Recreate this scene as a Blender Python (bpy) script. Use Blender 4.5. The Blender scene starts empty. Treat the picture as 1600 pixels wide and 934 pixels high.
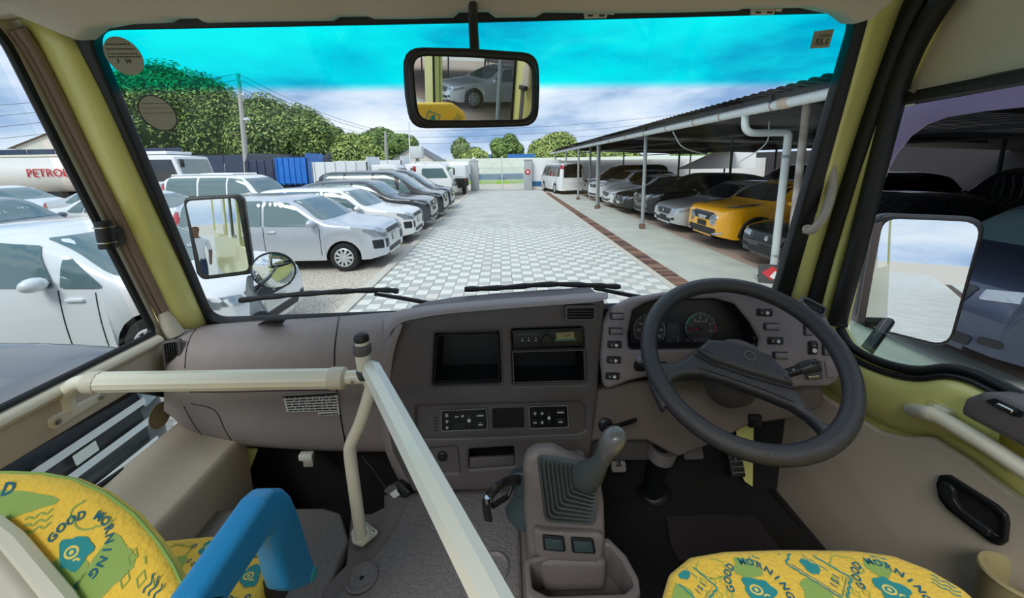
import bpy, bmesh, math, random
from mathutils import Vector, Matrix
from mathutils.bvhtree import BVHTree

scene = bpy.context.scene
COL = scene.collection
random.seed(7)

# ------------------------------------------------------------------ camera
FPX, CX, CY = 600.0, 800.0, 355.0            # focal length and principal point in pixels of 1600x934
EYE = Vector((0.0, 0.0, 2.10))
_fw = Vector(((784 - CX) / FPX, (CY - 253) / FPX, -1)).normalized()   # where the road's vanishing point lies
_up = Vector((-math.sin(.018), math.cos(.018), 0)); _up = (_up - _up.dot(_fw) * _fw).normalized()
_rt = _fw.cross(_up)
ROT = Matrix((_rt, _fw, _up))                # camera space to world
cam_data = bpy.data.cameras.new('camera')
cam_data.sensor_width = 36.0
cam_data.lens = 36.0 * FPX / 1600.0
cam_data.shift_y = -(467 - CY) / 1600.0
cam_data.clip_start = .02
cam = bpy.data.objects.new('camera', cam_data)
COL.objects.link(cam)
cam.matrix_world = Matrix.Translation(EYE) @ ROT.to_4x4()
scene.camera = cam

# ------------------------------------------------------------------ world, sun, exposure
SKY_STRENGTH = 1.0
scene.view_settings.view_transform = 'Standard'
scene.view_settings.look = 'None'
scene.view_settings.gamma = 1.0
scene.view_settings.use_curve_mapping = False
scene.view_settings.exposure = 0.45
scene.cycles.use_denoising = True
scene.cycles.max_bounces = 10
scene.cycles.transparent_max_bounces = 24
scene.cycles.caustics_reflective = False
scene.cycles.caustics_refractive = False
scene.cycles.sample_clamp_indirect = 6.0

def lin(c):
    def f(v):
        v = v / 255.0
        return v / 12.92 if v <= .04045 else ((v + .055) / 1.055) ** 2.4
    return (f(c[0]), f(c[1]), f(c[2]), 1.0)

world = bpy.data.worlds.new('overcast_sky')
scene.world = world
world.use_nodes = True
_nt = world.node_tree
_nt.nodes.clear()
def _n(t, **k):
    n = _nt.nodes.new(t)
    for a, b in k.items():
        setattr(n, a, b)
    return n
_tc = _n('ShaderNodeTexCoord')
_mp = _n('ShaderNodeMapping'); _mp.inputs['Scale'].default_value = (1.0, 1.0, 3.4)
_no = _n('ShaderNodeTexNoise'); _no.inputs['Scale'].default_value = 2.6; _no.inputs['Detail'].default_value = 7; _no.inputs['Roughness'].default_value = .55
_cr = _n('ShaderNodeValToRGB')
_e = _cr.color_ramp.elements
_e[0].position = .36; _e[0].color = lin((126, 156, 196))
_e[1].position = .62; _e[1].color = lin((222, 227, 234))
_m = _cr.color_ramp.elements.new(.48); _m.color = lin((184, 200, 222))
_bg = _n('ShaderNodeBackground'); _bg.inputs['Strength'].default_value = SKY_STRENGTH
_ow = _n('ShaderNodeOutputWorld')
_nt.links.new(_tc.outputs['Generated'], _mp.inputs['Vector'])
_nt.links.new(_mp.outputs['Vector'], _no.inputs['Vector'])
_nt.links.new(_no.outputs['Fac'], _cr.inputs['Fac'])
_nt.links.new(_cr.outputs['Color'], _bg.inputs['Color'])
_nt.links.new(_bg.outputs['Background'], _ow.inputs['Surface'])

sun_d = bpy.data.lights.new('hazy_sun', 'SUN')
sun_d.energy = 1.6
sun_d.angle = math.radians(25)
sun_d.color = (1.0, .96, .9)
sun = bpy.data.objects.new('hazy_sun', sun_d)
sun.rotation_euler = (math.radians(38), math.radians(-22), 0)
COL.objects.link(sun)

# ------------------------------------------------------------------ pixel geometry
def ray(px, py):
    return ROT @ Vector(((px - CX) / FPX, (CY - py) / FPX, -1))
def PX(px, py, x):
    v = ray(px, py); return EYE + v * ((x - EYE.x) / v.x)
def PY(px, py, y):
    v = ray(px, py); return EYE + v * ((y - EYE.y) / v.y)
def PZ(px, py, z):
    v = ray(px, py); return EYE + v * ((z - EYE.z) / v.z)

class Plane:
    """a flat surface in the scene: origin, normal towards the room, local right and up"""
    def __init__(s, o, n, up=(0, 0, 1)):
        s.o = Vector(o); s.n = Vector(n).normalized()
        s.u = Vector(up).cross(s.n).normalized(); s.v = s.n.cross(s.u).normalized()
    def hit(s, px, py):
        v = ray(px, py); return EYE + v * (s.n.dot(s.o - EYE) / s.n.dot(v))
    def uv(s, px, py):
        w = s.hit(px, py) - s.o; return (w.dot(s.u), w.dot(s.v))
    def uvp(s, p):
        w = Vector(p) - s.o; return (w.dot(s.u), w.dot(s.v))
    def at(s, u, v, h=0.0):
        return s.o + s.u * u + s.v * v + s.n * h
    def mat(s, h=0.0):
        m = Matrix((s.u, s.v, s.n)).transposed().to_4x4(); m.translation = s.o + s.n * h; return m
    def shifted(s, h):
        return Plane(s.o + s.n * h, s.n, s.v)

# ------------------------------------------------------------------ materials
MATS = {}
def mat(name, rgb, rough=.5, metal=0.0, var=0.0, vscale=8.0, bump=0.0, bscale=60.0, coat=0.0, spec=.5, emit=0.0, sheen=0.0, rgb2=None, stretch=None):
    if name in MATS:
        return MATS[name]
    m = bpy.data.materials.new(name); m.use_nodes = True
    nt = m.node_tree; b = nt.nodes['Principled BSDF']
    col = lin(rgb)
    b.inputs['Base Color'].default_value = col
    b.inputs['Roughness'].default_value = rough
    b.inputs['Metallic'].default_value = metal
    b.inputs['Specular IOR Level'].default_value = spec
    b.inputs['Coat Weight'].default_value = coat
    b.inputs['Coat Roughness'].default_value = .06
    if sheen:
        b.inputs['Sheen Weight'].default_value = sheen
    if emit:
        b.inputs['Emission Color'].default_value = col; b.inputs['Emission Strength'].default_value = emit
    tc = nt.nodes.new('ShaderNodeTexCoord')
    src = tc.outputs['Object']
    if stretch:
        mp = nt.nodes.new('ShaderNodeMapping'); mp.inputs['Scale'].default_value = stretch
        nt.links.new(src, mp.inputs['Vector']); src = mp.outputs['Vector']
    if var or rgb2:
        n = nt.nodes.new('ShaderNodeTexNoise'); n.inputs['Scale'].default_value = vscale; n.inputs['Detail'].default_value = 5
        r = nt.nodes.new('ShaderNodeValToRGB')
        c2 = lin(rgb2) if rgb2 else col
        r.color_ramp.elements[0].position = .3; r.color_ramp.elements[1].position = .7
        r.color_ramp.elements[0].color = tuple(c * (1 - var) for c in col[:3]) + (1,)
        r.color_ramp.elements[1].color = tuple(min(1, c * (1 + var)) for c in c2[:3]) + (1,)
        nt.links.new(src, n.inputs['Vector']); nt.links.new(n.outputs['Fac'], r.inputs['Fac'])
        nt.links.new(r.outputs['Color'], b.inputs['Base Color'])
    if bump:
        n2 = nt.nodes.new('ShaderNodeTexNoise'); n2.inputs['Scale'].default_value = bscale; n2.inputs['Detail'].default_value = 3
        bp = nt.nodes.new('ShaderNodeBump'); bp.inputs['Strength'].default_value = bump; bp.inputs['Distance'].default_value = .004
        nt.links.new(src, n2.inputs['Vector']); nt.links.new(n2.outputs['Fac'], bp.inputs['Height'])
        nt.links.new(bp.outputs['Normal'], b.inputs['Normal'])
    MATS[name] = m
    return m

def glass_mat(name, rgb_t, gloss=.035, band=None):
    """clear pane: mostly transparent, a little mirror-like; band=(v0, v1, colour) tints the pane above v1 (object space y)"""
    if name in MATS:
        return MATS[name]
    m = bpy.data.materials.new(name); m.use_nodes = True
    nt = m.node_tree; nt.nodes.clear()
    out = nt.nodes.new('ShaderNodeOutputMaterial'); mix = nt.nodes.new('ShaderNodeMixShader')
    tr = nt.nodes.new('ShaderNodeBsdfTransparent'); gl = nt.nodes.new('ShaderNodeBsdfGlossy')
    gl.inputs['Roughness'].default_value = .02
    tr.inputs['Color'].default_value = (*rgb_t, 1)
    mix.inputs['Fac'].default_value = gloss
    if band:
        tc = nt.nodes.new('ShaderNodeTexCoord'); sp = nt.nodes.new('ShaderNodeSeparateXYZ')
        mr = nt.nodes.new('ShaderNodeMapRange'); mr.interpolation_type = 'SMOOTHSTEP'
        mr.inputs['From Min'].default_value = band[0]; mr.inputs['From Max'].default_value = band[1]
        mx = nt.nodes.new('ShaderNodeMix'); mx.data_type = 'RGBA'
        mx.inputs[6].default_value = (*rgb_t, 1); mx.inputs[7].default_value = (*band[2], 1)
        nt.links.new(tc.outputs['Object'], sp.inputs[0]); nt.links.new(sp.outputs['Y'], mr.inputs['Value'])
        nt.links.new(mr.outputs['Result'], mx.inputs[0]); nt.links.new(mx.outputs[2], tr.inputs['Color'])
    nt.links.new(tr.outputs[0], mix.inputs[1]); nt.links.new(gl.outputs[0], mix.inputs[2])
    nt.links.new(mix.outputs[0], out.inputs['Surface'])
    MATS[name] = m
    return m

# ------------------------------------------------------------------ objects
def tag(o, label=None, cat=None, group=None, kind=None):
    if label: o['label'] = label
    if cat: o['category'] = cat
    if group: o['group'] = group
    if kind: o['kind'] = kind
    return o

def thing(name, loc=(0, 0, 0), label=None, cat=None, group=None, kind=None):
    o = bpy.data.objects.new(name, None)
    o.empty_display_size = .05
    o.location = loc
    COL.objects.link(o)
    return tag(o, label, cat, group, kind)

def attach(o, parent):
    """parent o, whose mesh is in world space, to a thing that stands unrotated at its location"""
    if parent is not None:
        m = Matrix.Identity(4); p = parent
        while p is not None:
            m = p.matrix_basis.copy() @ m if p.parent is None else p.matrix_parent_inverse @ p.matrix_basis @ m
            p = p.parent
        o.parent = parent
        o.matrix_parent_inverse = m.inverted()
    return o

def link_mesh(name, me, material, parent=None, smooth=False, mw=None):
    o = bpy.data.objects.new(name, me)
    if material is not None:
        ms = material if isinstance(material, (list, tuple)) else [material]
        if len(me.materials): me.materials.clear()
        for x in ms: me.materials.append(x)
    if smooth:
        me.shade_smooth()
        if smooth == 'auto':
            sharp_edges(me, 40)
    COL.objects.link(o)
    if mw is not None: o.matrix_basis = mw
    return attach(o, parent)

def sharp_edges(me, deg):
    bm = bmesh.new(); bm.from_mesh(me)
    lim = math.radians(deg)
    for e in bm.edges:
        if len(e.link_faces) == 2:
            e.smooth = e.calc_face_angle(0) < lim
    bm.to_mesh(me); bm.free()

def mesh(name, vs, fs, material, parent=None, smooth=False, mw=None):
    me = bpy.data.meshes.new(name)
    me.from_pydata([tuple(v) for v in vs], [], fs); me.update()
    return link_mesh(name, me, material, parent, smooth, mw)

def bm_obj(name, bm, material, parent=None, smooth=False, mw=None):
    bmesh.ops.recalc_face_normals(bm, faces=bm.faces[:])
    me = bpy.data.meshes.new(name); bm.to_mesh(me); bm.free()
    return link_mesh(name, me, material, parent, smooth, mw)

def add_box(bm, c, s, bevel=0.0, rot=None, seg=2):
    r = bmesh.ops.create_cube(bm, size=1.0)
    vs = r['verts']
    bmesh.ops.scale(bm, vec=s, verts=vs)
    if bevel:
        es = list({e for v in vs for e in v.link_edges})
        b = bmesh.ops.bevel(bm, geom=es, offset=bevel, segments=seg, affect='EDGES', profile=.5, clamp_overlap=True)
        vs = list({v for f in b['faces'] for v in f.verts} | {v for v in vs if v.is_valid})
    m = (rot.to_4x4() if rot is not None else Matrix.Identity(4))
    bmesh.ops.transform(bm, matrix=Matrix.Translation(Vector(c)) @ m, verts=vs)
    return vs

def box(name, c, s, material, parent=None, bevel=0.0, rot=None, seg=2, smooth=None):
    bm = bmesh.new(); add_box(bm, c, s, bevel, rot, seg)
    return bm_obj(name, bm, material, parent, ('auto' if bevel else False) if smooth is None else smooth)

def catmull(pts, n=6, closed=False):
    pts = [Vector(p) for p in pts]; out = []; N = len(pts)
    rng = range(N) if closed else range(N - 1)
    for i in rng:
        if closed:
            p0, p1, p2, p3 = pts[i - 1], pts[i], pts[(i + 1) % N], pts[(i + 2) % N]
        else:
            p1, p2 = pts[i], pts[i + 1]
            p0 = pts[i - 1] if i > 0 else p1 * 2 - p2
            p3 = pts[i + 2] if i + 2 < N else p2 * 2 - p1
        for k in range(n):
            t = k / n
            out.append(.5 * ((2 * p1) + (-p0 + p2) * t + (2 * p0 - 5 * p1 + 4 * p2 - p3) * t * t + (-p0 + 3 * p1 - 3 * p2 + p3) * t ** 3))
    if not closed: out.append(pts[-1])
    return out

def fillet(pts, r, n=5):
    """round the corners of a closed 2D outline; r a number or one per corner"""
    out = []; N = len(pts)
    for i in range(N):
        p = Vector(pts[i][:2]); a = Vector(pts[i - 1][:2]); b = Vector(pts[(i + 1) % N][:2])
        ri = r[i] if isinstance(r, (list, tuple)) else r
        da = a - p; db = b - p
        if ri <= 0 or da.length < 1e-9 or db.length < 1e-9:
            out.append(p); continue
        ang = da.angle(db)
        if ang > math.pi - .05:
            out.append(p); continue
        d = min(ri / math.tan(ang / 2), da.length * .48, db.length * .48)
        s = p + da.normalized() * d; e = p + db.normalized() * d
        for k in range(n + 1):
            t = k / n
            out.append(s * (1 - t) ** 2 + p * 2 * t * (1 - t) + e * t * t)
    return out

def plate_mesh(name, outline, holes, thick, bevel=0.0, bres=2):
    cu = bpy.data.curves.new(name, 'CURVE')
    cu.dimensions = '2D'; cu.fill_mode = 'BOTH'
    for pl in [outline] + list(holes or []):
        sp = cu.splines.new('POLY'); sp.points.add(len(pl) - 1)
        for q, p in zip(sp.points, pl): q.co = (p[0], p[1], 0, 1)
        sp.use_cyclic_u = True
    cu.extrude = max(1e-5, thick / 2 - bevel); cu.bevel_depth = bevel; cu.bevel_resolution = bres
    cu.offset = -bevel
    o = bpy.data.objects.new('tmp', cu); COL.objects.link(o)
    dg = bpy.context.evaluated_depsgraph_get()
    me = bpy.data.meshes.new_from_object(o.evaluated_get(dg))
    COL.objects.unlink(o); bpy.data.objects.remove(o); bpy.data.curves.remove(cu)
    bm = bmesh.new(); bm.from_mesh(me)
    bmesh.ops.remove_doubles(bm, verts=bm.verts[:], dist=1e-5)
    for v in bm.verts: v.co.z -= thick / 2      # front face at local z = 0
    bmesh.ops.recalc_face_normals(bm, faces=bm.faces[:])
    bm.to_mesh(me); bm.free()
    me.name = name
    return me

def plate(name, plane, outline, thick, material, parent=None, holes=None, bevel=0.0, h=0.0, smooth='auto', bres=2):
    me = plate_mesh(name, outline, holes, thick, bevel, bres)
    return link_mesh(name, me, material, parent, smooth, plane.mat(h))

def ppx(name, plane, px, thick, material, parent=None, holes=None, bevel=0.0, h=0.0, r=0.0, hr=0.0, curve=False, bres=2):
    """plate whose outline is read in the photograph and lies on the given plane"""
    out = [plane.uv(*p) for p in px]
    out = [tuple(v) for v in catmull([(*p, 0) for p in out], 5, True)] if curve else (fillet(out, r) if r else out)
    hs = []
    for q in holes or []:
        g = [plane.uv(*p) for p in q]
        hs.append(fillet(g, hr) if hr else g)
    return plate(name, plane, out, thick, material, parent, hs, bevel, h, bres=bres)

def rrect(cx, cy, w, h, r, n=4):
    return fillet([(cx - w / 2, cy - h / 2), (cx + w / 2, cy - h / 2), (cx + w / 2, cy + h / 2), (cx - w / 2, cy + h / 2)], r, n)
def circ(cx, cy, r, n=24, ry=None):
    return [(cx + r * math.cos(2 * math.pi * k / n), cy + (ry or r) * math.sin(2 * math.pi * k / n)) for k in range(n)]

def tube_bm(bm, pts, r, seg=10, closed=False, cap=True, flat=None):
    pts = [Vector(p) for p in pts]; N = len(pts)
    rs = r if isinstance(r, (list, tuple)) else [r] * N
    tang = []
    for i in range(N):
        a = pts[i - 1] if (i > 0 or closed) else pts[i]
        b = pts[(i + 1) % N] if (i < N - 1 or closed) else pts[i]
        tang.append((b - a).normalized())
    ref = Vector((0, 0, 1)) if abs(tang[0].z) < .9 else Vector((1, 0, 0))
    nrm = (ref - tang[0] * ref.dot(tang[0])).normalized()
    rings = []
    for i in range(N):
        nrm = (nrm - tang[i] * nrm.dot(tang[i])).normalized()
        bi = tang[i].cross(nrm)
        ring = []
        for k in range(seg):
            a = 2 * math.pi * k / seg
            ring.append(bm.verts.new(pts[i] + nrm * math.cos(a) * rs[i] * (flat or 1) + bi * math.sin(a) * rs[i]))
        rings.append(ring)
    for i in range(N if closed else N - 1):
        A, B = rings[i], rings[(i + 1) % N]
        for k in range(seg):
            bm.faces.new((A[k], A[(k + 1) % seg], B[(k + 1) % seg], B[k]))
    if cap and not closed:
        bm.faces.new(rings[0][::-1]); bm.faces.new(rings[-1])

def tube(name, pts, r, material, parent=None, seg=12, closed=False, flat=None):
    bm = bmesh.new(); tube_bm(bm, pts, r, seg, closed, flat=flat)
    return bm_obj(name, bm, material, parent, 'auto')

def lathe(name, prof, p0, axis, material, parent=None, seg=24, closed=True):
    """prof: (radius, height along axis) list"""
    ax = Vector(axis).normalized()
    ref = Vector((0, 0, 1)) if abs(ax.z) < .9 else Vector((1, 0, 0))
    a = ax.cross(ref).normalized(); b = ax.cross(a); p0 = Vector(p0)
    bm = bmesh.new(); rings = []
    for r, h in prof:
        rings.append([bm.verts.new(p0 + ax * h + (a * math.cos(2 * math.pi * k / seg) + b * math.sin(2 * math.pi * k / seg)) * max(r, 1e-5)) for k in range(seg)])
    for A, B in zip(rings, rings[1:]):
        for k in range(seg):
            bm.faces.new((A[k], A[(k + 1) % seg], B[(k + 1) % seg], B[k]))
    if closed:
        bm.faces.new(rings[0][::-1]); bm.faces.new(rings[-1])
    return bm_obj(name, bm, material, parent, 'auto')

def loft(name, rows, material, parent=None, nr=4, nc=4, closed_c=False, thick=0.0, smooth=True, cap=False):
    """smooth surface through rows of points (all rows equally long)"""
    cols = [catmull(r, nc, closed_c) for r in rows] if nc > 1 else [[Vector(p) for p in r] for r in rows]
    n = len(cols[0])
    if nr > 1:
        tr = [catmull([c[j] for c in cols], nr) for j in range(n)]
        grid = [[tr[j][i] for j in range(n)] for i in range(len(tr[0]))]
    else:
        grid = cols
    vs = [p for r in grid for p in r]; fs = []
    for i in range(len(grid) - 1):
        for j in range(n if closed_c else n - 1):
            k = (j + 1) % n
            fs.append((i * n + j, i * n + k, (i + 1) * n + k, (i + 1) * n + j))
    if cap:
        fs.append(tuple(range(n))[::-1]); fs.append(tuple((len(grid) - 1) * n + j for j in range(n)))
    bm = bmesh.new()
    bv = [bm.verts.new(v) for v in vs]
    for f in fs:
        try: bm.faces.new([bv[i] for i in f])
        except ValueError: pass
    if thick:
        bmesh.ops.recalc_face_normals(bm, faces=bm.faces[:])
        bmesh.ops.solidify(bm, geom=bm.faces[:], thickness=thick)
    return bm_obj(name, bm, material, parent, smooth)

def text_mesh(txt, size, extrude=.0006, align='CENTER', bold=0.0):
    cu = bpy.data.curves.new('lettering', 'FONT')
    cu.body = txt; cu.size = size; cu.offset = bold * size; cu.extrude = extrude; cu.align_x = align; cu.align_y = 'CENTER'; cu.resolution_u = 2
    o = bpy.data.objects.new('tmp', cu); COL.objects.link(o)
    dg = bpy.context.evaluated_depsgraph_get()
    me = bpy.data.meshes.new_from_object(o.evaluated_get(dg))
    COL.objects.unlink(o); bpy.data.objects.remove(o); bpy.data.curves.remove(cu)
    return me

def text(name, txt, size, plane, u, v, material, parent=None, h=.0008, rot=0.0, extrude=.0004):
    me = text_mesh(txt, size, extrude)
    return link_mesh(name, me, material, parent, False, plane.mat(h) @ Matrix.Translation((u, v, 0)) @ Matrix.Rotation(rot, 4, 'Z'))

def copy_tree(o, parent=None):
    c = o.copy(); COL.objects.link(c)
    if parent is not None: c.parent = parent
    for ch in list(o.children): copy_tree(ch, c)
    return c

def bvh_of(o):
    bm = bmesh.new(); bm.from_mesh(o.data)
    t = BVHTree.FromBMesh(bm); bm.free()
    return t
# ================================================================== THE BUS
M_DASH = mat('dash_plastic', (146, 136, 134), .55, var=.04, vscale=30, bump=.25, bscale=350)
M_DASHD = mat('dash_dark', (92, 87, 87), .55, bump=.2, bscale=350)
M_BLACK = mat('black_plastic', (24, 26, 28), .4)
M_RUBBER = mat('black_rubber', (16, 19, 20), .5)
M_VOID = mat('dark_carpet', (26, 24, 25), .95, bump=.4, bscale=220)
M_YEL = mat('yellow_paint', (226, 224, 138), .28, coat=.5, var=.015, vscale=3)
M_BEIGE = mat('beige_panel', (198, 186, 168), .6, bump=.15, bscale=300)
M_BEIGEL = mat('beige_trim', (206, 198, 180), .5, bump=.1, bscale=300)
M_HEAD = mat('headliner', (198, 189, 174), .85, bump=.2, bscale=260)
M_CREAM = mat('cream_enamel', (226, 222, 202), .3, coat=.3)
M_STRIP = mat('brown_rubber_trim', (142, 122, 108), .5)
M_GREYT = mat('grey_trim', (112, 118, 112), .5)
M_MIRROR = mat('mirror_silver', (235, 240, 240), .01, metal=1.0)
M_CHROME = mat('chrome', (210, 210, 208), .15, metal=1.0)
M_WHITEP = mat('white_print', (226, 228, 228), .6)
M_WBODY = mat('white_paint', (232, 234, 236), .3, coat=.4)

WS = Plane((0, 1.13, 1.65), Vector((0, -.735, -.26)).normalized(), (0, -.26, .735))
LW = Plane((-.95, 0, 0), (1, 0, 0))       # u = y, v = z
RW = Plane((.95, 0, 0), (-1, 0, 0))       # u = -y, v = z

def along(plane, pxs, h=0.0):
    return [plane.hit(*p) + plane.n * h for p in pxs]

# ---- left wall with its window openings
FRONT_L = [(1.10, .85), (1.10, 1.60), (1.025, 1.665), (.86, 2.36), (.80, 2.52)]
w1 = [LW.uv(243, 520), LW.uv(100, 240), LW.uv(6, 52), (.72, 2.44), (-.42, 2.44), (-.42, 1.655)]
w1f = fillet(w1, [.02, 0, .12, .08, .06, .06])
w2 = [LW.uv(0, 727), LW.uv(215, 609), LW.uv(272, 618), LW.uv(297, 648), LW.uv(286, 672), LW.uv(155, 762), (.42, 1.372), (.42, 1.56)]
w2f = fillet(w2, [0, 0, .02, .02, .02, 0, .03, .03])
w3f = rrect(-1.35, 2.05, 1.5, .78, .06)
wl = plate('wall_left', LW, FRONT_L + [(-2.3, 2.52), (-2.3, .85)], .014, M_BEIGEL, holes=[w1f, w2f, w3f], bevel=.003)
tag(wl, kind='structure')
LO = Plane((-1.03, 0, 0), (-1, 0, 0))     # outer skin, u = -y
def grow(p): return [((a * 1.10 if a > 0 else a), 2.1 + (z_ - 2.1) * 1.10) for a, z_ in p]
def flip(p): return [(-a, b) for a, b in p]
skin = plate('trim_1', LO, flip([(1.16, 1.02), (1.16, 1.60), (1.10, 1.68), (.90, 2.42), (.80, 2.60), (-5.4, 2.60), (-5.4, 1.02)]), .02, M_YEL, holes=[flip(grow(w1f)), flip([(a * 1.12, 2.1 + (z_ - 2.1) * (1.14 if z_ < 1.45 else 1.065)) for a, z_ in w2f]), flip(w3f), flip(rrect(-3.8, 2.05, 2.6, .78, .06))])
tag(skin, kind='structure')
skirt = plate('trim_2', LO, flip([(1.3, .42), (1.3, 1.02), (-5.4, 1.02), (-5.4, .42)]), .03, M_WBODY)
tag(skirt, kind='structure')
G_SIDE = glass_mat('side_glass', (.93, .97, .98), .03)
LG = Plane((-.985, 0, 0), (1, 0, 0))
for i, (poly, nm) in enumerate(((w1f, 'window_1'), (w2f, 'window_2'), (w3f, 'window_3'))):
    win = plate(nm, LG, poly, .004, G_SIDE); tag(win, kind='structure')
    fr = tube('window_seal', [LW.at(a, b, -.004) for a, b in poly], .008, M_RUBBER, win, seg=8, closed=True)
# brown and grey trim strips between the side window and the windscreen pillar
e_px = [(244, 505), (200, 418), (150, 318), (100, 218), (52, 122), (28, 78), (6, 48)]
tr3 = thing('trim_3', LW.hit(250, 515), kind='structure')
tube('brown_strip', along(LW, [(x + 14, y - 3) for x, y in e_px], .012), .0105, M_STRIP, tr3, seg=10)
tube('brown_strip', along(LW, [(x + 7, y) for x, y in e_px], .006), .006, M_STRIP, tr3, seg=10)
tube('grey_strip', along(LW, [(x + 31, y - 8) for x, y in e_px], .006), .011, M_GREYT, tr3, seg=10)
tube('corner_cap', [LW.hit(262, 522) + Vector((.02, 0, 0)), LW.hit(252, 500) + Vector((.014, 0, 0)), LW.hit(247, 488) + Vector((.012, 0, 0))], [.022, .018, .012], M_BEIGEL, tr3)
# sill ledge below the side window
sill = thing('trim_4', (-.95, .5, 1.62), kind='structure')
tube('ledge', [(-.945, y, 1.637) for y in (-.4, .2, .6, .9, 1.0)], .022, M_BEIGEL, sill, seg=12, flat=.7)
plate('sill_panel', LW, [(-.4, 1.565), (1.03, 1.545), (1.03, 1.622), (-.4, 1.622)], .012, M_BEIGE, sill, bevel=.004, h=.012)
tube('sill_seal', [(-.947, y, 1.658) for y in (-.4, .3, 1.0)], .006, M_RUBBER, sill, seg=8)
# lower ledge under the small window
ledge = thing('trim_5', (-.9, .7, 1.2), kind='structure')
loft('lower_ledge', [[(-.955, y, 1.366) for y in (.1, .5, .8, 1.0, 1.09)], [(-.93, y, 1.36) for y in (.1, .5, .8, 1.0, 1.085)], [(-.80, y, 1.33) for y in (.1, .5, .8, .97, 1.04)],
     [(-.77, y, 1.30) for y in (.1, .5, .8, .96, 1.03)], [(-.76, y, 1.10) for y in (.1, .5, .8, .96, 1.02)]], M_BEIGE, ledge, nr=3, nc=3)

# ---- windscreen pillars (yellow)
def pillar(name, rows):
    o = loft(name, rows, M_YEL, nr=3, nc=3, thick=-.012)
    return tag(o, kind='structure')
def wsline(pxs, h=0.0): return [WS.hit(*p) + WS.n * h for p in pxs]
L_in = [(116, 62), (160, 150), (200, 240), (240, 330), (280, 418), (318, 508)]
L_mid = [(76, 48), (122, 146), (167, 244), (212, 342), (252, 430), (290, 512)]
L_out = [(22, 22), (78, 130), (130, 240), (180, 340), (222, 430), (262, 518)]
def mixpt(a, b, t): return a * (1 - t) + b * t
la, lc = wsline([(x + 12, y) for x, y in L_in], .006), along(LW, L_out, .004)
lb = [EYE + (mixpt(p, q, .45) - EYE) * .985 for p, q in zip(la, lc)]
pillar('trim_6', [la, lb, lc])
R_in = [(1356, 10), (1332, 100), (1306, 195), (1279, 293), (1252, 390), (1226, 480)]
R_out = [(1432, -20), (1398, 70), (1364, 165), (1330, 270), (1300, 370), (1270, 480)]
ra, rc = wsline(R_in, .012), along(RW, R_out, .01)
rb = [EYE + (mixpt(p, q, .6) - EYE) * .985 for p, q in zip(ra, rc)]
pillar('trim_7', [ra, rb, rc])

# ---- windscreen: gasket, tinted pane
gl_px = [(143, 58), (182, 46), (700, 36), (1285, 23), (1333, 24), (1330, 62), (1214, 448), (1203, 462), (700, 487), (365, 498), (333, 495), (322, 474)]
gl = [WS.uv(*p) for p in [(140, 48), (700, 37), (1337, 20), (1206, 470), (700, 487), (330, 500)]]
gl_in = fillet(gl, [.05, 0, .045, .05, 0, .045], 8)
g_out = [WS.uv(*p) for p in [(92, 0), (700, -8), (1364, -16), (1228, 500), (700, 508), (314, 520)]]
ws = thing('window_4', (0, 1.13, 1.65), kind='structure')
plate('gasket', WS, fillet(g_out, [.03, 0, .05, .05, 0, .04], 6), .03, M_RUBBER, ws, holes=[gl_in], bevel=.006, h=.012)
v_band = WS.uv(784, 137)[1]
G_WS = glass_mat('windscreen_glass', (.975, .99, .985), .012, (v_band - .012, v_band + .016, (.03, .93, .92)))
plate('pane', WS, fillet([WS.uv(*p) for p in [(128, 36), (700, 24), (1349, 8), (1214, 480), (700, 497), (320, 510)]], .05), .005, G_WS, ws, h=-.006)

# ---- ceiling with its padded front lip
lip = [(-60, 40), (20, 22), (100, 55), (118, 62), (140, 44), (178, 37), (246, 34), (256, 28), (306, 27), (318, 34), (420, 32), (512, 31), (522, 25), (572, 24), (582, 28), (640, 28), (706, 26), (716, 18), (762, 17), (774, 26), (838, 25), (850, 18), (960, 19), (1060, 18), (1156, 15), (1166, 12), (1270, 10), (1318, 20), (1340, 36), (1360, 30), (1420, -20), (1500, -40)]
def lipy(x): return .826 - .02 * ((x - 740) / 600) ** 2
r0 = [PY(x, y, lipy(x)) for x, y in lip]
r1 = [p + Vector((0, -.012, .018)) for p in r0]
r2 = [Vector((p.x * 1.0, .765, 2.455)) for p in r0]
r3 = [Vector((p.x * 1.0, .55, 2.515)) for p in r0]
r4 = [Vector((p.x * 1.0, .3, 2.535)) for p in r0]
r5 = [Vector((p.x * 1.0, -.25, 2.54)) for p in r0]
rb0 = [p + Vector((0, .04, .012)) for p in r0]
ceil = loft('ceiling', [rb0, r0, r1, r2, r3, r4, r5], M_HEAD, nr=3, nc=1)
tag(ceil, kind='structure')
roof = plate('trim_8', Plane((0, 0, 2.60), (0, 0, 1), (0, 1, 0)), [(-1.03, -.25), (1.03, -.25), (1.03, .84), (-1.03, .84)], .03, M_WBODY)
tag(roof, kind='structure')

# ---- right side: driver's door
sill_px = [(1318, 512), (1333, 538), (1360, 556), (1400, 571), (1445, 579), (1492, 575), (1530, 582), (1565, 598), (1600, 616)]
s_uv = [RW.uv(*p) for p in sill_px]
zs = s_uv[-1][1]
d_front = [RW.uv(1322, 500), RW.uv(1360, 330), RW.uv(1398, 170), RW.uv(1420, 125), RW.uv(1446, 70), RW.uv(1482, 0)]
d_hole = list(reversed([RW.uv(1482, 0)] + [(-.80, 2.49), (.25, 2.49), (.25, zs)])) [0:0] + s_uv + [(.25, zs), (.25, 2.47), (-.80, 2.47)] + d_front[::-1]
door = thing('door_1', (.95, .5, .9), kind='structure')
FR = [(-1.12, .85), (-1.12, 1.62), (-1.06, 1.70), (-.90, 2.45), (-.86, 2.52), (.36, 2.52), (.36, .85)]
plate('door_shell', RW, FR, .012, M_YEL, door, holes=[d_hole])
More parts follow.
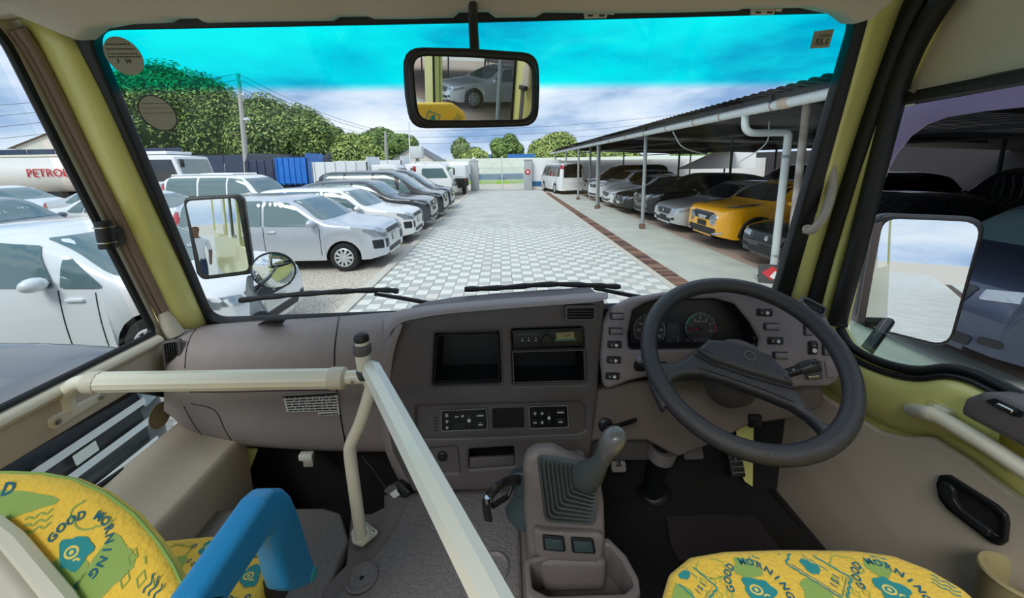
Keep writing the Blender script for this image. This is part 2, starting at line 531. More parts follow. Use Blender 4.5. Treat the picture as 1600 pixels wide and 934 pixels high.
# rounded yellow crest below the sill
crest = [RW.uv(*p) for p in [(1283, 520), (1316, 545), (1345, 562), (1398, 584), (1446, 592), (1492, 588), (1535, 600), (1600, 632)]]
loft('yellow_crest', [[RW.at(a, b, 0.0) for a, b in crest], [RW.at(a, b - .008, .022) for a, b in crest], [RW.at(a, b - .035, .034) for a, b in crest], [RW.at(a, b - .10, .028) for a, b in crest], [RW.at(a, b - .14, .004) for a, b in crest]], M_YEL, door, nr=3, nc=3)
pan = [(1226, 580), (1262, 588), (1300, 618), (1330, 636), (1360, 655), (1392, 673), (1430, 682), (1472, 681), (1530, 716), (1600, 768), (1760, 860), (1760, 1300), (1560, 1300), (1262, 846), (1186, 738), (1184, 640)]
ppx('door_panel', RW, pan, .02, M_BEIGE, door, bevel=.008, h=.03, r=.02, bres=3)
# rubber seals and slim yellow door frame
sl = thing('door_seal', (.95, 1.0, 1.6), kind='structure')
sl.name = 'trim_9'
def rtube(name, pxs, r, m, h=0.0, parent=sl, flat=None):
    return tube(name, catmull(along(RW, pxs, h), 4), r, m, parent, seg=10, flat=flat)
rtube('outer_seal', [(1462, -30), (1424, 40), (1390, 130), (1356, 232), (1322, 340), (1291, 440), (1276, 500)], .026, M_RUBBER, .012)
rtube('door_frame_edge', [(1396, 140), (1376, 205), (1346, 305), (1318, 400), (1297, 480), (1290, 510)], .010, M_YEL, .012)
rtube('inner_seal', [(1500, -30), (1466, 22), (1436, 74), (1414, 128), (1398, 184), (1370, 292), (1342, 402), (1318, 490), (1316, 508)], .021, M_RUBBER, .012)
rtube('sill_seal', sill_px + [(1660, 648), (1760, 700), (2300, 985)], .011, M_RUBBER, .010)
rtube('sill_seal', [(x - 2, y + 12) for x, y in sill_px] + [(1660, 662), (1760, 716), (2300, 1001)], .007, M_BLACK, .018)
# glass rolled most of the way down, cross bar, roller shade, lavender rain visor
win5 = ppx('window_5', RW.shifted(-.018), [(1328, 506), (1346, 502), (1420, 541), (1520, 588), (1520, 620), (1330, 560)], .004, glass_mat('door_glass', (.78, .88, .86), .10))
tag(win5, kind='structure')
M_SHADE = mat('shade_fabric', (214, 204, 176), .9, var=.08, vscale=160, bump=.3, bscale=400, stretch=(6, 1, 1))
shade = thing('roller_shade', RW.hit(1500, 120), 'beige fabric roller shade across the top of the driver door window', 'shade')
SHP = RW.shifted(-.012)
sh_b = SHP.uv(1600, 114)
plate('fabric', SHP, [SHP.uv(*p) for p in [(1414, 148), (1424, 118), (1444, 72), (1484, -6)]] + [(-.80, 2.47), (.24, 2.47), (.24, sh_b[1] + .02), sh_b], .008, M_SHADE, shade, bevel=.002)
bar_p = along(RW, [(1398, 156), (1500, 137), (1600, 119)], -.004) + [RW.at(.25, RW.uv(1600, 119)[1] + .02, -.004)]
tube('shade_rail', bar_p, .016, M_RUBBER, shade, seg=8)
tube('hem', along(RW, [(1420, 143), (1500, 128), (1600, 111)], .0) + [RW.at(.25, RW.uv(1600, 111)[1] + .02)], .004, M_BEIGEL, shade, seg=6)
for q in ((1416, 122), (1434, 143)):
    lathe('clip', [(.004, 0), (.006, .004), (.003, .012)], RW.hit(*q), (-1, 0, 0), M_STRIP, shade, 10)
M_LAV = mat('lavender_visor', (196, 188, 214), .45)
_lt = M_LAV.node_tree; _tl = _lt.nodes.new('ShaderNodeBsdfTranslucent'); _tl.inputs['Color'].default_value = lin((200, 190, 222)); _mx = _lt.nodes.new('ShaderNodeMixShader'); _mx.inputs['Fac'].default_value = .6
_lt.links.new(_lt.nodes['Principled BSDF'].outputs[0], _mx.inputs[1]); _lt.links.new(_tl.outputs[0], _mx.inputs[2]); _lt.links.new(_mx.outputs[0], _lt.nodes['Material Output'].inputs['Surface'])
vis = [(1405, 172), (1412, 166), (1500, 151), (1600, 133), 'T', 'B', (1600, 167), (1534, 174), (1477, 183), (1447, 194), (1421, 213), (1400, 239), (1375, 285), (1366, 300), (1356, 303)]
VP_ = RW.shifted(-.055)
visr = plate('rain_visor', VP_, [(.2, VP_.uv(1600, 133)[1] + .02) if q == 'T' else (.2, VP_.uv(1600, 167)[1] + .02) if q == 'B' else VP_.uv(*q) for q in vis], .006, M_LAV, bevel=.001)
tag(visr, 'lavender tinted rain visor curving over the driver door window', 'rain visor')
# rest of the right wall behind the door, with yellow pillar and window, seen in the cabin mirror
wr = plate('wall_right', RW, [(.36, .85), (.36, 2.52), (2.3, 2.52), (2.3, .85)], .05, M_YEL, holes=[rrect(1.42, 2.05, 1.35, .78, .06)])
tag(wr, kind='structure')
win6 = plate('window_6', RW.shifted(-.03), rrect(1.42, 2.05, 1.37, .80, .06), .004, G_SIDE); tag(win6, kind='structure')
tube('window_seal', [RW.at(a, b, .003) for a, b in rrect(1.42, 2.05, 1.35, .78, .06)], .010, M_RUBBER, win6, 8, True)
RO = Plane((1.03, 0, 0), (1, 0, 0))       # u = y
o_hole = grow(flip(d_hole))
sk2 = plate('trim_10', RO, [(1.16, 1.02), (1.16, 1.60), (1.10, 1.68), (.92, 2.42), (.80, 2.60), (-5.4, 2.60), (-5.4, 1.02)], .02, M_YEL, holes=[o_hole, rrect(-1.42, 2.05, 1.35, .78, .06), rrect(-3.8, 2.05, 2.6, .78, .06)]); tag(sk2, kind='structure')
sk3 = plate('trim_11', RO, [(1.3, .42), (1.3, 1.02), (-5.4, 1.02), (-5.4, .42)], .03, M_WBODY); tag(sk3, kind='structure')

# ---- floor
Z = Vector((0, 0, 1))
def flat(z): return Plane((0, 0, z), (0, 0, 1), (0, 1, 0))      # u = x, v = y
M_MAT = mat('floor_mat', (118, 113, 112), .62)
nt = M_MAT.node_tree; b_ = nt.nodes['Principled BSDF']
_tc2 = nt.nodes.new('ShaderNodeTexCoord'); _vo = nt.nodes.new('ShaderNodeTexVoronoi'); _vo.feature = 'DISTANCE_TO_EDGE'
_vo.inputs['Scale'].default_value = 52; _vo.inputs['Randomness'].default_value = .7
_rp = nt.nodes.new('ShaderNodeMapRange'); _rp.inputs['From Max'].default_value = .08
_bp = nt.nodes.new('ShaderNodeBump'); _bp.inputs['Strength'].default_value = .5; _bp.inputs['Distance'].default_value = .002
nt.links.new(_tc2.outputs['Object'], _vo.inputs['Vector']); nt.links.new(_vo.outputs['Distance'], _rp.inputs['Value'])
nt.links.new(_rp.outputs['Result'], _bp.inputs['Height']); nt.links.new(_bp.outputs['Normal'], b_.inputs['Normal'])
M_TUN = mat('tunnel_plastic', (112, 104, 102), .6, bump=.2, bscale=300)
floor = thing('floor', (0, 0, .85), kind='structure')
FLZ = 1.215
ppx('engine_cover', flat(FLZ), [(648, 770), (690, 767), (822, 764), (812, 800), (818, 934), (826, 1040), (440, 1040), (520, 934), (556, 890), (592, 856), (618, 818), (632, 786)], .25, M_MAT, floor, bevel=.012, r=.03)
ppx('tunnel_edge', flat(FLZ - .010), [(600, 770), (830, 758), (826, 1060), (380, 1060), (486, 934), (540, 880), (548, 800), (580, 800), (600, 790)], .24, M_TUN, floor, bevel=.01)
ppx('side_mat', flat(FLZ - .006), [(226, 812), (250, 800), (292, 796), (505, 792), (532, 800), (545, 842), (520, 900), (440, 1060), (-60, 1060), (140, 900)], .25, M_MAT, floor, bevel=.008, r=.02)
plate('foot_floor', flat(.98), [(-.95, -.2), (.95, -.2), (.95, 1.2), (-.95, 1.2)], .03, M_VOID, floor)
plate('aisle_floor', flat(1.17), [(-.95, -2.3), (.95, -2.3), (.95, .28), (.05, .28), (.05, .62), (-.95, .62)], .03, M_MAT, floor)
bulk = plate('wall_front', Plane((0, 1.12, 0), (0, -1, 0)), [(-.95, .85), (.95, .85), (.95, 1.58), (-.95, 1.58)], .03, M_VOID)
tag(bulk, kind='structure')
nose = thing('trim_12', (0, 1.25, .5), kind='structure')
box('front_panel', (0, 1.22, 1.05), (2.06, .10, 1.02), M_YEL, nose, bevel=.03)
# round bolt recesses in the mat
for q in ((565, 903), (772, 886)):
    c = PZ(*q, FLZ)
    rec = lathe('bolt_recess', [(.030, .0005), (.034, .004), (.030, .006), (.025, .001), (.012, .0006), (.0005, .0006)], c, (0, 0, 1), M_MAT, floor, 28, closed=False)
    lathe('bolt_hole', [(.0045, .0007), (.0045, .0016), (.0005, .0017)], c, (0, 0, 1), M_VOID, floor, 12, closed=False)
# edge trims of the driver footwell and door step
stp = thing('trim_13', PX(1180, 700, .9), kind='structure')
tube('step_seal', [PX(1183, 655, .9), PX(1182, 700, .9), PX(1188, 745, .9), PX(1225, 795, .9), PX(1268, 850, .9), PX(1340, 934, .9)], .012, M_RUBBER, stp)
ppx('step_side', Plane((.90, 1.0, 1.2), (-.5, -1, 0)), [(1150, 655), (1178, 650), (1176, 760), (1164, 752), (1152, 730)], .01, M_YEL, stp)
ppx('foot_mat', flat(.998), [(1040, 805), (1120, 802), (1180, 806), (1230, 870), (1060, 872), (1048, 850)], .012, mat('mat_dark', (48, 42, 46), .9, bump=.5, bscale=200), stp, bevel=.004)
ppx('yellow_kick', Plane((-.7, 1.06, 1.2), (.3, -1, 0)), [(362, 700), (402, 704), (386, 745), (368, 742)], .01, M_YEL, stp)
# ================================================================== DASHBOARD
DF = Plane((0, .95, 1.5), (0, -1, .10))
BN = Plane((.55, .935, 1.6), (-.05, -1, .22))
dash = thing('dashboard', (0, 1.0, 1.22), 'grey brown moulded bus dashboard running the full width below the windscreen', 'dashboard')

def on(tree, px, py, off=.001):
    v = ray(px, py).normalized()
    h, n, i, d = tree.ray_cast(EYE, v)
    if h is None: return PY(px, py, 1.0)
    return h - v * off
def stroke(name, o, pxs, r, m, parent, off=.0, n=5, seg=6):
    t = bvh_of(o) if not isinstance(o, BVHTree) else o
    ps = [(p.x, p.y) for p in catmull([(x, y, 0) for x, y in pxs], n)]
    return tube(name, [on(t, x, y, off) for x, y in ps], r, m, parent, seg=seg)
def sub(o, parent):      # make an already attached part a sub-part
    return o

# ---- passenger side
cols = [256, 272, 292, 350, 430, 530, 600, 660]
rows = [(1.125, [516, 513, 510, 505, 500, 494, 488, 484]),
        (1.07, [522, 519, 517, 512, 507, 500, 494, 490]),
        (1.015, [540, 536, 532, 527, 521, 514, 510, 506]),
        (.975, [572, 570, 566, 562, 556, 552, 548, 546]),
        (.962, [606, 606, 606, 606, 603, 600, 598, 598]),
        (.985, [628, 632, 638, 642, 640, 640, 640, 640]),
        (.995, [640, 650, 664, 682, 686, 688, 688, 688]),
        (1.02, [642, 654, 670, 692, 700, 705, 706, 706]),
        (1.09, [640, 650, 664, 684, 690, 694, 696, 696])]
dl = loft('passenger_side', [[PY(x, y, d) for x, y in zip(cols, ys)] for d, ys in rows], M_DASH, dash, nr=3, nc=4)
TL = bvh_of(dl)
stroke('seam', TL, [(530, 494), (527, 512), (523, 545), (523, 580), (527, 615), (534, 660), (542, 704)], .0022, M_RUBBER, dash)
stroke('seam', TL, [(306, 514), (297, 528), (291, 550), (289, 575)], .0014, M_RUBBER, dash)
stroke('seam', TL, [(287, 634), (300, 658), (318, 682), (330, 692)], .0012, M_RUBBER, dash)
stroke('seam', TL, [(298, 630), (326, 636), (340, 646), (352, 672), (370, 700)], .0014, M_RUBBER, dash)
stroke('seam', TL, [(296, 612), (360, 612), (440, 610), (522, 609)], .0016, M_BLACK, dash)
# notch on the top pad
c = [on(TL, *p, .001) for p in ((402, 507), (442, 505), (448, 498), (416, 499))]
mesh('notch', c, [(0, 1, 2, 3)], M_BLACK, dash)
# side vent
def vent(name, plane, px_c, w, h, n, vertical, parent, rot=0.0, label=None):
    u, v = plane.uv(*px_c)
    pl = Plane(plane.at(u, v), plane.n, plane.v)
    if rot: pl.u, pl.v = pl.u * math.cos(rot) + pl.v * math.sin(rot), -pl.u * math.sin(rot) + pl.v * math.cos(rot)
    fr = plate(name, pl, rrect(0, 0, w, h, .008), .02, M_DASHD, parent, holes=[rrect(0, 0, w - .012, h - .012, .005)], bevel=.002, h=.006)
    plate('vent_back', pl, rrect(0, 0, w - .01, h - .01, .004), .004, M_VOID, fr, h=-.012)
    for k in range(n):
        t = (k + .5) / n - .5
        if vertical: bxs = (.0035, h - .014, .014); c0 = pl.at(t * (w - .014), 0, -.004)
        else: bxs = (w - .014, .0045, .014); c0 = pl.at(0, t * (h - .014), -.004)
        R = Matrix((pl.u, pl.v, pl.n)).transposed()
        box('vent_slat', c0, bxs, M_BLACK, fr, bevel=.001, rot=R @ Matrix.Rotation(.0 if vertical else -.35, 3, 'X'))
    return fr
LV = Plane(PY(270, 556, .985), (.35, -1, .12))
vent('air_vent', LV, (270, 555), .040, .082, 5, True, dash)

# ---- centre fascia with real pockets
cen_top = [(622, 503), (650, 494), (700, 486), (780, 479), (860, 473), (946, 468)]
cen = cen_top + [(938, 560), (934, 620), (926, 690), (916, 763), (760, 768), (645, 770), (612, 706), (600, 640), (604, 575)]
pk_l = [(680, 521), (779, 518), (783, 599), (676, 602)]
pk_r = [(799, 515), (911, 511), (916, 599), (802, 602)]
pk_ac = [(650, 636), (905, 629), (915, 640), (915, 672), (905, 679), (660, 686), (650, 676)]
pk_ash = [(672, 702), (713, 699), (718, 738), (674, 741)]
pk_slot = [(733, 703), (803, 699), (804, 728), (733, 733)]
fas = ppx('centre_fascia', DF, cen, .16, M_DASHD, dash, holes=[pk_l, pk_r, pk_ac, pk_ash, pk_slot], bevel=.010, hr=.006, r=.012, bres=3)
brow = [[PY(x, y, d) for x, y in zip([600, 622, 650, 700, 780, 860, 925, 950], ys)] for d, ys in
        ((.955, [530, 507, 498, 490, 483, 477, 472, 467]), (.968, [514, 496, 489, 482, 475, 469, 465, 463]), (1.0, [504, 488, 483, 477, 470, 465, 460, 459]),
         (1.06, [496, 485, 480, 474, 467, 462, 457, 457]), (1.12, [495, 486, 482, 478, 472, 468, 463, 463]))]
loft('top_brow', brow, M_DASH, dash, nr=3, nc=4)
# left cheek of the centre stack, rounding back to the passenger side
ck = [(622, 506), (610, 540), (603, 580), (600, 640), (612, 706), (640, 765)]
loft('centre_cheek', [[PY(x + 8, y, .952) for x, y in ck], [PY(x - 2, y, .957) for x, y in ck], [PY(x - 9, y, .985) for x, y in ck], [PY(x - 8, y, 1.06) for x, y in ck]], M_DASH, dash, nr=3, nc=3)

def pocket(name, plane, px, depth, m, parent, taper=.92):
    f = [plane.uv(*p) for p in px]
    cu = sum(p[0] for p in f) / len(f); cv = sum(p[1] for p in f) / len(f)
    n = len(f)
    vs = [plane.at(u, v, -.004) for u, v in f] + [plane.at(cu + (u - cu) * taper, cv + (v - cv) * taper, -depth) for u, v in f]
    fs = [(i, (i + 1) % n, n + (i + 1) % n, n + i) for i in range(n)] + [tuple(range(n, 2 * n))]
    return mesh(name, vs, fs, m, parent)
def bezel(name, plane, px, w, m, parent, h=.003, rr=.005):
    f = [plane.uv(*p) for p in px]
    cu = sum(p[0] for p in f) / len(f); cv = sum(p[1] for p in f) / len(f)
    def sc(d): return fillet([(u + math.copysign(d, u - cu), v + math.copysign(d, v - cv)) for u, v in f], rr)
    return plate(name, plane, sc(w), .012, m, parent, holes=[sc(-.003)], bevel=.002, h=h)
pl1 = pocket('storage_pocket', DF, pk_l, .11, M_BLACK, dash, .9)
bezel('pocket_bezel', DF, pk_l, .006, M_DASHD, dash)
bezel('pocket_lip', DF, [(684, 525), (776, 522), (779, 594), (680, 597)], .001, M_BLACK, dash, h=.004)
pl2 = pocket('storage_pocket', DF, [(799, 547), (914, 544), (916, 599), (802, 602)], .11, M_BLACK, dash, .92)
bezel('pocket_bezel', DF, [(803, 551), (911, 548), (913, 595), (805, 598)], .004, M_DASHD, dash)
# radio
radio = thing('car_radio', DF.hit(857, 528), 'black slim bus radio with round dial and small amber display in the dashboard centre', 'radio')
ppx('radio_body', DF, [(800, 516), (911, 512), (914, 541), (802, 545)], .09, M_BLACK, radio, bevel=.003, h=.001)
ppx('radio_fascia', DF, [(803, 522), (812, 518), (902, 515), (909, 520), (910, 534), (903, 539), (812, 542), (804, 536)], .006, mat('radio_face', (34, 37, 38), .35), radio, bevel=.002, h=.005)
lathe('dial', [(.018, 0), (.018, .006), (.0145, .008), (.0135, .016), (.001, .017)], DF.hit(853, 528) + DF.n * .004, DF.n, M_BLACK, radio, 24)
ppx('display', DF, [(868, 519), (896, 517), (897, 527), (869, 529)], .003, mat('lcd_amber', (146, 140, 104), .3), radio, h=.0065)
ppx('display_bezel', DF, [(866, 529), (900, 527), (900, 530), (866, 532)], .002, mat('teal_edge', (60, 120, 110), .3), radio, h=.0066)
for q in (816, 826, 837):
    u, v = DF.uv(q, 529 - (q - 816) * .03)
    k_ = plate('radio_button', DF, rrect(u, v, .013, .016, .002), .003, M_BLACK, radio, h=.0075, bevel=.001)
    plate('button_mark', DF, rrect(u, v - .003, .006, .002, .0005), .0006, M_WHITEP, radio, h=.0080)
    plate('button_mark', DF, rrect(u, v + .003, .0018, .003, .0003), .0006, M_WHITEP, radio, h=.0080)
text('display_digits', '12:41', .010, DF, *DF.uv(886, 522.5), M_BLACK, radio, h=.0068)
# climate control strip
DI = DF.shifted(-.012)
plate('control_recess', DI, fillet([DI.uv(*p) for p in [(646, 634), (910, 626), (919, 640), (919, 674), (906, 682), (658, 690), (646, 678)]], .01), .01, M_DASHD, dash)
M_LCD = mat('button_face', (38, 40, 42), .4)
def control_panel(px, cells, label):
    t = thing('climate_control', DI.hit(*px[0]), label, 'control panel', 'climate control panels')
    out = fillet([DI.uv(*p) for p in px], .006)
    plate('panel', DI, out, .006, M_BLACK, t, h=.004, bevel=.0015)
    tube('panel_rim', [DI.at(u, v, .0045) for u, v in out], .0011, mat('rim_grey', (150, 152, 152), .4), t, seg=6, closed=True)
    u0, v0 = DI.uv(px[0][0], px[0][1]); u1 = DI.uv(*px[1])[0]; v1 = DI.uv(*px[3])[1]
    for (a, b, w, h_, mark) in cells:
        cu, cv = u0 + (u1 - u0) * a, v0 + (v1 - v0) * b
        bt = plate('button', DI, rrect(cu, cv, w, h_, .002), .003, M_LCD, t, h=.0065, bevel=.0008)
        for (du, dv, mw, mh) in mark:
            plate('button_mark', DI, rrect(cu + du, cv + dv, mw, mh, .0004), .0005, M_WHITEP, bt, h=.0070)
    return t
ic = [(0, .001, .007, .003), (0, -.003, .004, .0015)]
bars = [(0, 0, .010, .0022)]
three = [(0, .0035, .008, .0014), (0, 0, .008, .0014), (0, -.0035, .008, .0014)]
control_panel([(690, 640), (760, 637), (762, 669), (690, 672)], [(.12, .22, .014, .013, three), (.12, .52, .014, .013, ic), (.12, .82, .014, .013, ic), (.34, .3, .014, .013, bars), (.47, .3, .014, .013, three[:2]), (.61, .5, .012, .034, [(0, 0, .008, .009)]), (.86, .28, .026, .014, [(0, 0, .018, .003)]), (.86, .72, .026, .018, [(0, 0, .012, .0025), (0, .006, .002, .001)]), (.40, .75, .034, .016, [])],
              'left black climate panel with white button marks on the dashboard')
control_panel([(826, 634), (886, 632), (888, 666), (828, 668)], [(.16, .3, .014, .014, ic), (.34, .3, .014, .014, ic), (.16, .72, .014, .014, bars), (.34, .72, .014, .014, ic), (.52, .52, .012, .034, [(0, 0, .007, .008)]), (.82, .28, .026, .014, [(0, 0, .018, .003)]), (.82, .72, .026, .018, [(0, 0, .012, .0025), (0, .006, .002, .001)])],
              'right black climate panel with white button marks on the dashboard')
ppx('coin_pocket', DI, [(769, 638), (818, 636), (819, 666), (770, 668)], .004, M_VOID, dash, h=.003, r=.004)
for k in range(5):
    u, v = DI.uv(681, 652 + k * 5)
    plate('grille_slot', DI, rrect(u, v, .014, .002, .0005), .001, M_VOID, dash, h=.0008)
tube('recess_lip', [DF.at(*DF.uv(x, y), .001) for x, y in ((652, 686), (700, 686), (800, 683), (900, 679), (912, 676))], .003, mat('lip_grey', (104, 102, 102), .45), dash, seg=8)
# ash tray with lighter, coin drawer
ppx('ash_tray', DF.shifted(-.006), [(670, 700), (714, 697), (719, 740), (672, 743)], .01, M_DASHD, dash)
lt = lathe('lighter', [(.013, 0), (.013, .006), (.009, .008), (.009, .013), (.001, .014)], DF.hit(691, 713) - DF.n * .004, DF.n, M_BLACK, dash, 20)
pocket('drawer_recess', DF, pk_slot, .05, M_BLACK, dash, .95)
ppx('drawer_flap', DF, [(734, 717), (803, 714), (804, 728), (733, 733)], .01, M_DASHD, dash, bevel=.003, h=-.003)
tube('ash_rim', [DF.at(*DF.uv(x, y), .001) for x, y in ((713, 699), (718, 738))], .002, mat('lip_grey', (104, 102, 102), .45), dash, seg=6)
ppx('fascia_foot', DF.shifted(-.02), [(646, 762), (905, 756), (900, 800), (650, 800)], .05, M_DASHD, dash, bevel=.004)
# top vent
vent('air_vent', DF.shifted(.014), (907, 489), .082, .042, 4, False, dash, rot=-.02)

# ---- driver binnacle
bn = [(944, 612), (939, 560), (943, 505), (956, 482), (988, 466), (1040, 458), (1110, 455), (1180, 458), (1230, 464), (1262, 472), (1290, 486), (1304, 516), (1313, 560), (1313, 596), (1296, 605), (1240, 606), (1120, 592), (1020, 588), (985, 596)]
cl_px = [(984, 546), (982, 524), (990, 486), (1008, 475), (1030, 469), (1118, 467), (1148, 475), (1172, 504), (1186, 530), (1184, 543), (1130, 544), (1060, 545)]
M_BIN = mat('binnacle_plastic', (144, 134, 137), .5, bump=.2, bscale=350)
binn = ppx('driver_binnacle', BN, bn, .035, M_BIN, dash, holes=[cl_px], bevel=.012, hr=.008, r=.02, bres=3)
bt = [(956, 484), (988, 468), (1040, 460), (1110, 457), (1180, 460), (1230, 466), (1262, 474), (1290, 488), (1306, 520)]
loft('binnacle_brow', [[BN.at(*BN.uv(x, y + 5), -.006) for x, y in bt], [BN.at(*BN.uv(x, y - 1), -.02) for x, y in bt], [BN.at(*BN.uv(x, y - 4), -.06) + Vector((0, 0, -.022)) for x, y in bt], [BN.at(*BN.uv(x, y), -.16) + Vector((0, 0, -.09)) for x, y in bt]], M_DASH, dash, nr=3, nc=3)
pocket('cluster_hood', BN, cl_px, .075, M_BLACK, dash, 1.0)
CLP = BN.shifted(-.07)
clu = thing('instrument_cluster', CLP.hit(1060, 515), 'instrument cluster with speedometer and rev counter behind the steering wheel', 'instrument cluster')
M_DIAL = mat('dial_face', (58, 56, 60), .35)
M_RED = mat('gauge_red', (205, 40, 62), .4); M_GRN = mat('gauge_green', (60, 170, 110), .4); M_TICK = mat('gauge_white', (200, 200, 202), .5)
ppx('cluster_face', CLP, [(986, 546), (984, 490), (1010, 470), (1130, 468), (1170, 505), (1180, 546)], .006, mat('cluster_black', (40, 38, 41), .35), clu)
def gauge(cx, cy, r, nums, a0, a1, needle, name):
    u, v = CLP.uv(cx, cy); R = r * .00158
    g = lathe(name, [(R, .0005), (R + .001, .004), (R - .002, .005), (R - .003, .002), (.001, .002)], CLP.at(u, v), CLP.n, M_DIAL, clu, 36, closed=False)
    ring = [CLP.at(u + R * .96 * math.cos(math.radians(a0 + (a1 - a0) * k / 40)), v + R * .96 * math.sin(math.radians(a0 + (a1 - a0) * k / 40)), .004) for k in range(41)]
    tube('scale_ring', ring, .0012, mat('scale_grey', (150, 150, 154), .4), g, seg=6)
    bm = bmesh.new()
    for k in range(len(nums) * 2 - 1):
        a = math.radians(a0 + (a1 - a0) * k / (len(nums) * 2 - 2))
        L = .006 if k % 2 == 0 else .003
        c0 = CLP.at(u + (R * .9 - L / 2) * math.cos(a), v + (R * .9 - L / 2) * math.sin(a), .0032)
        add_box(bm, c0, (L, .0011, .0006), rot=Matrix((CLP.u, CLP.v, CLP.n)).transposed() @ Matrix.Rotation(a, 3, 'Z'))
    bm_obj('tick_marks', bm, M_TICK, g)
    for k, s in enumerate(nums):
        a = math.radians(a0 + (a1 - a0) * k / (len(nums) - 1))
        text('scale_number', s, R * .24, CLP, u + R * .64 * math.cos(a), v + R * .64 * math.sin(a), M_TICK if s != '0' or r < 26.5 else M_RED, g, h=.0032)
    a = math.radians(needle)
    tube('needle', [CLP.at(u, v, .005), CLP.at(u + R * .8 * math.cos(a), v + R * .8 * math.sin(a), .005)], [.0016, .0006], M_RED, g, seg=6)
    lathe('needle_cap', [(.006, .003), (.006, .007), (.001, .008)], CLP.at(u, v), CLP.n, M_BLACK, g, 16)
    return g, u, v, R
gauge(1014, 515, 29, ['0', '20', '40', '60', '80', '100', '120', '140'], 215, -35, 214, 'speedometer')
g2, gu, gv, gR = gauge(1094, 512, 28, ['0', '1', '2', '3', '4', '5', '6'], 195, -15, 188, 'rev_counter')
def arc(a0, a1, m, nm):
    tube(nm, [CLP.at(gu + gR * .93 * math.cos(math.radians(a)), gv + gR * .93 * math.sin(math.radians(a)), .0045) for a in [a0 + (a1 - a0) * k / 10 for k in range(11)]], .002, m, g2, seg=6)
arc(165, 115, M_GRN, 'green_zone'); arc(15, -12, M_RED, 'red_zone')
text('scale_caption', '×1000 r/min', gR * .16, CLP, gu, gv + gR * .42, M_TICK, g2, h=.0032)
sg = ppx('small_gauge', CLP, [(1070, 528), (1116, 527), (1119, 545), (1070, 546)], .004, M_DIAL, clu, h=.003, bevel=.001)
for k, q in enumerate(((1076, 531), (1085, 530), (1098, 530), (1110, 531))):
    text('warning_symbol', 'HCFE'[k], .006, CLP, *CLP.uv(q[0], q[1] + 2), M_TICK if k % 2 else M_RED, sg, h=.0035)
dsp = ppx('trip_display', CLP, [(1043, 505), (1060, 504), (1064, 545), (1038, 546)], .003, mat('trip_grey', (74, 72, 77), .3), clu, h=.002)
for k, s in enumerate(('P', 'D', '3', '2', 'L')):
    text('gear_letter', s, .006, CLP, *CLP.uv(1059, 527 + k * 4), M_TICK, dsp, h=.0025)
stroke('cluster_line', bvh_of(binn), [(1052, 534), (1060, 529)], .001, M_BLACK, clu)

# ---- switches: left column, right column, far right
M_SW = mat('switch_face', (136, 130, 134), .4); M_SWD = mat('switch_dark', (52, 50, 52), .35)
def switch(q, w, h, lit, tilt=-.02):
    u, v = BN.uv(*q)
    pl = Plane(BN.at(u, v), BN.n, BN.v)
    pl.u, pl.v = pl.u * math.cos(tilt) + pl.v * math.sin(tilt), -pl.u * math.sin(tilt) + pl.v * math.cos(tilt)
    fr = plate('rocker_switch', pl, rrect(0, 0, w + .006, h + .006, .004), .006, M_BLACK, dash, bevel=.0015, h=.002)
    vert = h > w
    R = Matrix((pl.u, pl.v, pl.n)).transposed()
    box('rocker', pl.at(.0015, 0, .003), (w, h, .008), M_SWD if lit else M_SW, fr, bevel=.002, rot=R @ Matrix.Rotation(.12, 3, 'X' if vert else 'Y'))
    if lit:
        plate('symbol', pl, circ(w * .1 if not vert else 0, 0 if not vert else -h * .18, min(w, h) * .33, 14), .0006, M_WHITEP, fr, h=.0092)
        plate('symbol_bar', pl, rrect(-w * .28 if not vert else 0, 0 if not vert else h * .25, .004, .0015, .0003), .0006, M_WHITEP, fr, h=.0092)
for k, q in enumerate(((964, 494), (962, 517), (960, 538), (959, 562), (957, 587))):
    switch(q, .032, .013, k >= 2)
for k, q in enumerate(((1194, 488), (1205, 510), (1211, 532), (1219, 555))):
    switch(q, .036, .014, k % 2 == 0)
switch((1262, 514), .018, .028, False); switch((1269, 543), .018, .030, True); switch((1291, 543), .018, .034, False)
bl = ppx('blank_cover', BN, [(1288, 564), (1306, 563), (1309, 588), (1291, 590)], .006, M_BIN, dash, bevel=.002, h=.004, r=.003)
ppx('lever_pocket', BN, [(1256, 564), (1283, 563), (1285, 592), (1258, 593)], .004, M_DASHD, dash, h=.002, r=.003)
ppx('lever_pocket_key', BN, [(1260, 586), (1277, 585), (1278, 590), (1261, 591)], .008, M_CHROME, dash, h=.008, bevel=.002)
# right corner vent
RV = Plane(BN.hit(1268, 480), (-.25, -1, .5))
vent('air_vent', RV, (1270, 479), .062, .030, 3, False, dash, rot=-.5)
# lower shroud beneath the binnacle
ppx('lower_shroud', Plane((.5, .965, 1.45), (0, -1, .25)), [(920, 612), (990, 596), (1130, 590), (1290, 606), (1288, 636), (1240, 655), (1190, 662), (1165, 668), (1128, 690), (1060, 716), (1012, 690), (930, 690), (914, 700)], .10, mat('shroud_brown', (112, 102, 96), .55, bump=.2, bscale=300), dash, bevel=.012, r=.02)
ppx('knee_panel', Plane((.5, 1.0, 1.45), (0, -1, 0)), [(924, 640), (1010, 636), (1016, 720), (912, 720)], .05, M_DASHD, dash, bevel=.006)
lathe('ignition_barrel', [(.020, 0), (.020, .012), (.015, .016), (.006, .016), (.005, .020), (.001, .021)], PY(945, 662, .955), (0, -1, .25), M_BLACK, dash, 20)
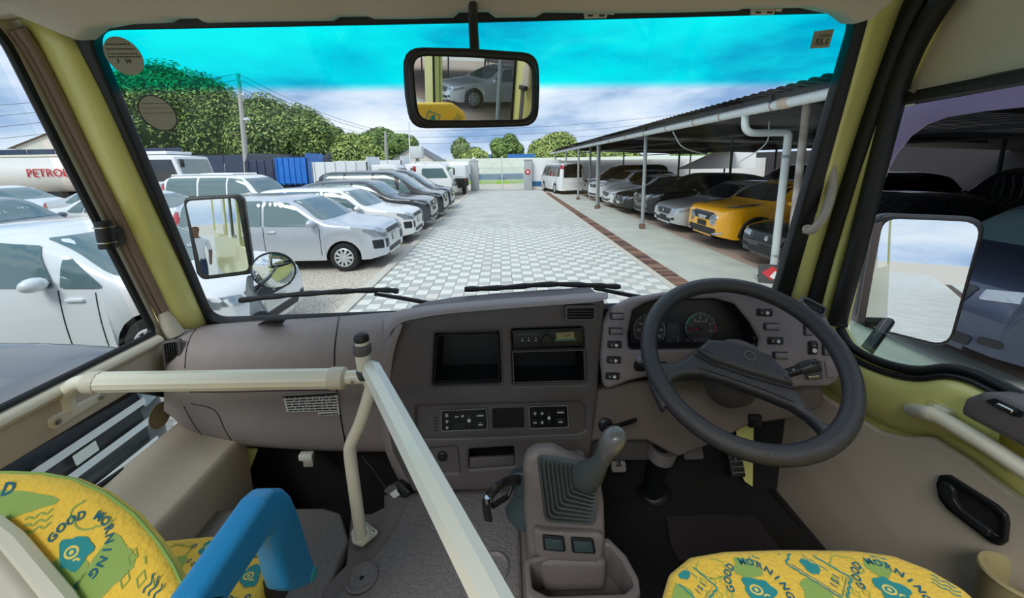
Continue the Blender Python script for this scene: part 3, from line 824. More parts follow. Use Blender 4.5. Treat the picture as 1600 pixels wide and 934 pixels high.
# label stickers on the glove box
G = Plane(on(TL, 486, 626, .0), (0, -1, -.28))
M_PAPER = mat('paper_white', (222, 222, 218), .6); M_INK = mat('ink', (40, 40, 42), .6)
def label_sheet(name, px, lines, label, head=False):
    hs = [on(TL, *p, .0012) for p in px]
    n = (hs[1] - hs[0]).cross(hs[3] - hs[0]).normalized()
    if n.dot(EYE - hs[0]) < 0: n = -n
    pl = Plane(hs[0], n, (0, 0, 1))
    t = thing(name, hs[0], label, 'sticker', 'notices stuck on the glove box')
    f = [pl.uvp(h) for h in hs]
    plate('sheet', pl, f, .0006, M_PAPER, t, h=.004)
    a, b, c_, d = [Vector((*q, 0)) for q in f]
    rnd = random.Random(3)
    bm = bmesh.new()
    for k in range(lines):
        t0 = (k + .9) / (lines + .6); L = a.lerp(d, t0); Rr = b.lerp(c_, t0); x = .04
        while x < .95:
            w = rnd.uniform(.03, .14); e = min(x + w, .97)
            p, q = L.lerp(Rr, x), L.lerp(Rr, e); hh = (a - d).length / lines * .22
            vs = [bm.verts.new(pl.at(s.x, s.y + o, .0048)) for s, o in ((p, -hh), (q, -hh), (q, hh), (p, hh))]
            bm.faces.new(vs); x = e + .02
    bm_obj('printed_lines', bm, M_INK, t)
    return t, pl, f
t, pl, f = label_sheet('notice_sticker', [(443, 616), (528, 611), (531, 640), (449, 642)], 6, 'white notice sticker with rows of black print on the glove box')
plate('header_bar', pl, [f[0], f[1], (f[1][0], f[1][1] - .008), (f[0][0], f[0][1] - .008)], .0004, M_INK, t, h=.0052)
t2, pl2_, f2 = label_sheet('small_sticker', [(498, 643), (531, 641), (532, 646), (499, 648)], 1, 'tiny white and teal sticker below the larger notice on the glove box')

# ================================================================== STEERING WHEEL
SWC = Vector((.5371, .795, 1.6584)); SWN = Vector((-.1609, -.5488, .8203)).normalized()
SWP = Plane(SWC, SWN, (0, .83, .55))
M_SWH = mat('wheel_leather', (56, 56, 60), .36, bump=.35, bscale=500)
sw = thing('steering_wheel', SWC, 'dark grey two spoke steering wheel turned slightly to the right', 'steering wheel')
bm = bmesh.new()
N = 72
tube_bm(bm, [SWP.at(.2005 * math.cos(2 * math.pi * k / N), .2005 * math.sin(2 * math.pi * k / N)) for k in range(N)], .0195, 14, True)
rim = bm_obj('rim', bm, M_SWH, sw, True)
spk = [(1010, 560), (1030, 566), (1048, 567), (1071, 559), (1086, 547), (1105, 535), (1135, 538), (1200, 561), (1238, 603), (1257, 628), (1278, 653), (1300, 664), (1330, 662), (1326, 690), (1296, 714), (1262, 713), (1276, 701), (1286, 686), (1282, 671), (1264, 653), (1238, 636), (1191, 617), (1136, 596), (1096, 585), (1067, 586), (1052, 593), (1048, 603), (1050, 620), (1036, 642), (1016, 604)]
ppx('spokes', SWP, spk, .034, M_SWH, sw, bevel=.011, h=.006, r=.004, bres=3)
pad = [(1086, 551), (1105, 534), (1135, 536), (1168, 545), (1202, 559), (1226, 584), (1240, 606), (1218, 600), (1170, 586), (1112, 566)]
hp = ppx('horn_pad', SWP, pad, .034, M_SWH, sw, bevel=.010, h=.018, r=.006, bres=3)
u, v = SWP.uv(1168, 562)
lathe('emblem', [(.012, .0183), (.012, .0195), (.009, .0195), (.009, .0185)], SWP.at(u, v), SWN, mat('emblem_grey', (96, 98, 100), .35), hp, 24, closed=False)
ss = SWP.shifted(.0065)
tube('pad_seam', [ss.at(*ss.uv(x, y)) for x, y in ((1084, 553), (1112, 569), (1170, 589), (1220, 603), (1242, 608))], .0018, M_RUBBER, sw, seg=6)
tube('spoke_crease', [ss.at(*ss.uv(x, y)) for x, y in ((1092, 575), (1140, 590), (1192, 608), (1240, 628))], .0014, M_RUBBER, sw, seg=6)
colm = thing('steering_column', (.45, .98, 1.0), 'dark steering column with stalks running down behind the wheel', 'steering column')
lathe('hub', [(.055, -.02), (.06, -.05), (.062, -.13), (.05, -.17)], SWC, SWN, M_DASHD, colm, 28)
lathe('shaft', [(.024, 0), (.03, .02), (.026, .3)], PY(1018, 770, 1.02), (PY(1040, 660, .98) - PY(1018, 770, 1.02)), M_BLACK, colm, 20)
c0, c1 = PY(1031, 712, 1.0), PY(1040, 682, .98)
ax = (c1 - c0)
lathe('column_boot', [(.034, 0), (.040, .004), (.034, .011), (.041, .015), (.034, .022), (.042, .026), (.035, .033), (.043, .037), (.036, .045)], c0, ax, M_DASHD, colm, 24)
lathe('boot_flange', [(.06, 0), (.055, .012), (.04, .02)], PZ(1020, 765, 1.0), (0, 0, 1), M_BLACK, colm, 24)
stk = tube('wiper_stalk', [PY(1214, 589, .85), PY(1234, 582, .845), PY(1250, 577, .84)], [.009, .0105, .0115], M_BLACK, colm, seg=12)
tube('stalk_knob', [PY(1251, 577, .84), PY(1264, 573, .835), PY(1279, 570, .83)], [.0150, .0155, .0145], M_SWD, stk, seg=14)
for q in ((1228, 580), (1240, 577), (1268, 570)):
    p = PY(*q, .825); plate('stalk_mark', Plane(p, (0, -1, .3)), rrect(0, 0, .006, .0016, .0003), .0005, M_WHITEP, stk)
stk2 = tube('turn_stalk', [PY(1040, 570, .87), PY(1015, 573, .86), PY(994, 572, .855)], [.009, .010, .012], M_BLACK, colm, seg=12)
box('stalk_switch', PY(1000, 562, .86), (.016, .02, .010), M_SW, stk2, bevel=.002)
lv = tube('parking_lever', [PY(946, 668, .95), PY(968, 664, .90), PY(992, 656, .87)], [.010, .011, .011], M_BLACK, None, seg=8, flat=.5)
tag(lv, 'dark flat lever pointing right above the gear knob below the binnacle', 'lever')
brk = thing('bracket', PY(1170, 655, .98), 'dark metal bracket with connector hanging under the lower dash', 'bracket')
box('bracket_plate', PY(1160, 657, .97), (.07, .03, .008), mat('grey_steel', (120, 116, 112), .5, metal=.3), brk, bevel=.002)
box('connector', PY(1176, 654, .955), (.035, .03, .035), M_BLACK, brk, bevel=.003)

# ---- pedals
def pedal(name, q, w, h, label, y=1.02, m=None):
    c = PY(*q, y); pl = Plane(c, (0, -1, .55))
    t = thing(name, c, label, 'pedal', 'foot pedals')
    p = plate('pedal_pad', pl, rrect(0, 0, w, h, .008), .012, m or M_BLACK, t, bevel=.003)
    for k in range(5):
        plate('pad_rib', pl, rrect(0, (k - 2) * h * .17, w * .82, h * .05, .0008), .003, m or M_DASHD, p, h=.0025)
    tube('pedal_arm', [c, c + Vector((0, .05, .05)), c + Vector((.01, .08, .22))], .007, M_BLACK, t, seg=8)
    return t
pedal('brake_pedal', (1083, 702), .060, .055, 'broad ribbed pedal right of the steering column', 1.02, M_DASHD)
pedal('clutch_pedal', (967, 729), .044, .030, 'pale ribbed pedal just behind the gear knob', 1.0, mat('pedal_grey', (140, 138, 136), .5))
pedal('accelerator_pedal', (1150, 720), .045, .09, 'dark narrow pedal nearest the driver door', 1.04)
# ================================================================== CABIN THINGS
# ---- gear shift console
M_CON = mat('console_plastic', (116, 109, 107), .5, bump=.2, bscale=350)
M_BOOT = mat('boot_rubber', (64, 70, 70), .5)
M_TEAL = mat('switch_teal', (58, 72, 74), .35)
con = thing('gear_console', (.12, .72, 1.22), 'dark grey gear lever console with ribbed boot between the seats', 'gear console')
CP = Plane(PY(880, 880, .64), (0, -1, .25))
ppx('console_body', CP, [(818, 735), (823, 716), (838, 705), (866, 703), (938, 740), (946, 790), (948, 860), (944, 918), (845, 922), (826, 866), (819, 800)], .045, M_CON, con, bevel=.014, r=.02, bres=3)
box('console_core', (.115, .76, 1.30), (.15, .16, .20), M_CON, con, bevel=.01)
ppx('console_lower', CP, [(838, 864), (946, 866), (944, 916), (848, 918)], .10, M_CON, con, bevel=.012, h=.016, r=.015, bres=3)
ppx('switch_panel', CP, [(832, 818), (850, 822), (934, 826), (942, 832), (938, 866), (930, 872), (848, 868), (836, 858)], .02, M_CON, con, bevel=.006, h=.014, r=.01)
for q in ([(846, 826), (879, 829), (882, 852), (848, 849)], [(889, 830), (924, 832), (928, 855), (892, 853)]):
    fr = ppx('console_switch', CP, q, .01, M_BLACK, con, h=.018, r=.004, bevel=.001)
    cu = sum(p[0] for p in q) / 4; cv = sum(p[1] for p in q) / 4
    ppx('switch_cap', CP, [(cu + (x - cu) * .8, cv + (y - cv) * .72) for x, y in q], .006, M_TEAL, fr, h=.021, r=.003, bevel=.001)
# boot: nested rounded rectangles shrinking towards the lever
A = [(838, 708), (928, 722), (931, 820), (851, 814)]
B = [(903, 724), (931, 722), (934, 768), (905, 752)]
rows = []
NB = 9
for k in range(NB + 1):
    t = k / NB
    q = [(a[0] + (b[0] - a[0]) * t, a[1] + (b[1] - a[1]) * t) for a, b in zip(A, B)]
    pl = CP.shifted(.006 + .085 * t)
    for s_, dh in ((1.0, 0), (.97, .005), (.90, .0045), (.885, -.001)) if k < NB else ((1.0, 0), (.9, .006)):
        cx_, cy_ = sum(p[0] for p in q) / 4, sum(p[1] for p in q) / 4
        f = fillet([pl.uv(cx_ + (x - cx_) * s_, cy_ + (y - cy_) * s_) for x, y in q], .012 * (1 - .4 * t), 4)
        rows.append([pl.at(u, v, dh) for u, v in f])
loft('gear_boot', rows, M_BOOT, con, nr=1, nc=1, closed_c=True, cap=True, smooth='auto')
pl = CP.shifted(.09)
lev = tube('gear_lever', [pl.hit(916, 744), PY(926, 738, .575), PY(938, 722, .57), PY(950, 700, .565)], [.026, .021, .014, .015], M_BOOT, con, seg=16)
kn = loft('gear_knob', [[PY(950, 704, .562) + (Vector((math.cos(a), 0, 0)) * r + Vector((0, math.sin(a), 0)) * r) + Vector((.30, -.12, 1)).normalized() * h for a in [2 * math.pi * k / 18 for k in range(18)]]
          for r, h in ((.012, -.012), (.017, .002), (.0205, .016), (.0205, .028), (.017, .038), (.010, .044), (.001, .046))], mat('knob_plastic', (92, 92, 92), .32, coat=.3), con, nr=2, nc=1, closed_c=True)
kp = PY(969, 691, .548)
KP = Plane(kp, (.35, -1, .35))
for r_ in (rrect(0, 0, .012, .0012, .0003), rrect(-.005, 0, .0012, .010, .0003), rrect(0, 0, .0012, .010, .0003), rrect(.005, 0, .0012, .010, .0003)):
    plate('shift_mark', KP, r_, .0006, mat('pattern_grey', (150, 146, 142), .5), con)
# tray
tr_px = [(822, 896), (828, 932), (852, 944), (984, 938), (1001, 924), (998, 902), (978, 868), (952, 842), (938, 846), (940, 905), (850, 914)]
ppx('tray_floor', flat(1.262), [(822, 925), (850, 975), (984, 970), (1001, 950), (985, 905), (945, 885)], .02, M_CON, con)
T0 = flat(1.335)
o_ = fillet([T0.uv(*p) for p in [(819, 872), (822, 930), (850, 946), (984, 940), (1001, 926), (998, 902), (978, 866), (950, 838), (900, 850)]], .012)
i_ = fillet([T0.uv(*p) for p in [(828, 878), (832, 918), (856, 930), (976, 926), (990, 914), (986, 900), (970, 872), (950, 850), (900, 860)]], .010)
plate('tray', T0, o_, .08, M_CON, con, holes=[i_], bevel=.004, bres=2)
# folding cup holder
cup = thing('cup_holder', PY(790, 780, .72), 'dark folding cup holder hooked on the left of the gear console', 'cup holder')
tube('ring', catmull([PY(816, 752, .72), PY(800, 749, .66), PY(778, 760, .62), (PY(764, 776, .62)), PY(760, 790, .63), PY(763, 812, .64)], 4), [.004] * 21, M_BLACK, cup, seg=8, flat=2.2)
tube('ring_tip', [PY(762, 776, .612), PY(763, 784, .612)], .006, M_CHROME, cup, seg=8)
ppx('hinge_block', Plane(PY(808, 760, .70), (-.4, -1, .3)), [(795, 742), (812, 738), (822, 742), (822, 772), (806, 780), (800, 764)], .03, M_TEAL, cup, bevel=.004)
ppx('lower_arm', Plane(PY(806, 790, .70), (-.4, -1, .3)), [(800, 776), (822, 768), (822, 832), (808, 830), (792, 812), (788, 796)], .02, M_TEAL, cup, bevel=.004, r=.008)
tube('arm_link', [PY(803, 750, .70), PY(793, 776, .68), PY(770, 790, .65)], .0055, M_BLACK, cup, seg=8)

# ---- handrail: post, two bars
def ribbed(name, pts, r, m, parent, n=24):
    bm = bmesh.new(); pts = [Vector(p) for p in pts]; d = (pts[-1] - pts[0]).normalized()
    a = d.cross(Vector((0, 0, 1))).normalized(); b = d.cross(a); rings = []
    for p in pts:
        rings.append([bm.verts.new(p + (a * math.cos(2 * math.pi * k / n) + b * math.sin(2 * math.pi * k / n)) * (r if k % 2 else r * .955)) for k in range(n)])
    for A_, B_ in zip(rings, rings[1:]):
        for k in range(n): bm.faces.new((A_[k], A_[(k + 1) % n], B_[(k + 1) % n], B_[k]))
    bm.faces.new(rings[0][::-1]); bm.faces.new(rings[-1])
    return bm_obj(name, bm, m, parent)
rail = thing('handrail', PZ(567, 838, FLZ), 'cream entrance handrail with ribbed bar across the glove box and post to the floor', 'handrail')
RY = .77
ribbed('cross_bar', [PY(152, 597, RY), PY(520, 591, RY)], .0215, M_CREAM, rail)
lathe('bar_cap', [(.0225, 0), (.0235, .006), (.023, .03), (.014, .036)], PY(516, 591, RY), (1, 0, 0), M_BEIGEL, rail, 24)
lathe('bar_cap', [(.0225, 0), (.0235, .01), (.022, .026), (.017, .03)], PY(158, 597, RY), (-1, 0, 0), M_BEIGEL, rail, 24)
tube('connector', [PY(530, 590, RY), PY(572, 588, RY)], .0145, M_CREAM, rail, seg=14)
lathe('screw', [(.004, 0), (.004, .003), (.001, .004)], PY(551, 595, RY - .0135), (0, -1, 0), M_CHROME, rail, 10)
tube('elbow', catmull([PY(146, 597, RY), PY(126, 597, RY), PY(110, 605, RY), PY(102, 622, RY + .004), PX(104, 642, -.945)], 5), .0150, M_CREAM, rail, seg=16)
ppx('wall_bracket', LW, [(64, 657), (72, 650), (146, 614), (153, 617), (150, 626), (116, 646), (76, 671), (66, 668)], .014, M_CREAM, rail, bevel=.004, h=.016)
for q in ((77, 659), (147, 620)):
    lathe('bracket_screw', [(.006, 0), (.006, .003), (.001, .004)], LW.hit(*q) + Vector((.016, 0, 0)), (1, 0, 0), M_CHROME, rail, 12)
post = [(567, 556), (572, 585), (579, 600), (577, 615), (563, 660), (549, 692), (547, 708), (552, 750), (562, 822), (564, 836)]
tube('post', catmull([PY(x, y, RY) for x, y in post], 5), .0135, M_CREAM, rail, seg=16)
pp = PY(567, 556, RY)
lathe('post_head', [(.0135, -.03), (.0155, -.01), (.0155, .01), (.014, .02)], pp, (0, 0, 1), M_CREAM, rail, 20)
lathe('collar', [(.0175, .006), (.019, .012), (.0185, .024), (.0165, .028)], pp, (0, 0, 1), M_DASHD, rail, 20)
lathe('post_neck', [(.0145, .026), (.0135, .036)], pp, (0, 0, 1), M_CREAM, rail, 20)
lathe('rubber_tip', [(.0155, .035), (.0155, .044), (.011, .051), (.001, .054)], pp, (0, 0, 1), M_BLACK, rail, 20)
lathe('hinge_ring', [(.0150, -.050), (.0165, -.046), (.0165, -.034), (.0150, -.030)], pp, (0, 0, 1), M_TEAL, rail, 20)
M_ALU = mat('pale_alloy', (222, 224, 212), .28, metal=.15, coat=.4)
b0, b1 = PY(578, 572, RY - .012), PZ(772, 940, 1.645)
dirb = (b1 - b0).normalized()
bm = bmesh.new(); tube_bm(bm, [b0, b0 + dirb * .02, b1 + dirb * .25], [.014, .0205, .0205], 8)
bm_obj('swing_bar', bm, M_ALU, rail)
FP = flat(FLZ)
ppx('base_plate', FP, [(548, 836), (554, 822), (574, 818), (592, 832), (566, 854), (556, 850)], .010, M_CREAM, rail, bevel=.003, h=.006, r=.006)
lathe('base_collar', [(.024, 0), (.022, .008), (.015, .014)], PZ(566, 836, FLZ + .006), (0, 0, 1), M_CREAM, rail, 20)
for q in ((582, 832), (567, 846), (556, 834)):
    lathe('base_screw', [(.005, 0), (.005, .003), (.001, .004)], PZ(*q, FLZ + .006), (0, 0, 1), M_CHROME, rail, 10)
# diagnostic plug and cable under the dash
plug = thing('wall_plug', PY(615, 768, .93), 'dark connector block with a white label beside the engine cover', 'connector')
plug.name = 'connector_block'
BP = Plane(PY(615, 768, .93), (-.5, -1, .7))
ppx('block', BP, [(599, 772), (606, 757), (622, 750), (640, 768), (634, 778), (616, 790)], .03, M_BLACK, plug, bevel=.003)
ppx('block_lid', BP, [(601, 766), (610, 758), (620, 756), (624, 764), (612, 774)], .02, M_DASHD, plug, bevel=.002, h=.008)
ppx('paper_label', BP, [(612, 770), (622, 763), (628, 772), (618, 778)], .001, M_PAPER, plug, h=.009)
tube('cable', catmull([BP.hit(604, 764), PY(594, 750, .95), PY(586, 736, .98), PY(566, 712, 1.03)], 5), .004, M_BLACK, plug, seg=8)
bx_ = thing('latch_bracket', PY(480, 716, 1.04), 'pale metal bracket hanging under the glove box', 'bracket')
box('bracket_plate', PY(479, 712, 1.04), (.04, .02, .02), M_PAPER, bx_, bevel=.003)
box('bracket_tongue', PY(482, 722, 1.035), (.03, .008, .028), mat('latch_grey', (176, 170, 164), .4), bx_, bevel=.003)

# ---- seats with their printed fabric
M_FAB = mat('yellow_fabric', (250, 206, 72), .85, var=.05, vscale=120, bump=.6, bscale=180, sheen=.2)
M_PT = mat('print_teal', (44, 146, 148), .85); M_PG = mat('print_green', (148, 178, 92), .85); M_PB = mat('print_blue', (26, 104, 124), .85)
M_PY_ = mat('print_pale', (238, 214, 110), .85)
def inside(p, poly):
    x, y = p; c = False; j = len(poly) - 1
    for i in range(len(poly)):
        (xi, yi), (xj, yj) = poly[i][:2], poly[j][:2]
        if (yi > y) != (yj > y) and x < (xj - xi) * (y - yi) / (yj - yi) + xi: c = not c
        j = i
    return c
class Print:
    """printed motifs on a flat piece of fabric, one mesh per ink colour"""
    def __init__(s, plane, outline, parent, h=.0008):
        s.p, s.out, s.parent, s.h, s.k = plane, outline, parent, h, {}
    mar = .017
    def ok(s, p): return not s.out or all(inside((p[0] + dx * s.mar, p[1] + dy * s.mar), s.out) for dx, dy in ((1, 0), (-1, 0), (0, 1), (0, -1)))
    def put(s, ink, polys, lift=0.0, whole=False):
        if whole and not all(s.ok(p) for q in polys for p in q): return
        bm, n = s.k.setdefault(ink.name, (bmesh.new(), ink))
        for q in polys:
            q = [(p[0], p[1]) for p in q]
            if not whole and not all(s.ok(p) for p in q): continue
            f = bm.faces.new([bm.verts.new((x, y, s.h + lift)) for x, y in q])
            if f.normal.z < 0: f.normal_flip()
    def band(s, ink, pts, w, closed=False, lift=0.0):
        pts = [Vector(p[:2]) for p in pts]; n = len(pts); L = []; R = []
        for i in range(n):
            a = pts[i - 1] if i or closed else pts[i]; b = pts[(i + 1) % n] if i < n - 1 or closed else pts[i]
            d = (b - a); d = d.normalized() if d.length else Vector((1, 0)); q = Vector((-d.y, d.x)) * w / 2
            L.append(pts[i] + q); R.append(pts[i] - q)
        s.put(ink, [[L[i], L[(i + 1) % n], R[(i + 1) % n], R[i]] for i in range(n if closed else n - 1)], lift)
    def letters(s, ink, txt, size, fn, lift=0.0):
        """fn(k) -> (x, y, angle) for the k-th letter"""
        for k, ch in enumerate(txt):
            if ch == ' ': continue
            me = text_mesh(ch, size, 0, bold=.03); x, y, a = fn(k); ca, sa = math.cos(a), math.sin(a)
            vs = [(x + v.co.x * ca - v.co.y * sa, y + v.co.x * sa + v.co.y * ca) for v in me.vertices]
            s.put(ink, [[vs[i] for i in f.vertices] for f in me.polygons], lift, True)
            bpy.data.meshes.remove(me)
    def done(s):
        for nm, (bm, ink) in s.k.items():
            for f in bm.faces:
                f.normal_update()
                if f.normal.z < 0: f.normal_flip()
            me = bpy.data.meshes.new('fabric_print'); bm.to_mesh(me); bm.free()
            link_mesh('fabric_print', me, ink, s.parent, False, s.p.mat(0))['kind'] = 'stuff'
    # motifs
    def blob(s, ink, cx, cy, r, seed, lift=0.0, sq=1.0, rot=0):
        rn = random.Random(seed); ph = [rn.uniform(0, 6.3) for _ in range(3)]
        pts = []
        for k in range(28):
            a = 2 * math.pi * k / 28; q = r * (1 + .12 * math.sin(3 * a + ph[0]) + .08 * math.sin(5 * a + ph[1]) + .05 * math.sin(8 * a + ph[2]))
            x, y = q * math.cos(a), q * sq * math.sin(a)
            for _ in range(16):
                c_ = (cx + x * math.cos(rot) - y * math.sin(rot), cy + x * math.sin(rot) + y * math.cos(rot))
                if s.ok(c_): break
                x, y = x * .9, y * .9
            pts.append(c_)
        s.put(ink, [[(cx, cy), pts[k], pts[(k + 1) % 28]] for k in range(28)], lift)
    def badge(s, cx, cy, r, rot, seed):
        s.blob(M_PT, cx, cy, r * .55, seed, .0002, .78, rot)
        s.band(M_PY_, [(cx + r * .2 * math.cos(a) - .1 * r, cy + r * .15 * math.sin(a)) for a in [2 * math.pi * k / 16 for k in range(16)]], r * .07, True, .0004)
        s.put(M_PY_, [[(cx - .1 * r + r * .07 * math.cos(a), cy + r * .07 * math.sin(a)) for a in [2 * math.pi * k / 10 for k in range(10)]]], .0004)
        s.band(M_PY_, [(cx + r * (.05 + .07 * k), cy - r * .22 + r * .05 * math.sin(k)) for k in range(4)], r * .06, False, .0004)
        txt = 'GOOD MORNING ★ '
        n = len(txt)
        def fn(k):
            a = math.pi * .98 + rot - k * 2 * math.pi / (2 * n - 8) * 1.05
            return (cx + r * math.cos(a), cy + r * math.sin(a), a - math.pi / 2)
        s.letters(M_PB, txt, r * .36, fn, .0004)
        s.letters(M_PB, 'GOOD', r * .3, lambda k: (cx + r * math.cos(-math.pi * .72 + rot + k * .42), cy + r * math.sin(-math.pi * .72 + rot + k * .42), -math.pi * .72 + rot + k * .42 + math.pi / 2), .0004)
    def stamp(s, cx, cy, w, h, rot):
        def T(x, y): return (cx + x * math.cos(rot) - y * math.sin(rot), cy + x * math.sin(rot) + y * math.cos(rot))
        e = []
        for (x0, y0, x1, y1, n) in ((-w, -h, w, -h, 8), (w, -h, w, h, 11), (w, h, -w, h, 8), (-w, h, -w, -h, 11)):
            for k in range(n):
                t = k / n; o = (1 if k % 2 else .94)
                e.append(T((x0 + (x1 - x0) * t) * o, (y0 + (y1 - y0) * t) * o))
        inn = [T(x * .78, y * .84) for x, y in ((-w, -h), (w, -h), (w, h), (-w, h))]
        s.band(M_PT, e, w * .12, True, .0003)
        s.band(M_PB, inn, w * .06, True, .0003)
        s.blob(M_PT, *T(-w * .05, h * .25), w * .42, 5, .0003, 1.3, rot)
        s.band(M_PT, [T(w * .4, h * .6 - k * h * .18 + 0) if k % 2 else T(w * .5, h * .6 - k * h * .18) for k in range(6)], w * .06, False, .0004)
        s.letters(M_PB, '151', w * .5, lambda k: (*T((k - 1) * w * .38, -h * .55), rot), .0004)
    def cloud(s, cx, cy, r, ink):
        pts = []
        for k in range(40):
            a = 2 * math.pi * k / 40; q = r * (1 + .16 * abs(math.sin(2.5 * a)))
            pts.append((cx + q * 1.25 * math.cos(a), cy + q * .8 * math.sin(a)))
        s.band(ink, pts, r * .09, True, .0002)
    def waves(s, cx, cy, L, rot, ink):
        for j in range(3):
            pts = []
            for k in range(14):
                x = L * (k / 13 - .5); y = (j - 1) * L * .24 + L * .06 * math.sin(k * 1.1)
                pts.append((cx + x * math.cos(rot) - y * math.sin(rot), cy + x * math.sin(rot) + y * math.cos(rot)))
            s.band(ink, pts, L * .06, False, .0002)
    def diamonds(s, cx, cy, L, ink):
        for i in range(3):
            for j in range(2):
                x, y = cx + i * L * .7, cy + j * L * .8
                s.band(ink, [(x - L * .2, y), (x, y + L * .3), (x + L * .2, y), (x, y - L * .3)], L * .07, True, .0002)

def puff(me, plane_n_sign=1, amt=.02): pass
# driver seat
ds = thing('driver_seat', (.46, .3, 1.17), 'yellow driver seat printed with teal postage stamps at the steering wheel', 'seat')
DS = flat(1.46)
c_px = [(1026, 985), (1032, 930), (1045, 886), (1076, 861), (1130, 852), (1220, 849), (1330, 850), (1392, 858), (1450, 880), (1510, 914), (1550, 950)]
d_out = [DS.uv(*p) for p in c_px] + [(.70, .30), (.72, .05), (.21, .05), (.205, .35)]
d_out = fillet(d_out, .03)
cush = plate('cushion', DS, d_out, .13, M_FAB, ds, bevel=.020, bres=4)
box('seat_base', (.46, .28, 1.255), (.40, .36, .15), M_BLACK, ds, bevel=.02)
DB = Plane((.46, -.06, 1.70), (0, 1, .18))
bk_o = fillet([(-.25, -.32), (.25, -.32), (.25, .16), (.13, .24), (-.13, .24), (-.25, .16)], .06)
bk = plate('backrest', DB, bk_o, .12, M_FAB, ds, bevel=.03, bres=4)

pr = Print(DS, d_out, cush)
q = lambda x, y: DS.uv(x, y)
pr.stamp(*q(1075, 902), .021, .036, .62); pr.stamp(*q(1278, 892), .024, .038, .72)
pr.badge(*q(1186, 922), .041, .0, 3); pr.badge(*q(1394, 922), .041, -.1, 4)
pr.waves(*q(1168, 862), .034, -.9, M_PT); pr.waves(*q(1366, 866), .030, -.8, M_PT); pr.waves(*q(1478, 916), .03, -.8, M_PT)
pr.cloud(*q(1112, 888), .017, M_PG); pr.cloud(*q(1322, 884), .017, M_PG); pr.cloud(*q(1212, 856), .012, M_PT)
pr.blob(M_PG, *q(1062, 930), .018, 8); pr.blob(M_PG, *q(1276, 928), .020, 9); pr.blob(M_PG, *q(1166, 888), .020, 12, 0, .8); pr.blob(M_PG, *q(1372, 888), .018, 14, 0, .8)
pr.diamonds(*q(1108, 930), .022, M_PG); pr.diamonds(*q(1322, 928), .022, M_PG)
pr.letters(M_PG, 'GOOSH', .012, lambda k: (*q(1084 + k * 7, 866 - 3 * (k - 2) * (2 - k) * -.5), .3 - k * .15)); pr.letters(M_PG, 'GOOSH', .012, lambda k: (*q(1276 + k * 7, 858 - 0), .3 - k * .15))
pr.letters(M_PG, '59', .014, lambda k: (*q(1462 + k * 8, 898), -.4))
pr.done()
pr = Print(DB, bk_o, bk)
pr.badge(-.08, .12, .08, 0, 5); pr.stamp(.1, .2, .04, .05, .4); pr.waves(.14, .02, .1, -.5, M_PB); pr.badge(.1, -.1, .08, 0, 9); pr.blob(M_PG, -.12, -.1, .05, 3)
pr.done()
# passenger seat behind the driver, seen in the cabin mirror
ps = thing('bus_seat', (.42, -.8, 1.17), 'yellow printed passenger seat behind the driver, reflected in the cabin mirror', 'seat')
PS = Plane((.42, -.78, 1.66), (0, 1, .12))
ps_o = fillet([(-.24, -.4), (.24, -.4), (.24, .24), (.16, .30), (-.16, .30), (-.24, .24)], .05)
pb = plate('backrest', PS, ps_o, .1, M_FAB, ps, bevel=.02, bres=4)
box('cushion', (.42, -.58, 1.38), (.48, .40, .12), M_FAB, ps, bevel=.03, seg=3); box('seat_base', (.42, -.6, 1.25), (.4, .34, .16), M_BLACK, ps, bevel=.01)
pr = Print(PS, ps_o, pb)
pr.badge(.1, .13, .07, 0, 5); pr.stamp(-.02, .2, .04, .05, .4); pr.badge(-.12, .08, .07, 0, 9); pr.waves(.17, .0, .08, -.5, M_PB); pr.waves(-.18, .2, .07, -.9, M_PB)
pr.done()
# guide seat, seen from behind
gs = thing('guide_seat', (-.6, .4, FLZ), 'yellow printed guide seat with blue armrest behind the handrail', 'seat')
GS = flat(1.46)
g_out_ = fillet([GS.uv(438, 862), GS.uv(426, 838), GS.uv(330, 829), (-.85, .575), (-.88, .20), (-.36, .20), GS.uv(408, 950)], [.03, .03, .02, .06, .04, .04, .02])
gc = plate('cushion', GS, g_out_, .12, M_FAB, gs, bevel=.020, bres=4)
box('seat_pedestal', (-.60, .38, 1.29), (.36, .30, .14), mat('pedestal_grey', (86, 84, 84), .5), gs, bevel=.02)
box('seat_bracket', PX(437, 905, -.365), (.02, .05, .06), M_BLACK, gs, bevel=.004)
BK = Plane((-.6, .40, 1.66), (0, -.8, .6))      # folded a little forward
b_px = [(-330, 790), (-180, 748), (-80, 740), (0, 739), (50, 741), (100, 750), (150, 772), (196, 806), (232, 848), (258, 888), (277, 930), (286, 980), (270, 1040), (-330, 1040)]
b_o = [tuple(p) for p in fillet([BK.uv(*p) for p in b_px], .03)]
gb = plate('backrest', BK, b_o, .034, M_FAB, gs, bevel=.016, bres=4)
tube('piping', [BK.at(*BK.uv(x, y), -.012) for x, y in [(-80, 741), (0, 740), (50, 742), (100, 751), (150, 773), (196, 807), (232, 849), (258, 889), (277, 931)]], .0022, M_PG, gs, seg=6)
ppx('seat_shell', BK, [(-330, 800), (-120, 800), (0, 822), (30, 846), (62, 884), (104, 936), (130, 990), (-330, 990)], .03, M_BEIGEL, gs, bevel=.010, h=.028, r=.02)
tube('shell_edge', [BK.at(*BK.uv(x, y), .010) for x, y in [(0, 818), (34, 844), (68, 884), (112, 936), (140, 985)]], .012, M_CREAM, gs, seg=8)
BKN = BK
pr = Print(BKN, b_o, gb)
q = lambda x, y: BKN.uv(x, y)
pr.blob(M_PG, *q(40, 776), .042, 21, -.0003, .45, .0); pr.blob(M_PG, *q(172, 880), .046, 22, -.0003, .5, 1.0); pr.blob(M_PG, *q(90, 905), .034, 24, -.0003, .6)
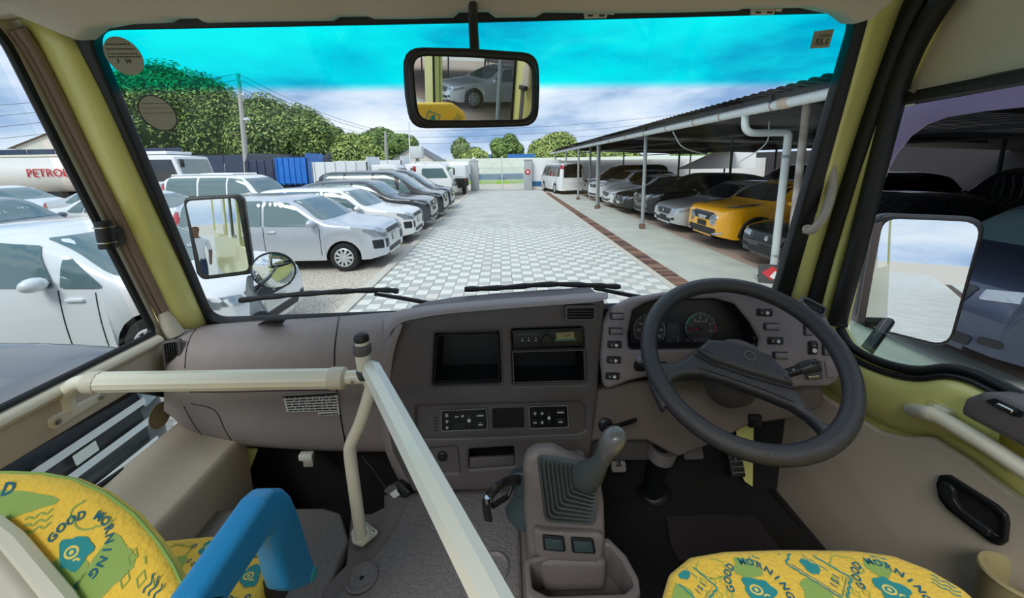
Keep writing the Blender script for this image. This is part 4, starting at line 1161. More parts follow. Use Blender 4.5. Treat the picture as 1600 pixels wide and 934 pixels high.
pr.mar = .008; pr.badge(*q(118, 862), .036, -.35, 6)
pr.cloud(*q(150, 798), .020, M_PG); pr.diamonds(*q(196, 905), .026, M_PG); pr.waves(*q(248, 905), .03, 1.2, M_PB); pr.waves(*q(60, 815), .03, .3, M_PG)
pr.letters(M_PB, 'DD', .02, lambda k: (*q(14 + k * 14, 764), .1))
pr.done()
pr = Print(GS, g_out_, gc)
q = lambda x, y: GS.uv(x, y)
pr.badge(*q(330, 854), .030, 0, 7); pr.badge(*q(392, 900), .034, -.9, 8); pr.blob(M_PG, *q(262, 846), .014, 31); pr.blob(M_PG, *q(272, 885), .016, 33); pr.cloud(*q(270, 866), .018, M_PG); pr.diamonds(*q(278, 848), .018, M_PG); pr.waves(*q(396, 858), .02, .8, M_PG)
pr.done()
M_BLUE = mat('armrest_blue', (22, 132, 190), .45, bump=.15, bscale=300)
AP = Plane((-.308, .5, 1.5), (1, 0, 0))
ar = ppx('armrest', AP, [(296, 960), (418, 775), (432, 762), (448, 762), (458, 772), (470, 800), (497, 888), (494, 906), (484, 916), (466, 922), (452, 919), (446, 902), (432, 838), (424, 838), (352, 950)], .036, M_BLUE, gs, bevel=.010, r=.01, bres=3)
u, v = AP.uv(492, 893)
lathe('screw_cap', [(.010, 0), (.009, .002), (.001, .0022)], AP.at(u - .004, v, .0), (1, 0, 0), mat('cap_teal', (40, 150, 150), .5), gs, 16)

# ---- cabin mirror
mp_ = PY(735, 137, .72)
tgt = Vector((.78, -1.0, 2.02))
nm_ = ((EYE - mp_).normalized() + (tgt - mp_).normalized()).normalized()
MP = Plane(mp_, nm_)
rm = thing('cabin_mirror', PY(740, 30, .80), 'black framed cabin mirror hanging from the windscreen header', 'mirror')
mo = [(628, 73), (730, 75), (842, 83), (843, 140), (841, 197), (740, 200), (642, 201), (633, 150)]
ppx('mirror_housing', MP, mo, .03, M_BLACK, rm, bevel=.006, r=.035, h=.004, holes=None, bres=3)
mi = [(638, 82), (730, 85), (833, 92), (833, 190), (740, 192), (650, 192)]
ppx('mirror_glass', MP, mi, .002, M_MIRROR, rm, r=.030, h=.0062)
f = fillet([MP.uv(*p) for p in mi], .030); 
tube('mirror_bezel', [MP.at(a, b, .006) for a, b in f], .0055, M_BLACK, rm, seg=8, closed=True)
tube('mirror_stem', [PY(742, 84, .735), PY(740, 50, .76), PY(739, 20, .80), PY(739, 8, .815)], .009, M_BLACK, rm, seg=12)
ppx('stem_mount', Plane(PY(739, 12, .83), (0, -1, -.4)), [(718, 18), (722, 6), (732, 3), (750, 3), (758, 8), (762, 18)], .02, M_BLACK, rm, bevel=.004)
# visor clips on the header
for k, (q0, lab) in enumerate((((934, 23), 'beige visor clip on the windscreen header right of the mirror'), ((1196, 18), 'beige visor clip on the windscreen header near the driver pillar'))):
    t = thing('visor_clip', PY(*q0, .85), lab, 'clip', 'visor clips')
    x, y = q0
    CPn = Plane(PY(x, y, .845), (0, -1, -.3))
    ppx('clip_body', CPn, [(x - 22, y - 7), (x + 18, y - 6), (x + 14, y + 5), (x - 20, y + 6)], .02, M_BEIGEL, t, bevel=.003)
    for dx in (-12, 6):
        ppx('clip_hole', CPn, [(x + dx - 4, y), (x + dx + 5, y), (x + dx + 4, y + 3), (x + dx - 4, y + 3)], .002, M_BLACK, t, h=.001)
    tube('clip_hook', [CPn.hit(x + 16, y - 3), CPn.hit(x + 24, y - 2), CPn.hit(x + 25, y - 6)], .003, M_CREAM, t, seg=6)

# ---- stickers on the windscreen
WI = WS.shifted(.0015)
def disc_sticker(q, ru, label, dark):
    u, v = WI.uv(*q)
    t = thing('round_sticker', WI.at(u, v), label, 'sticker', 'stickers on the windscreen')
    plate('disc', WI, circ(u, v, ru, 36), .0008, mat('sticker_back', (150, 146, 124), .7), t, h=.001)
    if dark: tube('rim_line', [WI.at(a, b, .0014) for a, b in circ(u, v, ru * .99, 36)], .0012, M_INK, t, seg=6, closed=True)
    bm = bmesh.new(); rn = random.Random(5 if dark else 2)
    for k, yy in enumerate((.55, .3, .02) if dark else (.62, .38, .14, -.02)):
        x = -ru * math.sqrt(1 - yy * yy) * .8; xe = -x
        while x < xe:
            w = rn.uniform(.04, .12) * ru * (2 if dark else 1)
            add_box(bm, WI.at(u + x + w / 2, v + yy * ru, .0015), (w, .0006, ru * (.03 if dark else .07)), rot=Matrix.Rotation(-.34, 3, 'X'))
            x += w + ru * .06
    bm_obj('printed_lines', bm, mat('print_grey', (104, 102, 88), .7) if dark else M_INK, t)
    if not dark:
        text('month_mark', '7', ru * .34, WI, u - ru * .42, v - ru * .26, M_INK, t, h=.0022); text('date_mark', '34', ru * .34, WI, u + ru * .12, v - ru * .26, M_INK, t, h=.0022)
    return t
disc_sticker((194, 88), .038, 'round grey inspection sticker in the upper left corner of the windscreen', False)
disc_sticker((247, 177), .040, 'round grey sticker with dark rim lower down beside the left pillar', True)
t = thing('square_sticker', WI.hit(1283, 61), 'small square grey sticker in the upper right corner of the windscreen', 'sticker', 'stickers on the windscreen')
ppx('sheet', WI, [(1272, 49), (1303, 45), (1295, 74), (1265, 76)], .0008, mat('sticker_back', (150, 146, 124), .7), t, h=.001)
u, v = WI.uv(1284, 64)
text('sticker_digits', '55.1', .018, WI, u, v - .002, M_INK, t, h=.0022)
plate('header_line', WI, rrect(u + .002, v + .011, .026, .004, .0005), .0006, mat('print_grey', (104, 102, 88), .7), t, h=.0018)

# ---- wipers outside the glass
WO = WS.shifted(-.035)
def wiper(bl_px, arm_px, label):
    t = thing('windscreen_wiper', WO.hit(*arm_px[-1]), label, 'wiper', 'windscreen wipers')
    p = catmull([WO.hit(*q) for q in bl_px], 5)
    n = len(p)
    bm = bmesh.new()
    tube_bm(bm, p, [.0085 + .0015 * math.sin(k * 2.1) for k in range(n)], 8)
    bl_ = bm_obj('blade', bm, M_RUBBER, t, 'auto')
    tube('blade_spine', [WS.shifted(-.048).hit(x, y - 1) for x, y in bl_px[1:-1]], .005, mat('steel_dark', (52, 58, 60), .35, metal=.5), t, seg=8)
    tube('arm', [WS.shifted(-.05).hit(*q) for q in arm_px], [.006, .007, .008], M_RUBBER, t, seg=8)
wiper([(375, 469), (450, 461), (540, 455), (600, 453), (623, 455)], [(585, 459), (630, 466), (690, 477)], 'left windscreen wiper resting below the passenger side')
wiper([(726, 452), (790, 449), (860, 444), (930, 446), (969, 448)], [(928, 450), (968, 458), (1020, 468)], 'right windscreen wiper resting in front of the driver')

# ---- outside mirrors
def outer_mirror(name, centre, Y, px_o, px_i, tgt, label, r=.03, dist=None):
    c = PY(*centre, Y)
    n = ((EYE - c).normalized() + (Vector(tgt) - c).normalized()).normalized()
    P_ = Plane(c, n)
    t = thing(name, c, label, 'mirror', 'outside mirrors')
    ppx('mirror_shell', P_, px_o, .05, M_BLACK, t, bevel=.012, r=r, bres=3)
    ppx('mirror_glass', P_, px_i, .003, M_MIRROR, t, r=r * .85, h=.003)
    return t, P_
ml, MLP = outer_mirror('door_mirror', (340, 370), 1.72, [(284, 308), (372, 303), (380, 310), (397, 428), (316, 438), (306, 428)], [(290, 314), (370, 309), (390, 422), (318, 431)], (-1.08, -3.0, 1.62), 'tall black framed outside mirror on the passenger side')
rmn = Vector((.10, -1, .05)).normalized()
cR = PY(428, 422, 1.66)
nR = ((EYE - cR).normalized() + (Vector((-.9, .6, 1.0)) - cR).normalized()).normalized()
mr_ = thing('round_mirror', cR, 'small round convex mirror beside the tall passenger mirror', 'mirror', 'outside mirrors')
Rr = .083
lathe('round_shell', [(Rr * .5, -.03), (Rr * .9, -.015), (Rr * 1.05, 0), (Rr * 1.05, .006), (Rr, .008)], cR, nR, M_BLACK, mr_, 36)
lathe('round_glass', [(Rr * math.sin(t_ * .1) / math.sin(.8), .006 + Rr * 1.1 * (math.cos(t_ * .1) - math.cos(.8))) for t_ in range(8, -1, -1)], cR, nR, M_MIRROR, mr_, 40, closed=False)
arm_o = [MLP.hit(388, 436) - MLP.n * .03, PY(390, 455, 1.68), PY(398, 470, 1.55), PY(408, 500, 1.20)]
tube('mirror_arm', arm_o, [.014, .016, .018, .03], mat('arm_grey', (84, 92, 94), .5), ml, seg=12)
tube('mirror_arm', [cR - nR * .02, PY(402, 450, 1.70), PY(397, 462, 1.64)], .009, M_BLACK, mr_, seg=10)
mrt, MRP = outer_mirror('door_mirror', (1440, 440), 1.12, [(1368, 332), (1548, 339), (1488, 548), (1336, 508)], [(1380, 341), (1533, 347), (1480, 540), (1348, 507)], (1.38, -6.0, 1.42), 'large black framed outside mirror on the driver side', r=.05)
ppx('side_skirt', MRP, [(1338, 504), (1365, 350), (1378, 346), (1350, 506)], .05, mat('mirror_brown', (96, 84, 84), .5), mrt, h=.006, bevel=.003)
tube('mirror_arm', [MRP.hit(1400, 500) - MRP.n * .03, PX(1345, 560, 1.025)], .016, M_BLACK, mrt, seg=10)

# ---- handles and door furniture
gh = thing('grab_handle', rb[3], 'pale grey grab handle on the driver side windscreen pillar', 'grab handle')
hp_ = [(1296, 258), (1299, 268), (1300, 290), (1294, 320), (1282, 346), (1266, 360), (1256, 358)]
RH = Plane(rb[3] + Vector((-.03, -.02, 0)), (-.75, -.66, 0))
tube('grip', catmull([RH.hit(*p) for p in hp_], 4), [.0105] * 25, mat('handle_grey', (172, 166, 156), .45), gh, seg=12)
tube('upper_mount', [RH.hit(1296, 258), RH.hit(1303, 256) + Vector((.03, .03, 0))], .014, M_BEIGEL, gh, seg=10)
tube('lower_mount', [RH.hit(1262, 358), RH.hit(1266, 362) + Vector((.03, .03, 0))], .013, M_BEIGEL, gh, seg=10)
R1 = RW.shifted(.055)
gbar = tube('grab_bar', catmull([RW.hit(1446, 640) + RW.n * .03, R1.hit(1450, 646), R1.hit(1468, 652), R1.hit(1540, 694), R1.hit(1600, 733), R1.hit(1720, 810), R1.hit(1760, 836), RW.hit(1780, 850) + RW.n * .02], 4), .016, M_CREAM, door, seg=12)
ppx('end_block', RW.shifted(.05), [(1441, 648), (1448, 632), (1458, 631), (1481, 642), (1477, 657), (1458, 662)], .04, M_CREAM, gbar, bevel=.006, r=.006)
ppx('boss', RW.shifted(.035), [(1442, 640), (1447, 623), (1458, 620), (1486, 636), (1480, 648)], .02, M_YEL, gbar, bevel=.006, r=.008)
pod = ppx('armrest', RW.shifted(.075), [(1497, 638), (1503, 622), (1530, 612), (1560, 618), (1700, 690), (1700, 760), (1600, 703), (1512, 656), (1498, 648)], .07, M_DASHD, door, bevel=.014, r=.02, bres=3)
sp_ = RW.shifted(.075)
ppx('switch_well', sp_, [(1538, 626), (1556, 622), (1600, 642), (1598, 652), (1584, 650)], .004, M_BLACK, pod, h=.002, r=.004)
ppx('window_switch', sp_, [(1557, 632), (1565, 629), (1590, 641), (1586, 647)], .010, M_CHROME, pod, h=.008, r=.004, bevel=.002)
dh_o = [(1467, 756), (1472, 742), (1486, 741), (1562, 789), (1577, 804), (1579, 820), (1576, 846), (1566, 853), (1552, 847), (1484, 795), (1471, 778)]
R3 = RW.shifted(.03)
dh = ppx('door_handle', R3, dh_o, .012, M_BLACK, door, holes=[[(1500, 764), (1516, 770), (1560, 798), (1571, 812), (1569, 838), (1558, 838), (1512, 804), (1502, 790)]], bevel=.003, h=.008, r=.01, hr=.006)
ppx('handle_well', R3, [(1494, 758), (1575, 805), (1575, 845), (1500, 800)], .004, M_VOID, dh, h=.0015)
ppx('pull_lever', R3, [(1475, 757), (1482, 751), (1494, 757), (1500, 766), (1500, 780), (1512, 796), (1560, 830), (1552, 838), (1500, 800), (1478, 776)], .012, mat('lever_black', (40, 42, 44), .35), dh, h=.014, bevel=.003, r=.006)
cc = PX(1585, 900, .895)
M_OLV = mat('olive_plastic', (168, 158, 118), .5)
cupb = lathe('cup_pocket', [(.038, -.14), (.040, -.01), (.044, 0), (.042, .004), (.036, .003), (.033, -.01), (.031, -.13)], cc, (0, 0, 1), M_OLV, door, 28)
lathe('cup_inside', [(.031, -.12), (.001, -.12)], cc, (0, 0, 1), M_VOID, cupb, 20, closed=False)
# sensor clipped to the left window seal
sn = thing('window_sensor', LW.hit(158, 367), 'black clip-on device fixed to the passenger side window seal', 'sensor')
c0 = LW.hit(151, 367) + Vector((.02, 0, 0))
bm = bmesh.new(); tube_bm(bm, [c0 + Vector((0, 0, -.032)), c0 + Vector((0, 0, .032))], .016, 14); bm_obj('barrel', bm, M_BLACK, sn, 'auto')
box('clip_block', LW.hit(168, 371) + Vector((.014, 0, 0)), (.022, .036, .045), M_BLACK, sn, bevel=.004)
for dz in (-.018, .018):
    tube('wire_clip', [c0 + Vector((.017 * math.cos(a), .017 * math.sin(a), dz)) for a in [2 * math.pi * k / 14 for k in range(14)]], .0018, M_CHROME, sn, seg=6, closed=True)
# disc sticker on the lower side window
u, v = LW.uv(268, 648)
st = plate('round_sticker', LG, circ(u, v, .036, 28), .001, mat('sticker_tan', (150, 138, 104), .7), None, h=.004)
tag(st, 'round tan sticker in the front corner of the small lower window', 'sticker')

# seat belt on the pillar behind the driver
sb = thing('seat_belt', RW.at(.62, 2.1), 'grey seat belt hanging from a dark anchor on the yellow pillar behind the driver', 'seat belt')
plate('anchor_cover', RW, fillet([(.56, 2.06), (.64, 2.06), (.63, 2.18), (.60, 2.22), (.57, 2.18)], .02), .02, M_BEIGEL, sb, h=.02, bevel=.004)
box('anchor_loop', RW.at(.60, 2.07, .03), (.02, .07, .025), M_BLACK, sb, bevel=.005)
tube('strap', [RW.at(.60, 2.06, .03), RW.at(.60, 1.6, .035), RW.at(.58, 1.2, .03)], .022, mat('strap_grey', (96, 92, 88), .8), sb, seg=8, flat=.15)
# ================================================================== THE YARD OUTSIDE
def joint_mat(name, a, b, scale):
    m = mat(name, a, .85)
    nt = m.node_tree; p = nt.nodes['Principled BSDF']
    tc = nt.nodes.new('ShaderNodeTexCoord'); ck = nt.nodes.new('ShaderNodeTexChecker'); no = nt.nodes.new('ShaderNodeTexNoise'); mx = nt.nodes.new('ShaderNodeMix'); mx.data_type = 'RGBA'; mx.blend_type = 'MULTIPLY'
    ck.inputs['Color1'].default_value = lin(a); ck.inputs['Color2'].default_value = lin(b); ck.inputs['Scale'].default_value = scale
    no.inputs['Scale'].default_value = 1.3; no.inputs['Detail'].default_value = 8
    cr = nt.nodes.new('ShaderNodeValToRGB'); cr.color_ramp.elements[0].position = .3; cr.color_ramp.elements[0].color = (.78, .78, .76, 1); cr.color_ramp.elements[1].position = .7; cr.color_ramp.elements[1].color = (1, 1, 1, 1)
    nt.links.new(tc.outputs['Object'], ck.inputs['Vector']); nt.links.new(tc.outputs['Object'], no.inputs['Vector']); nt.links.new(no.outputs['Fac'], cr.inputs['Fac'])
    mx.inputs[0].default_value = 1.0
    nt.links.new(ck.outputs['Color'], mx.inputs[6]); nt.links.new(cr.outputs['Color'], mx.inputs[7]); nt.links.new(mx.outputs[2], p.inputs['Base Color'])
    return m
M_GRAVEL = mat('gravel', (182, 172, 154), .95, var=.22, vscale=26, bump=1.0, bscale=45, rgb2=(206, 200, 188))
M_JOINT = mat('paver_joint', (120, 120, 116), .95, var=.1)
M_PV = [mat('paver_pale', (222, 224, 218), .85, var=.05, vscale=14), mat('paver_grey', (178, 182, 178), .85, var=.06, vscale=14), mat('paver_warm', (214, 210, 202), .85, var=.06, vscale=14), mat('paver_mid', (190, 192, 186), .85, var=.06, vscale=14)]
M_CHECK = joint_mat('paver_far', (218, 220, 214), (184, 187, 183), 5.0)
M_CONC = mat('apron_concrete', (192, 196, 186), .9, var=.10, vscale=1.6, bump=.2, bscale=30)
M_DIRT = mat('yard_dirt', (178, 156, 138), .95, var=.15, vscale=1.2, bump=.4, bscale=30)
M_KERB = mat('kerb_stone', (204, 200, 188), .9, var=.06)

def slab(name, x0, x1, y0, y1, z, m, th=.12, kind='structure', parent=None):
    o = box(name, ((x0 + x1) / 2, (y0 + y1) / 2, z - th / 2), (x1 - x0, y1 - y0, th), m, parent)
    if parent is None: tag(o, kind=kind)
    return o
slab('ground', -140, 140, -200, 140, -.03, M_GRAVEL)
rx0, rx1 = -2.25, 2.75
road = thing('road', (0, 8, 0), kind='structure')
slab('paving_bed', rx0, rx1, 5.2, 12.0, -.006, M_JOINT, .02, parent=road)
o = slab('far_paving', rx0, rx1, 12.0, 28.6, 0, M_CHECK, .03, parent=road)
o = slab('rear_paving', rx0, rx1, -60, 5.2, 0, M_CHECK, .03, parent=road)
# pavers one by one where they can be told apart, joined further on
def paver_mesh(nm, s=.194, th=.03, bv=.006):
    bm = bmesh.new(); add_box(bm, (0, 0, -th / 2 + .003), (s, s, th), bv, seg=1)
    me = bpy.data.meshes.new(nm); bm.to_mesh(me); bm.free(); return me
pv = []
for m in M_PV:
    me = paver_mesh('paver'); me.materials.append(m); pv.append(me)
rp = random.Random(11)
cells = [(i, j) for j in range(34) for i in range(25)]
rest = []
cnt = 0
for i, j in cells:
    x, y = rx0 + .1 + i * .2, 5.3 + j * .2
    k = (i + j) % 2
    if rp.random() < .12: k = 2 + (k)
    q = EYE + (Vector((x, y, 0)) - EYE)
    if cnt < 300 and j >= 1:
        o = bpy.data.objects.new('paver', pv[k]); o.location = (x, y, rp.uniform(-.002, .002)); o.rotation_euler = (rp.uniform(-.006, .006), rp.uniform(-.006, .006), 0)
        COL.objects.link(o); attach(o, road); cnt += 1
    else:
        rest.append((x, y, k))
bm = bmesh.new()
for x, y, k in rest:
    n0 = len(bm.faces); add_box(bm, (x, y, -.012), (.194, .194, .03))
    bm.faces.ensure_lookup_table()
    for f in bm.faces[n0:]: f.material_index = k
o = bm_obj('far_pavers', bm, M_PV, road); o['kind'] = 'stuff'
slab('kerb_left', -2.42, -2.25, -40, 28.6, .03, M_KERB).name = 'trim_14'
slab('kerb_right', 2.75, 2.88, -40, 28.6, .01, M_KERB).name = 'trim_15'
drain = thing('drain', (3.05, 10, 0), kind='structure')
slab('drain_bed', 2.88, 3.22, -40, 26, -.02, mat('drain_dark', (70, 52, 46), .95), .1, parent=drain)
M_RUST = [mat('rusty_grate', (128, 98, 84), .9, var=.25, vscale=10), mat('rusty_grate_dark', (98, 76, 68), .9, var=.25, vscale=10), mat('rusty_grate_pale', (150, 120, 104), .9, var=.2, vscale=10)]
gm = []
for m in M_RUST:
    bm = bmesh.new(); add_box(bm, (0, 0, 0), (.31, .085, .03)); me = bpy.data.meshes.new('grate_board'); bm.to_mesh(me); bm.free(); me.materials.append(m); gm.append(me)
for k in range(90):
    o = bpy.data.objects.new('grate_board', rp.choice(gm)); o.location = (3.05, 5.2 + k * .11, -.008 + rp.uniform(-.004, .004)); o.rotation_euler = (0, rp.uniform(-.02, .02), rp.uniform(-.02, .02)); COL.objects.link(o); attach(o, drain)
bm = bmesh.new()
for k in range(110): add_box(bm, (3.05, 15.2 + k * .1, -.008), (.31, .085, .03))
for k in range(200): add_box(bm, (3.05, 5.0 - k * .11, -.008), (.31, .085, .03))
o = bm_obj('far_boards', bm, M_RUST[0], drain); o['kind'] = 'stuff'
slab('apron', 3.22, 4.9, -40, 30, .0, M_CONC).name = 'trim_16'
slab('parking_floor', 4.9, 22, -40, 32, -.005, M_DIRT).name = 'trim_17'

# ---- carport
M_ROOF = mat('roof_sheet', (74, 76, 80), .6, metal=.2, var=.2, vscale=2)
M_POST = mat('post_paint', (150, 158, 158), .6, var=.12, vscale=6)
M_PIPE = mat('white_pvc', (214, 222, 218), .4, var=.04, vscale=5)
M_DSTEEL = mat('dark_steel', (52, 54, 56), .6)
cp = thing('carport', (4.3, 11.6, 0), 'long carport with dark corrugated roof along the right of the yard', 'carport')
vs = []; fs = []
NY = 900
for k in range(NY + 1):
    y = -30 + 60.6 * k / NY; w = .022 * math.sin(y * 2 * math.pi / .20)
    vs += [(3.98, y, 3.10 - .0055 * (y - 5) + w), (14.5, y, 2.62 - .003 * (y - 5) + w)]
for k in range(NY): fs.append((2 * k, 2 * k + 2, 2 * k + 3, 2 * k + 1))
bm = bmesh.new(); bv = [bm.verts.new(v) for v in vs]
for f in fs: bm.faces.new([bv[i] for i in f])
bmesh.ops.solidify(bm, geom=bm.faces[:], thickness=.01)
bm_obj('roof_sheet', bm, M_ROOF, cp, True)
box('shading_roof', (18.0, -6, 2.46), (7.1, 44, .03), M_ROOF, cp, rot=Matrix.Rotation(.045, 3, 'Y'))  # added sheet beyond the carport roof, keeps the back wall area dark
box('fascia', (4.16, 2, 2.99), (.03, 62, .16), M_DSTEEL, cp, rot=Matrix.Rotation(-.0055, 3, 'X'))
def gz(y): return 2.90 - .0055 * (y - 5)
tube('gutter', [(4.18, -28, gz(-28)), (4.18, 33, gz(33))], .075, M_PIPE, cp, seg=14)
for y in (3.0, 4.6, 6.0, 7.4, 8.4, 9.8, 11.3, 13.0, 15, 17.5, 20, 23, 26):
    tube('gutter_strap', [(4.18 + .082 * math.cos(a), y, gz(y) + .082 * math.sin(a)) for a in [2 * math.pi * k / 14 for k in range(14)]], .008, mat('strap_rust', (176, 138, 122), .6), cp, seg=5, closed=True)
lathe('pipe_coupling', [(.08, -.1), (.085, -.09), (.085, .09), (.08, .1)], (4.18, 5.75, gz(5.75)), (0, 1, 0), mat('coupling_tan', (196, 178, 156), .6), cp, 16)
for x, y in ((4.32, 11.65), (4.16, 16.8), (4.28, 17.0), (4.14, 20.9), (4.14, 25.0), (4.14, 30.0)):
    p = tube('post', [(x, y, .16), (x, y, gz(y) - .02)], .055, M_POST, cp, seg=10)
    box('post_foot', (x, y, .075), (.17, .13, .15), mat('foot_rust', (118, 96, 84), .9, var=.2), cp, bevel=.01)
tube('post', [(5.02, 6.42, .0), (5.02, 6.42, 2.98)], .060, mat('rusty_post', (172, 160, 148), .7, var=.25, vscale=4, rgb2=(196, 188, 178)), cp, seg=10)
for y in (2.0, -3, -8, 22): tube('post', [(5.02, y, 0), (5.02, y, 2.95)], .06, M_POST, cp, seg=10)
for x in (9.2, 14.3):
    for k in range(13): tube('inner_post', [(x, -26 + k * 4.6, 0), (x, -26 + k * 4.6, 2.8)], .05, M_DSTEEL, cp, seg=8)
for k in range(10):
    y = -20 + k * 5.2
    box('rafter', (9.2, y, 2.78 - .003 * y), (10.2, .06, .12), M_DSTEEL, cp, rot=Matrix.Rotation(.046, 3, 'Y'))
for x in (6.5, 9.2, 11.8):
    box('purlin', (x, 2, 2.84 - (x - 4) * .045), (.06, 62, .06), M_DSTEEL, cp)
box('lattice_beam', (6.6, 17.0, 2.52), (4.8, .05, .05), M_POST, cp)
dp = tube('downpipe', catmull([(4.20, 6.72, gz(6.7) - .02), (4.20, 6.70, 2.66), (4.24, 6.68, 2.57), (4.36, 6.66, 2.53), (4.80, 6.62, 2.53), (4.88, 6.61, 2.50), (4.90, 6.60, 2.40), (4.89, 6.60, 1.2), (4.88, 6.60, 0.02)], 4), .062, M_PIPE, cp, seg=12)
for z in (.35, 2.1): lathe('pipe_clip', [(.066, 0), (.068, .01), (.068, .04), (.066, .05)], (4.89, 6.6, z), (0, 0, 1), M_POST, cp, 14)
tube('dangling_cable', catmull([(4.22, 9.6, 2.78), (4.5, 9.6, 2.4), (5.2, 9.7, 2.2)], 6), .015, M_PIPE, cp, seg=6)
tube('dangling_cable', catmull([(4.75, 6.9, 2.75), (4.72, 6.9, 2.35), (4.4, 7.2, 2.0)], 6), .010, M_PIPE, cp, seg=6)
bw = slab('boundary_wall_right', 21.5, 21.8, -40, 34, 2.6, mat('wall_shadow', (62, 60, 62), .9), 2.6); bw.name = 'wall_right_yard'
# rear white sheet seen through the carport
slab('wall_end_right', 4.6, 21.5, 31.2, 31.4, 2.15, mat('white_wall', (228, 230, 230), .85, var=.04, vscale=.7), 2.15).name = 'wall_back_right'
tarp = mesh('white_tarp', [(11.0, 24, 1.5), (15.9, 24, 1.5), (15.9, 24, 2.58), (13.2, 24, 2.5)] + [(11.0, 24.2, 1.5), (15.9, 24.2, 1.5), (15.9, 24.2, 2.58), (13.2, 24.2, 2.5)], [(0, 1, 2, 3), (7, 6, 5, 4), (0, 4, 5, 1), (1, 5, 6, 2), (2, 6, 7, 3), (3, 7, 4, 0)], mat('tarp_white', (240, 244, 244), .7))
tag(tarp, 'white tarpaulin sheet hanging behind the cars at the back of the carport', 'tarpaulin')
# caution board standing by the downpipe
cb = thing('caution_board', PZ(1180, 440, 0), 'dark board with a red and white stripe leaning by the downpipe', 'board')
CB = Plane(Vector((4.55, 6.2, .15)), (-.4, -1, .35))
plate('board', CB, rrect(0, 0, .36, .34, .03), .03, mat('board_dark', (70, 68, 70), .7), cb, bevel=.004)
plate('stripe', CB, [(-.14, .02), (.02, .14), (.14, .06), (0, -.1)], .004, mat('stripe_red', (196, 48, 58), .6), cb, h=.004)
plate('stripe_white', CB, [(-.02, -.04), (.06, .06), (.14, .02), (.04, -.08)], .004, M_WHITEP, cb, h=.006)
tube('prop', [(4.55, 6.3, .3), (4.6, 6.6, 0)], .012, M_DSTEEL, cb, seg=6)

# ---- end wall, gate pillars, gate
M_WALL = mat('white_wall', (228, 230, 230), .85)
wl2 = thing('wall_end', (-8, 29.2, 0), kind='structure')
for k in range(7):
    box('wall_panel', (-2.95 - k * 1.9 - .6, 29.2, 1.1), (1.87, .12, 2.2), M_WALL, wl2, bevel=.01)
    tube('wall_spike', [(-2.3 - k * 1.9, 29.2, 2.1), (-2.3 - k * 1.9, 29.2, 2.55)], .02, M_POST, wl2, seg=6)
wl3 = thing('wall_end_2', (3.2, 29.2, 0), kind='structure'); wl3.name = 'wall_gate_side'
box('wall_panel', (3.3, 29.2, 1.1), (2.3, .12, 2.2), M_WALL, wl3, bevel=.01)
box('blue_base', (3.3, 29.12, .45), (2.3, .06, .35), mat('wall_blue', (44, 100, 150), .7), wl3)
M_PILL = mat('pillar_grey', (170, 174, 176), .9, var=.06, vscale=3)
for k, (x, lab) in enumerate(((-2.05, 'square grey gate pillar on the left of the lattice gate'), (1.95, 'square grey gate pillar with a red round sign right of the lattice gate'))):
    t = thing('gate_pillar', (x, 28.8, 0), lab, 'pillar', 'gate pillars')
    box('shaft', (x, 28.8, 1.1), (.55, .5, 2.2), M_PILL, t, bevel=.02)
    box('cap', (x, 28.8, 2.22), (.62, .56, .07), M_PILL, t, bevel=.01)
    if k: lathe('stop_sign', [(.2, 0), (.2, .02), (.09, .022)], (x - .05, 28.54, 1.35), (0, -1, 0), mat('stripe_red', (196, 48, 58), .6), t, 20); lathe('sign_centre', [(.09, 0), (.001, .002)], (x - .05, 28.515, 1.35), (0, -1, 0), M_WHITEP, t, 16)
    else: lathe('lamp', [(.05, 0), (.13, .08), (.13, .16), (.04, .24)], (x, 28.8, 2.25), (0, 0, 1), M_WHITEP, t, 14)
gate = thing('lattice_gate', (0, 28.8, 0), 'pale metal double gate with diagonal lattice bars closing the end of the road', 'gate')
M_GATE = mat('gate_paint', (206, 210, 208), .6)
gx0, gx1 = -1.72, 1.62
for (x0, x1) in ((gx0, -.02), (.02, gx1)):
    for z in (.12, 1.66): box('gate_rail', ((x0 + x1) / 2, 28.8, z), (x1 - x0, .05, .07), M_GATE, gate)
    for x in (x0, x1): box('gate_stile', (x, 28.8, .9), (.06, .05, 1.6), M_GATE, gate)
for k in range(15):
    for s_ in (-1, 1):
        a = Vector((.03 * s_ + s_ * .10 * k, 28.8, 1.62)); b = Vector((s_ * (.03 + .10 * k + .0), 28.8, 1.62))
        x0 = s_ * .03; xe = s_ * 1.6
        p0 = Vector((s_ * max(.03, .0 + .12 * k - .5), 28.8, 1.63 if .12 * k - .5 > .03 else 1.63 - (.53 - .12 * k)))
        L = min(1.6 - abs(p0.x), p0.z - .14)
        if L > .05: tube('lattice_bar', [p0, p0 + Vector((s_ * L, 0, -L))], .016, M_GATE, gate, seg=5)
tube('centre_post', [(0, 28.75, .05), (0, 28.75, 2.5)], .035, M_GATE, gate, seg=8)
for s_ in (-1, 1): tube('crest_bar', [(0, 28.75, 2.5), (s_ * .9, 28.75, 1.66)], .02, M_GATE, gate, seg=6)
fw = thing('wall_far', (0, 42, 0), kind='structure')
box('far_white', (3, 42, 1.25), (40, .2, 2.5), M_WALL, fw); box('far_blue', (3, 41.88, .55), (40, .06, .6), mat('wall_blue', (44, 100, 150), .7), fw)
box('far_sheet', (2.3, 44, 2.7), (3.2, .1, .5), mat('blue_sheet', (52, 120, 190), .6), fw); box('far_sheet', (-1.8, 44, 2.7), (1.2, .1, .5), mat('blue_sheet', (52, 120, 190), .6), fw)
slab('grass_verge', -16, 26, 38.5, 41.8, .15, mat('verge_grass', (140, 184, 60), .95, var=.2, vscale=4, bump=1, bscale=40), .2).name = 'trim_18'

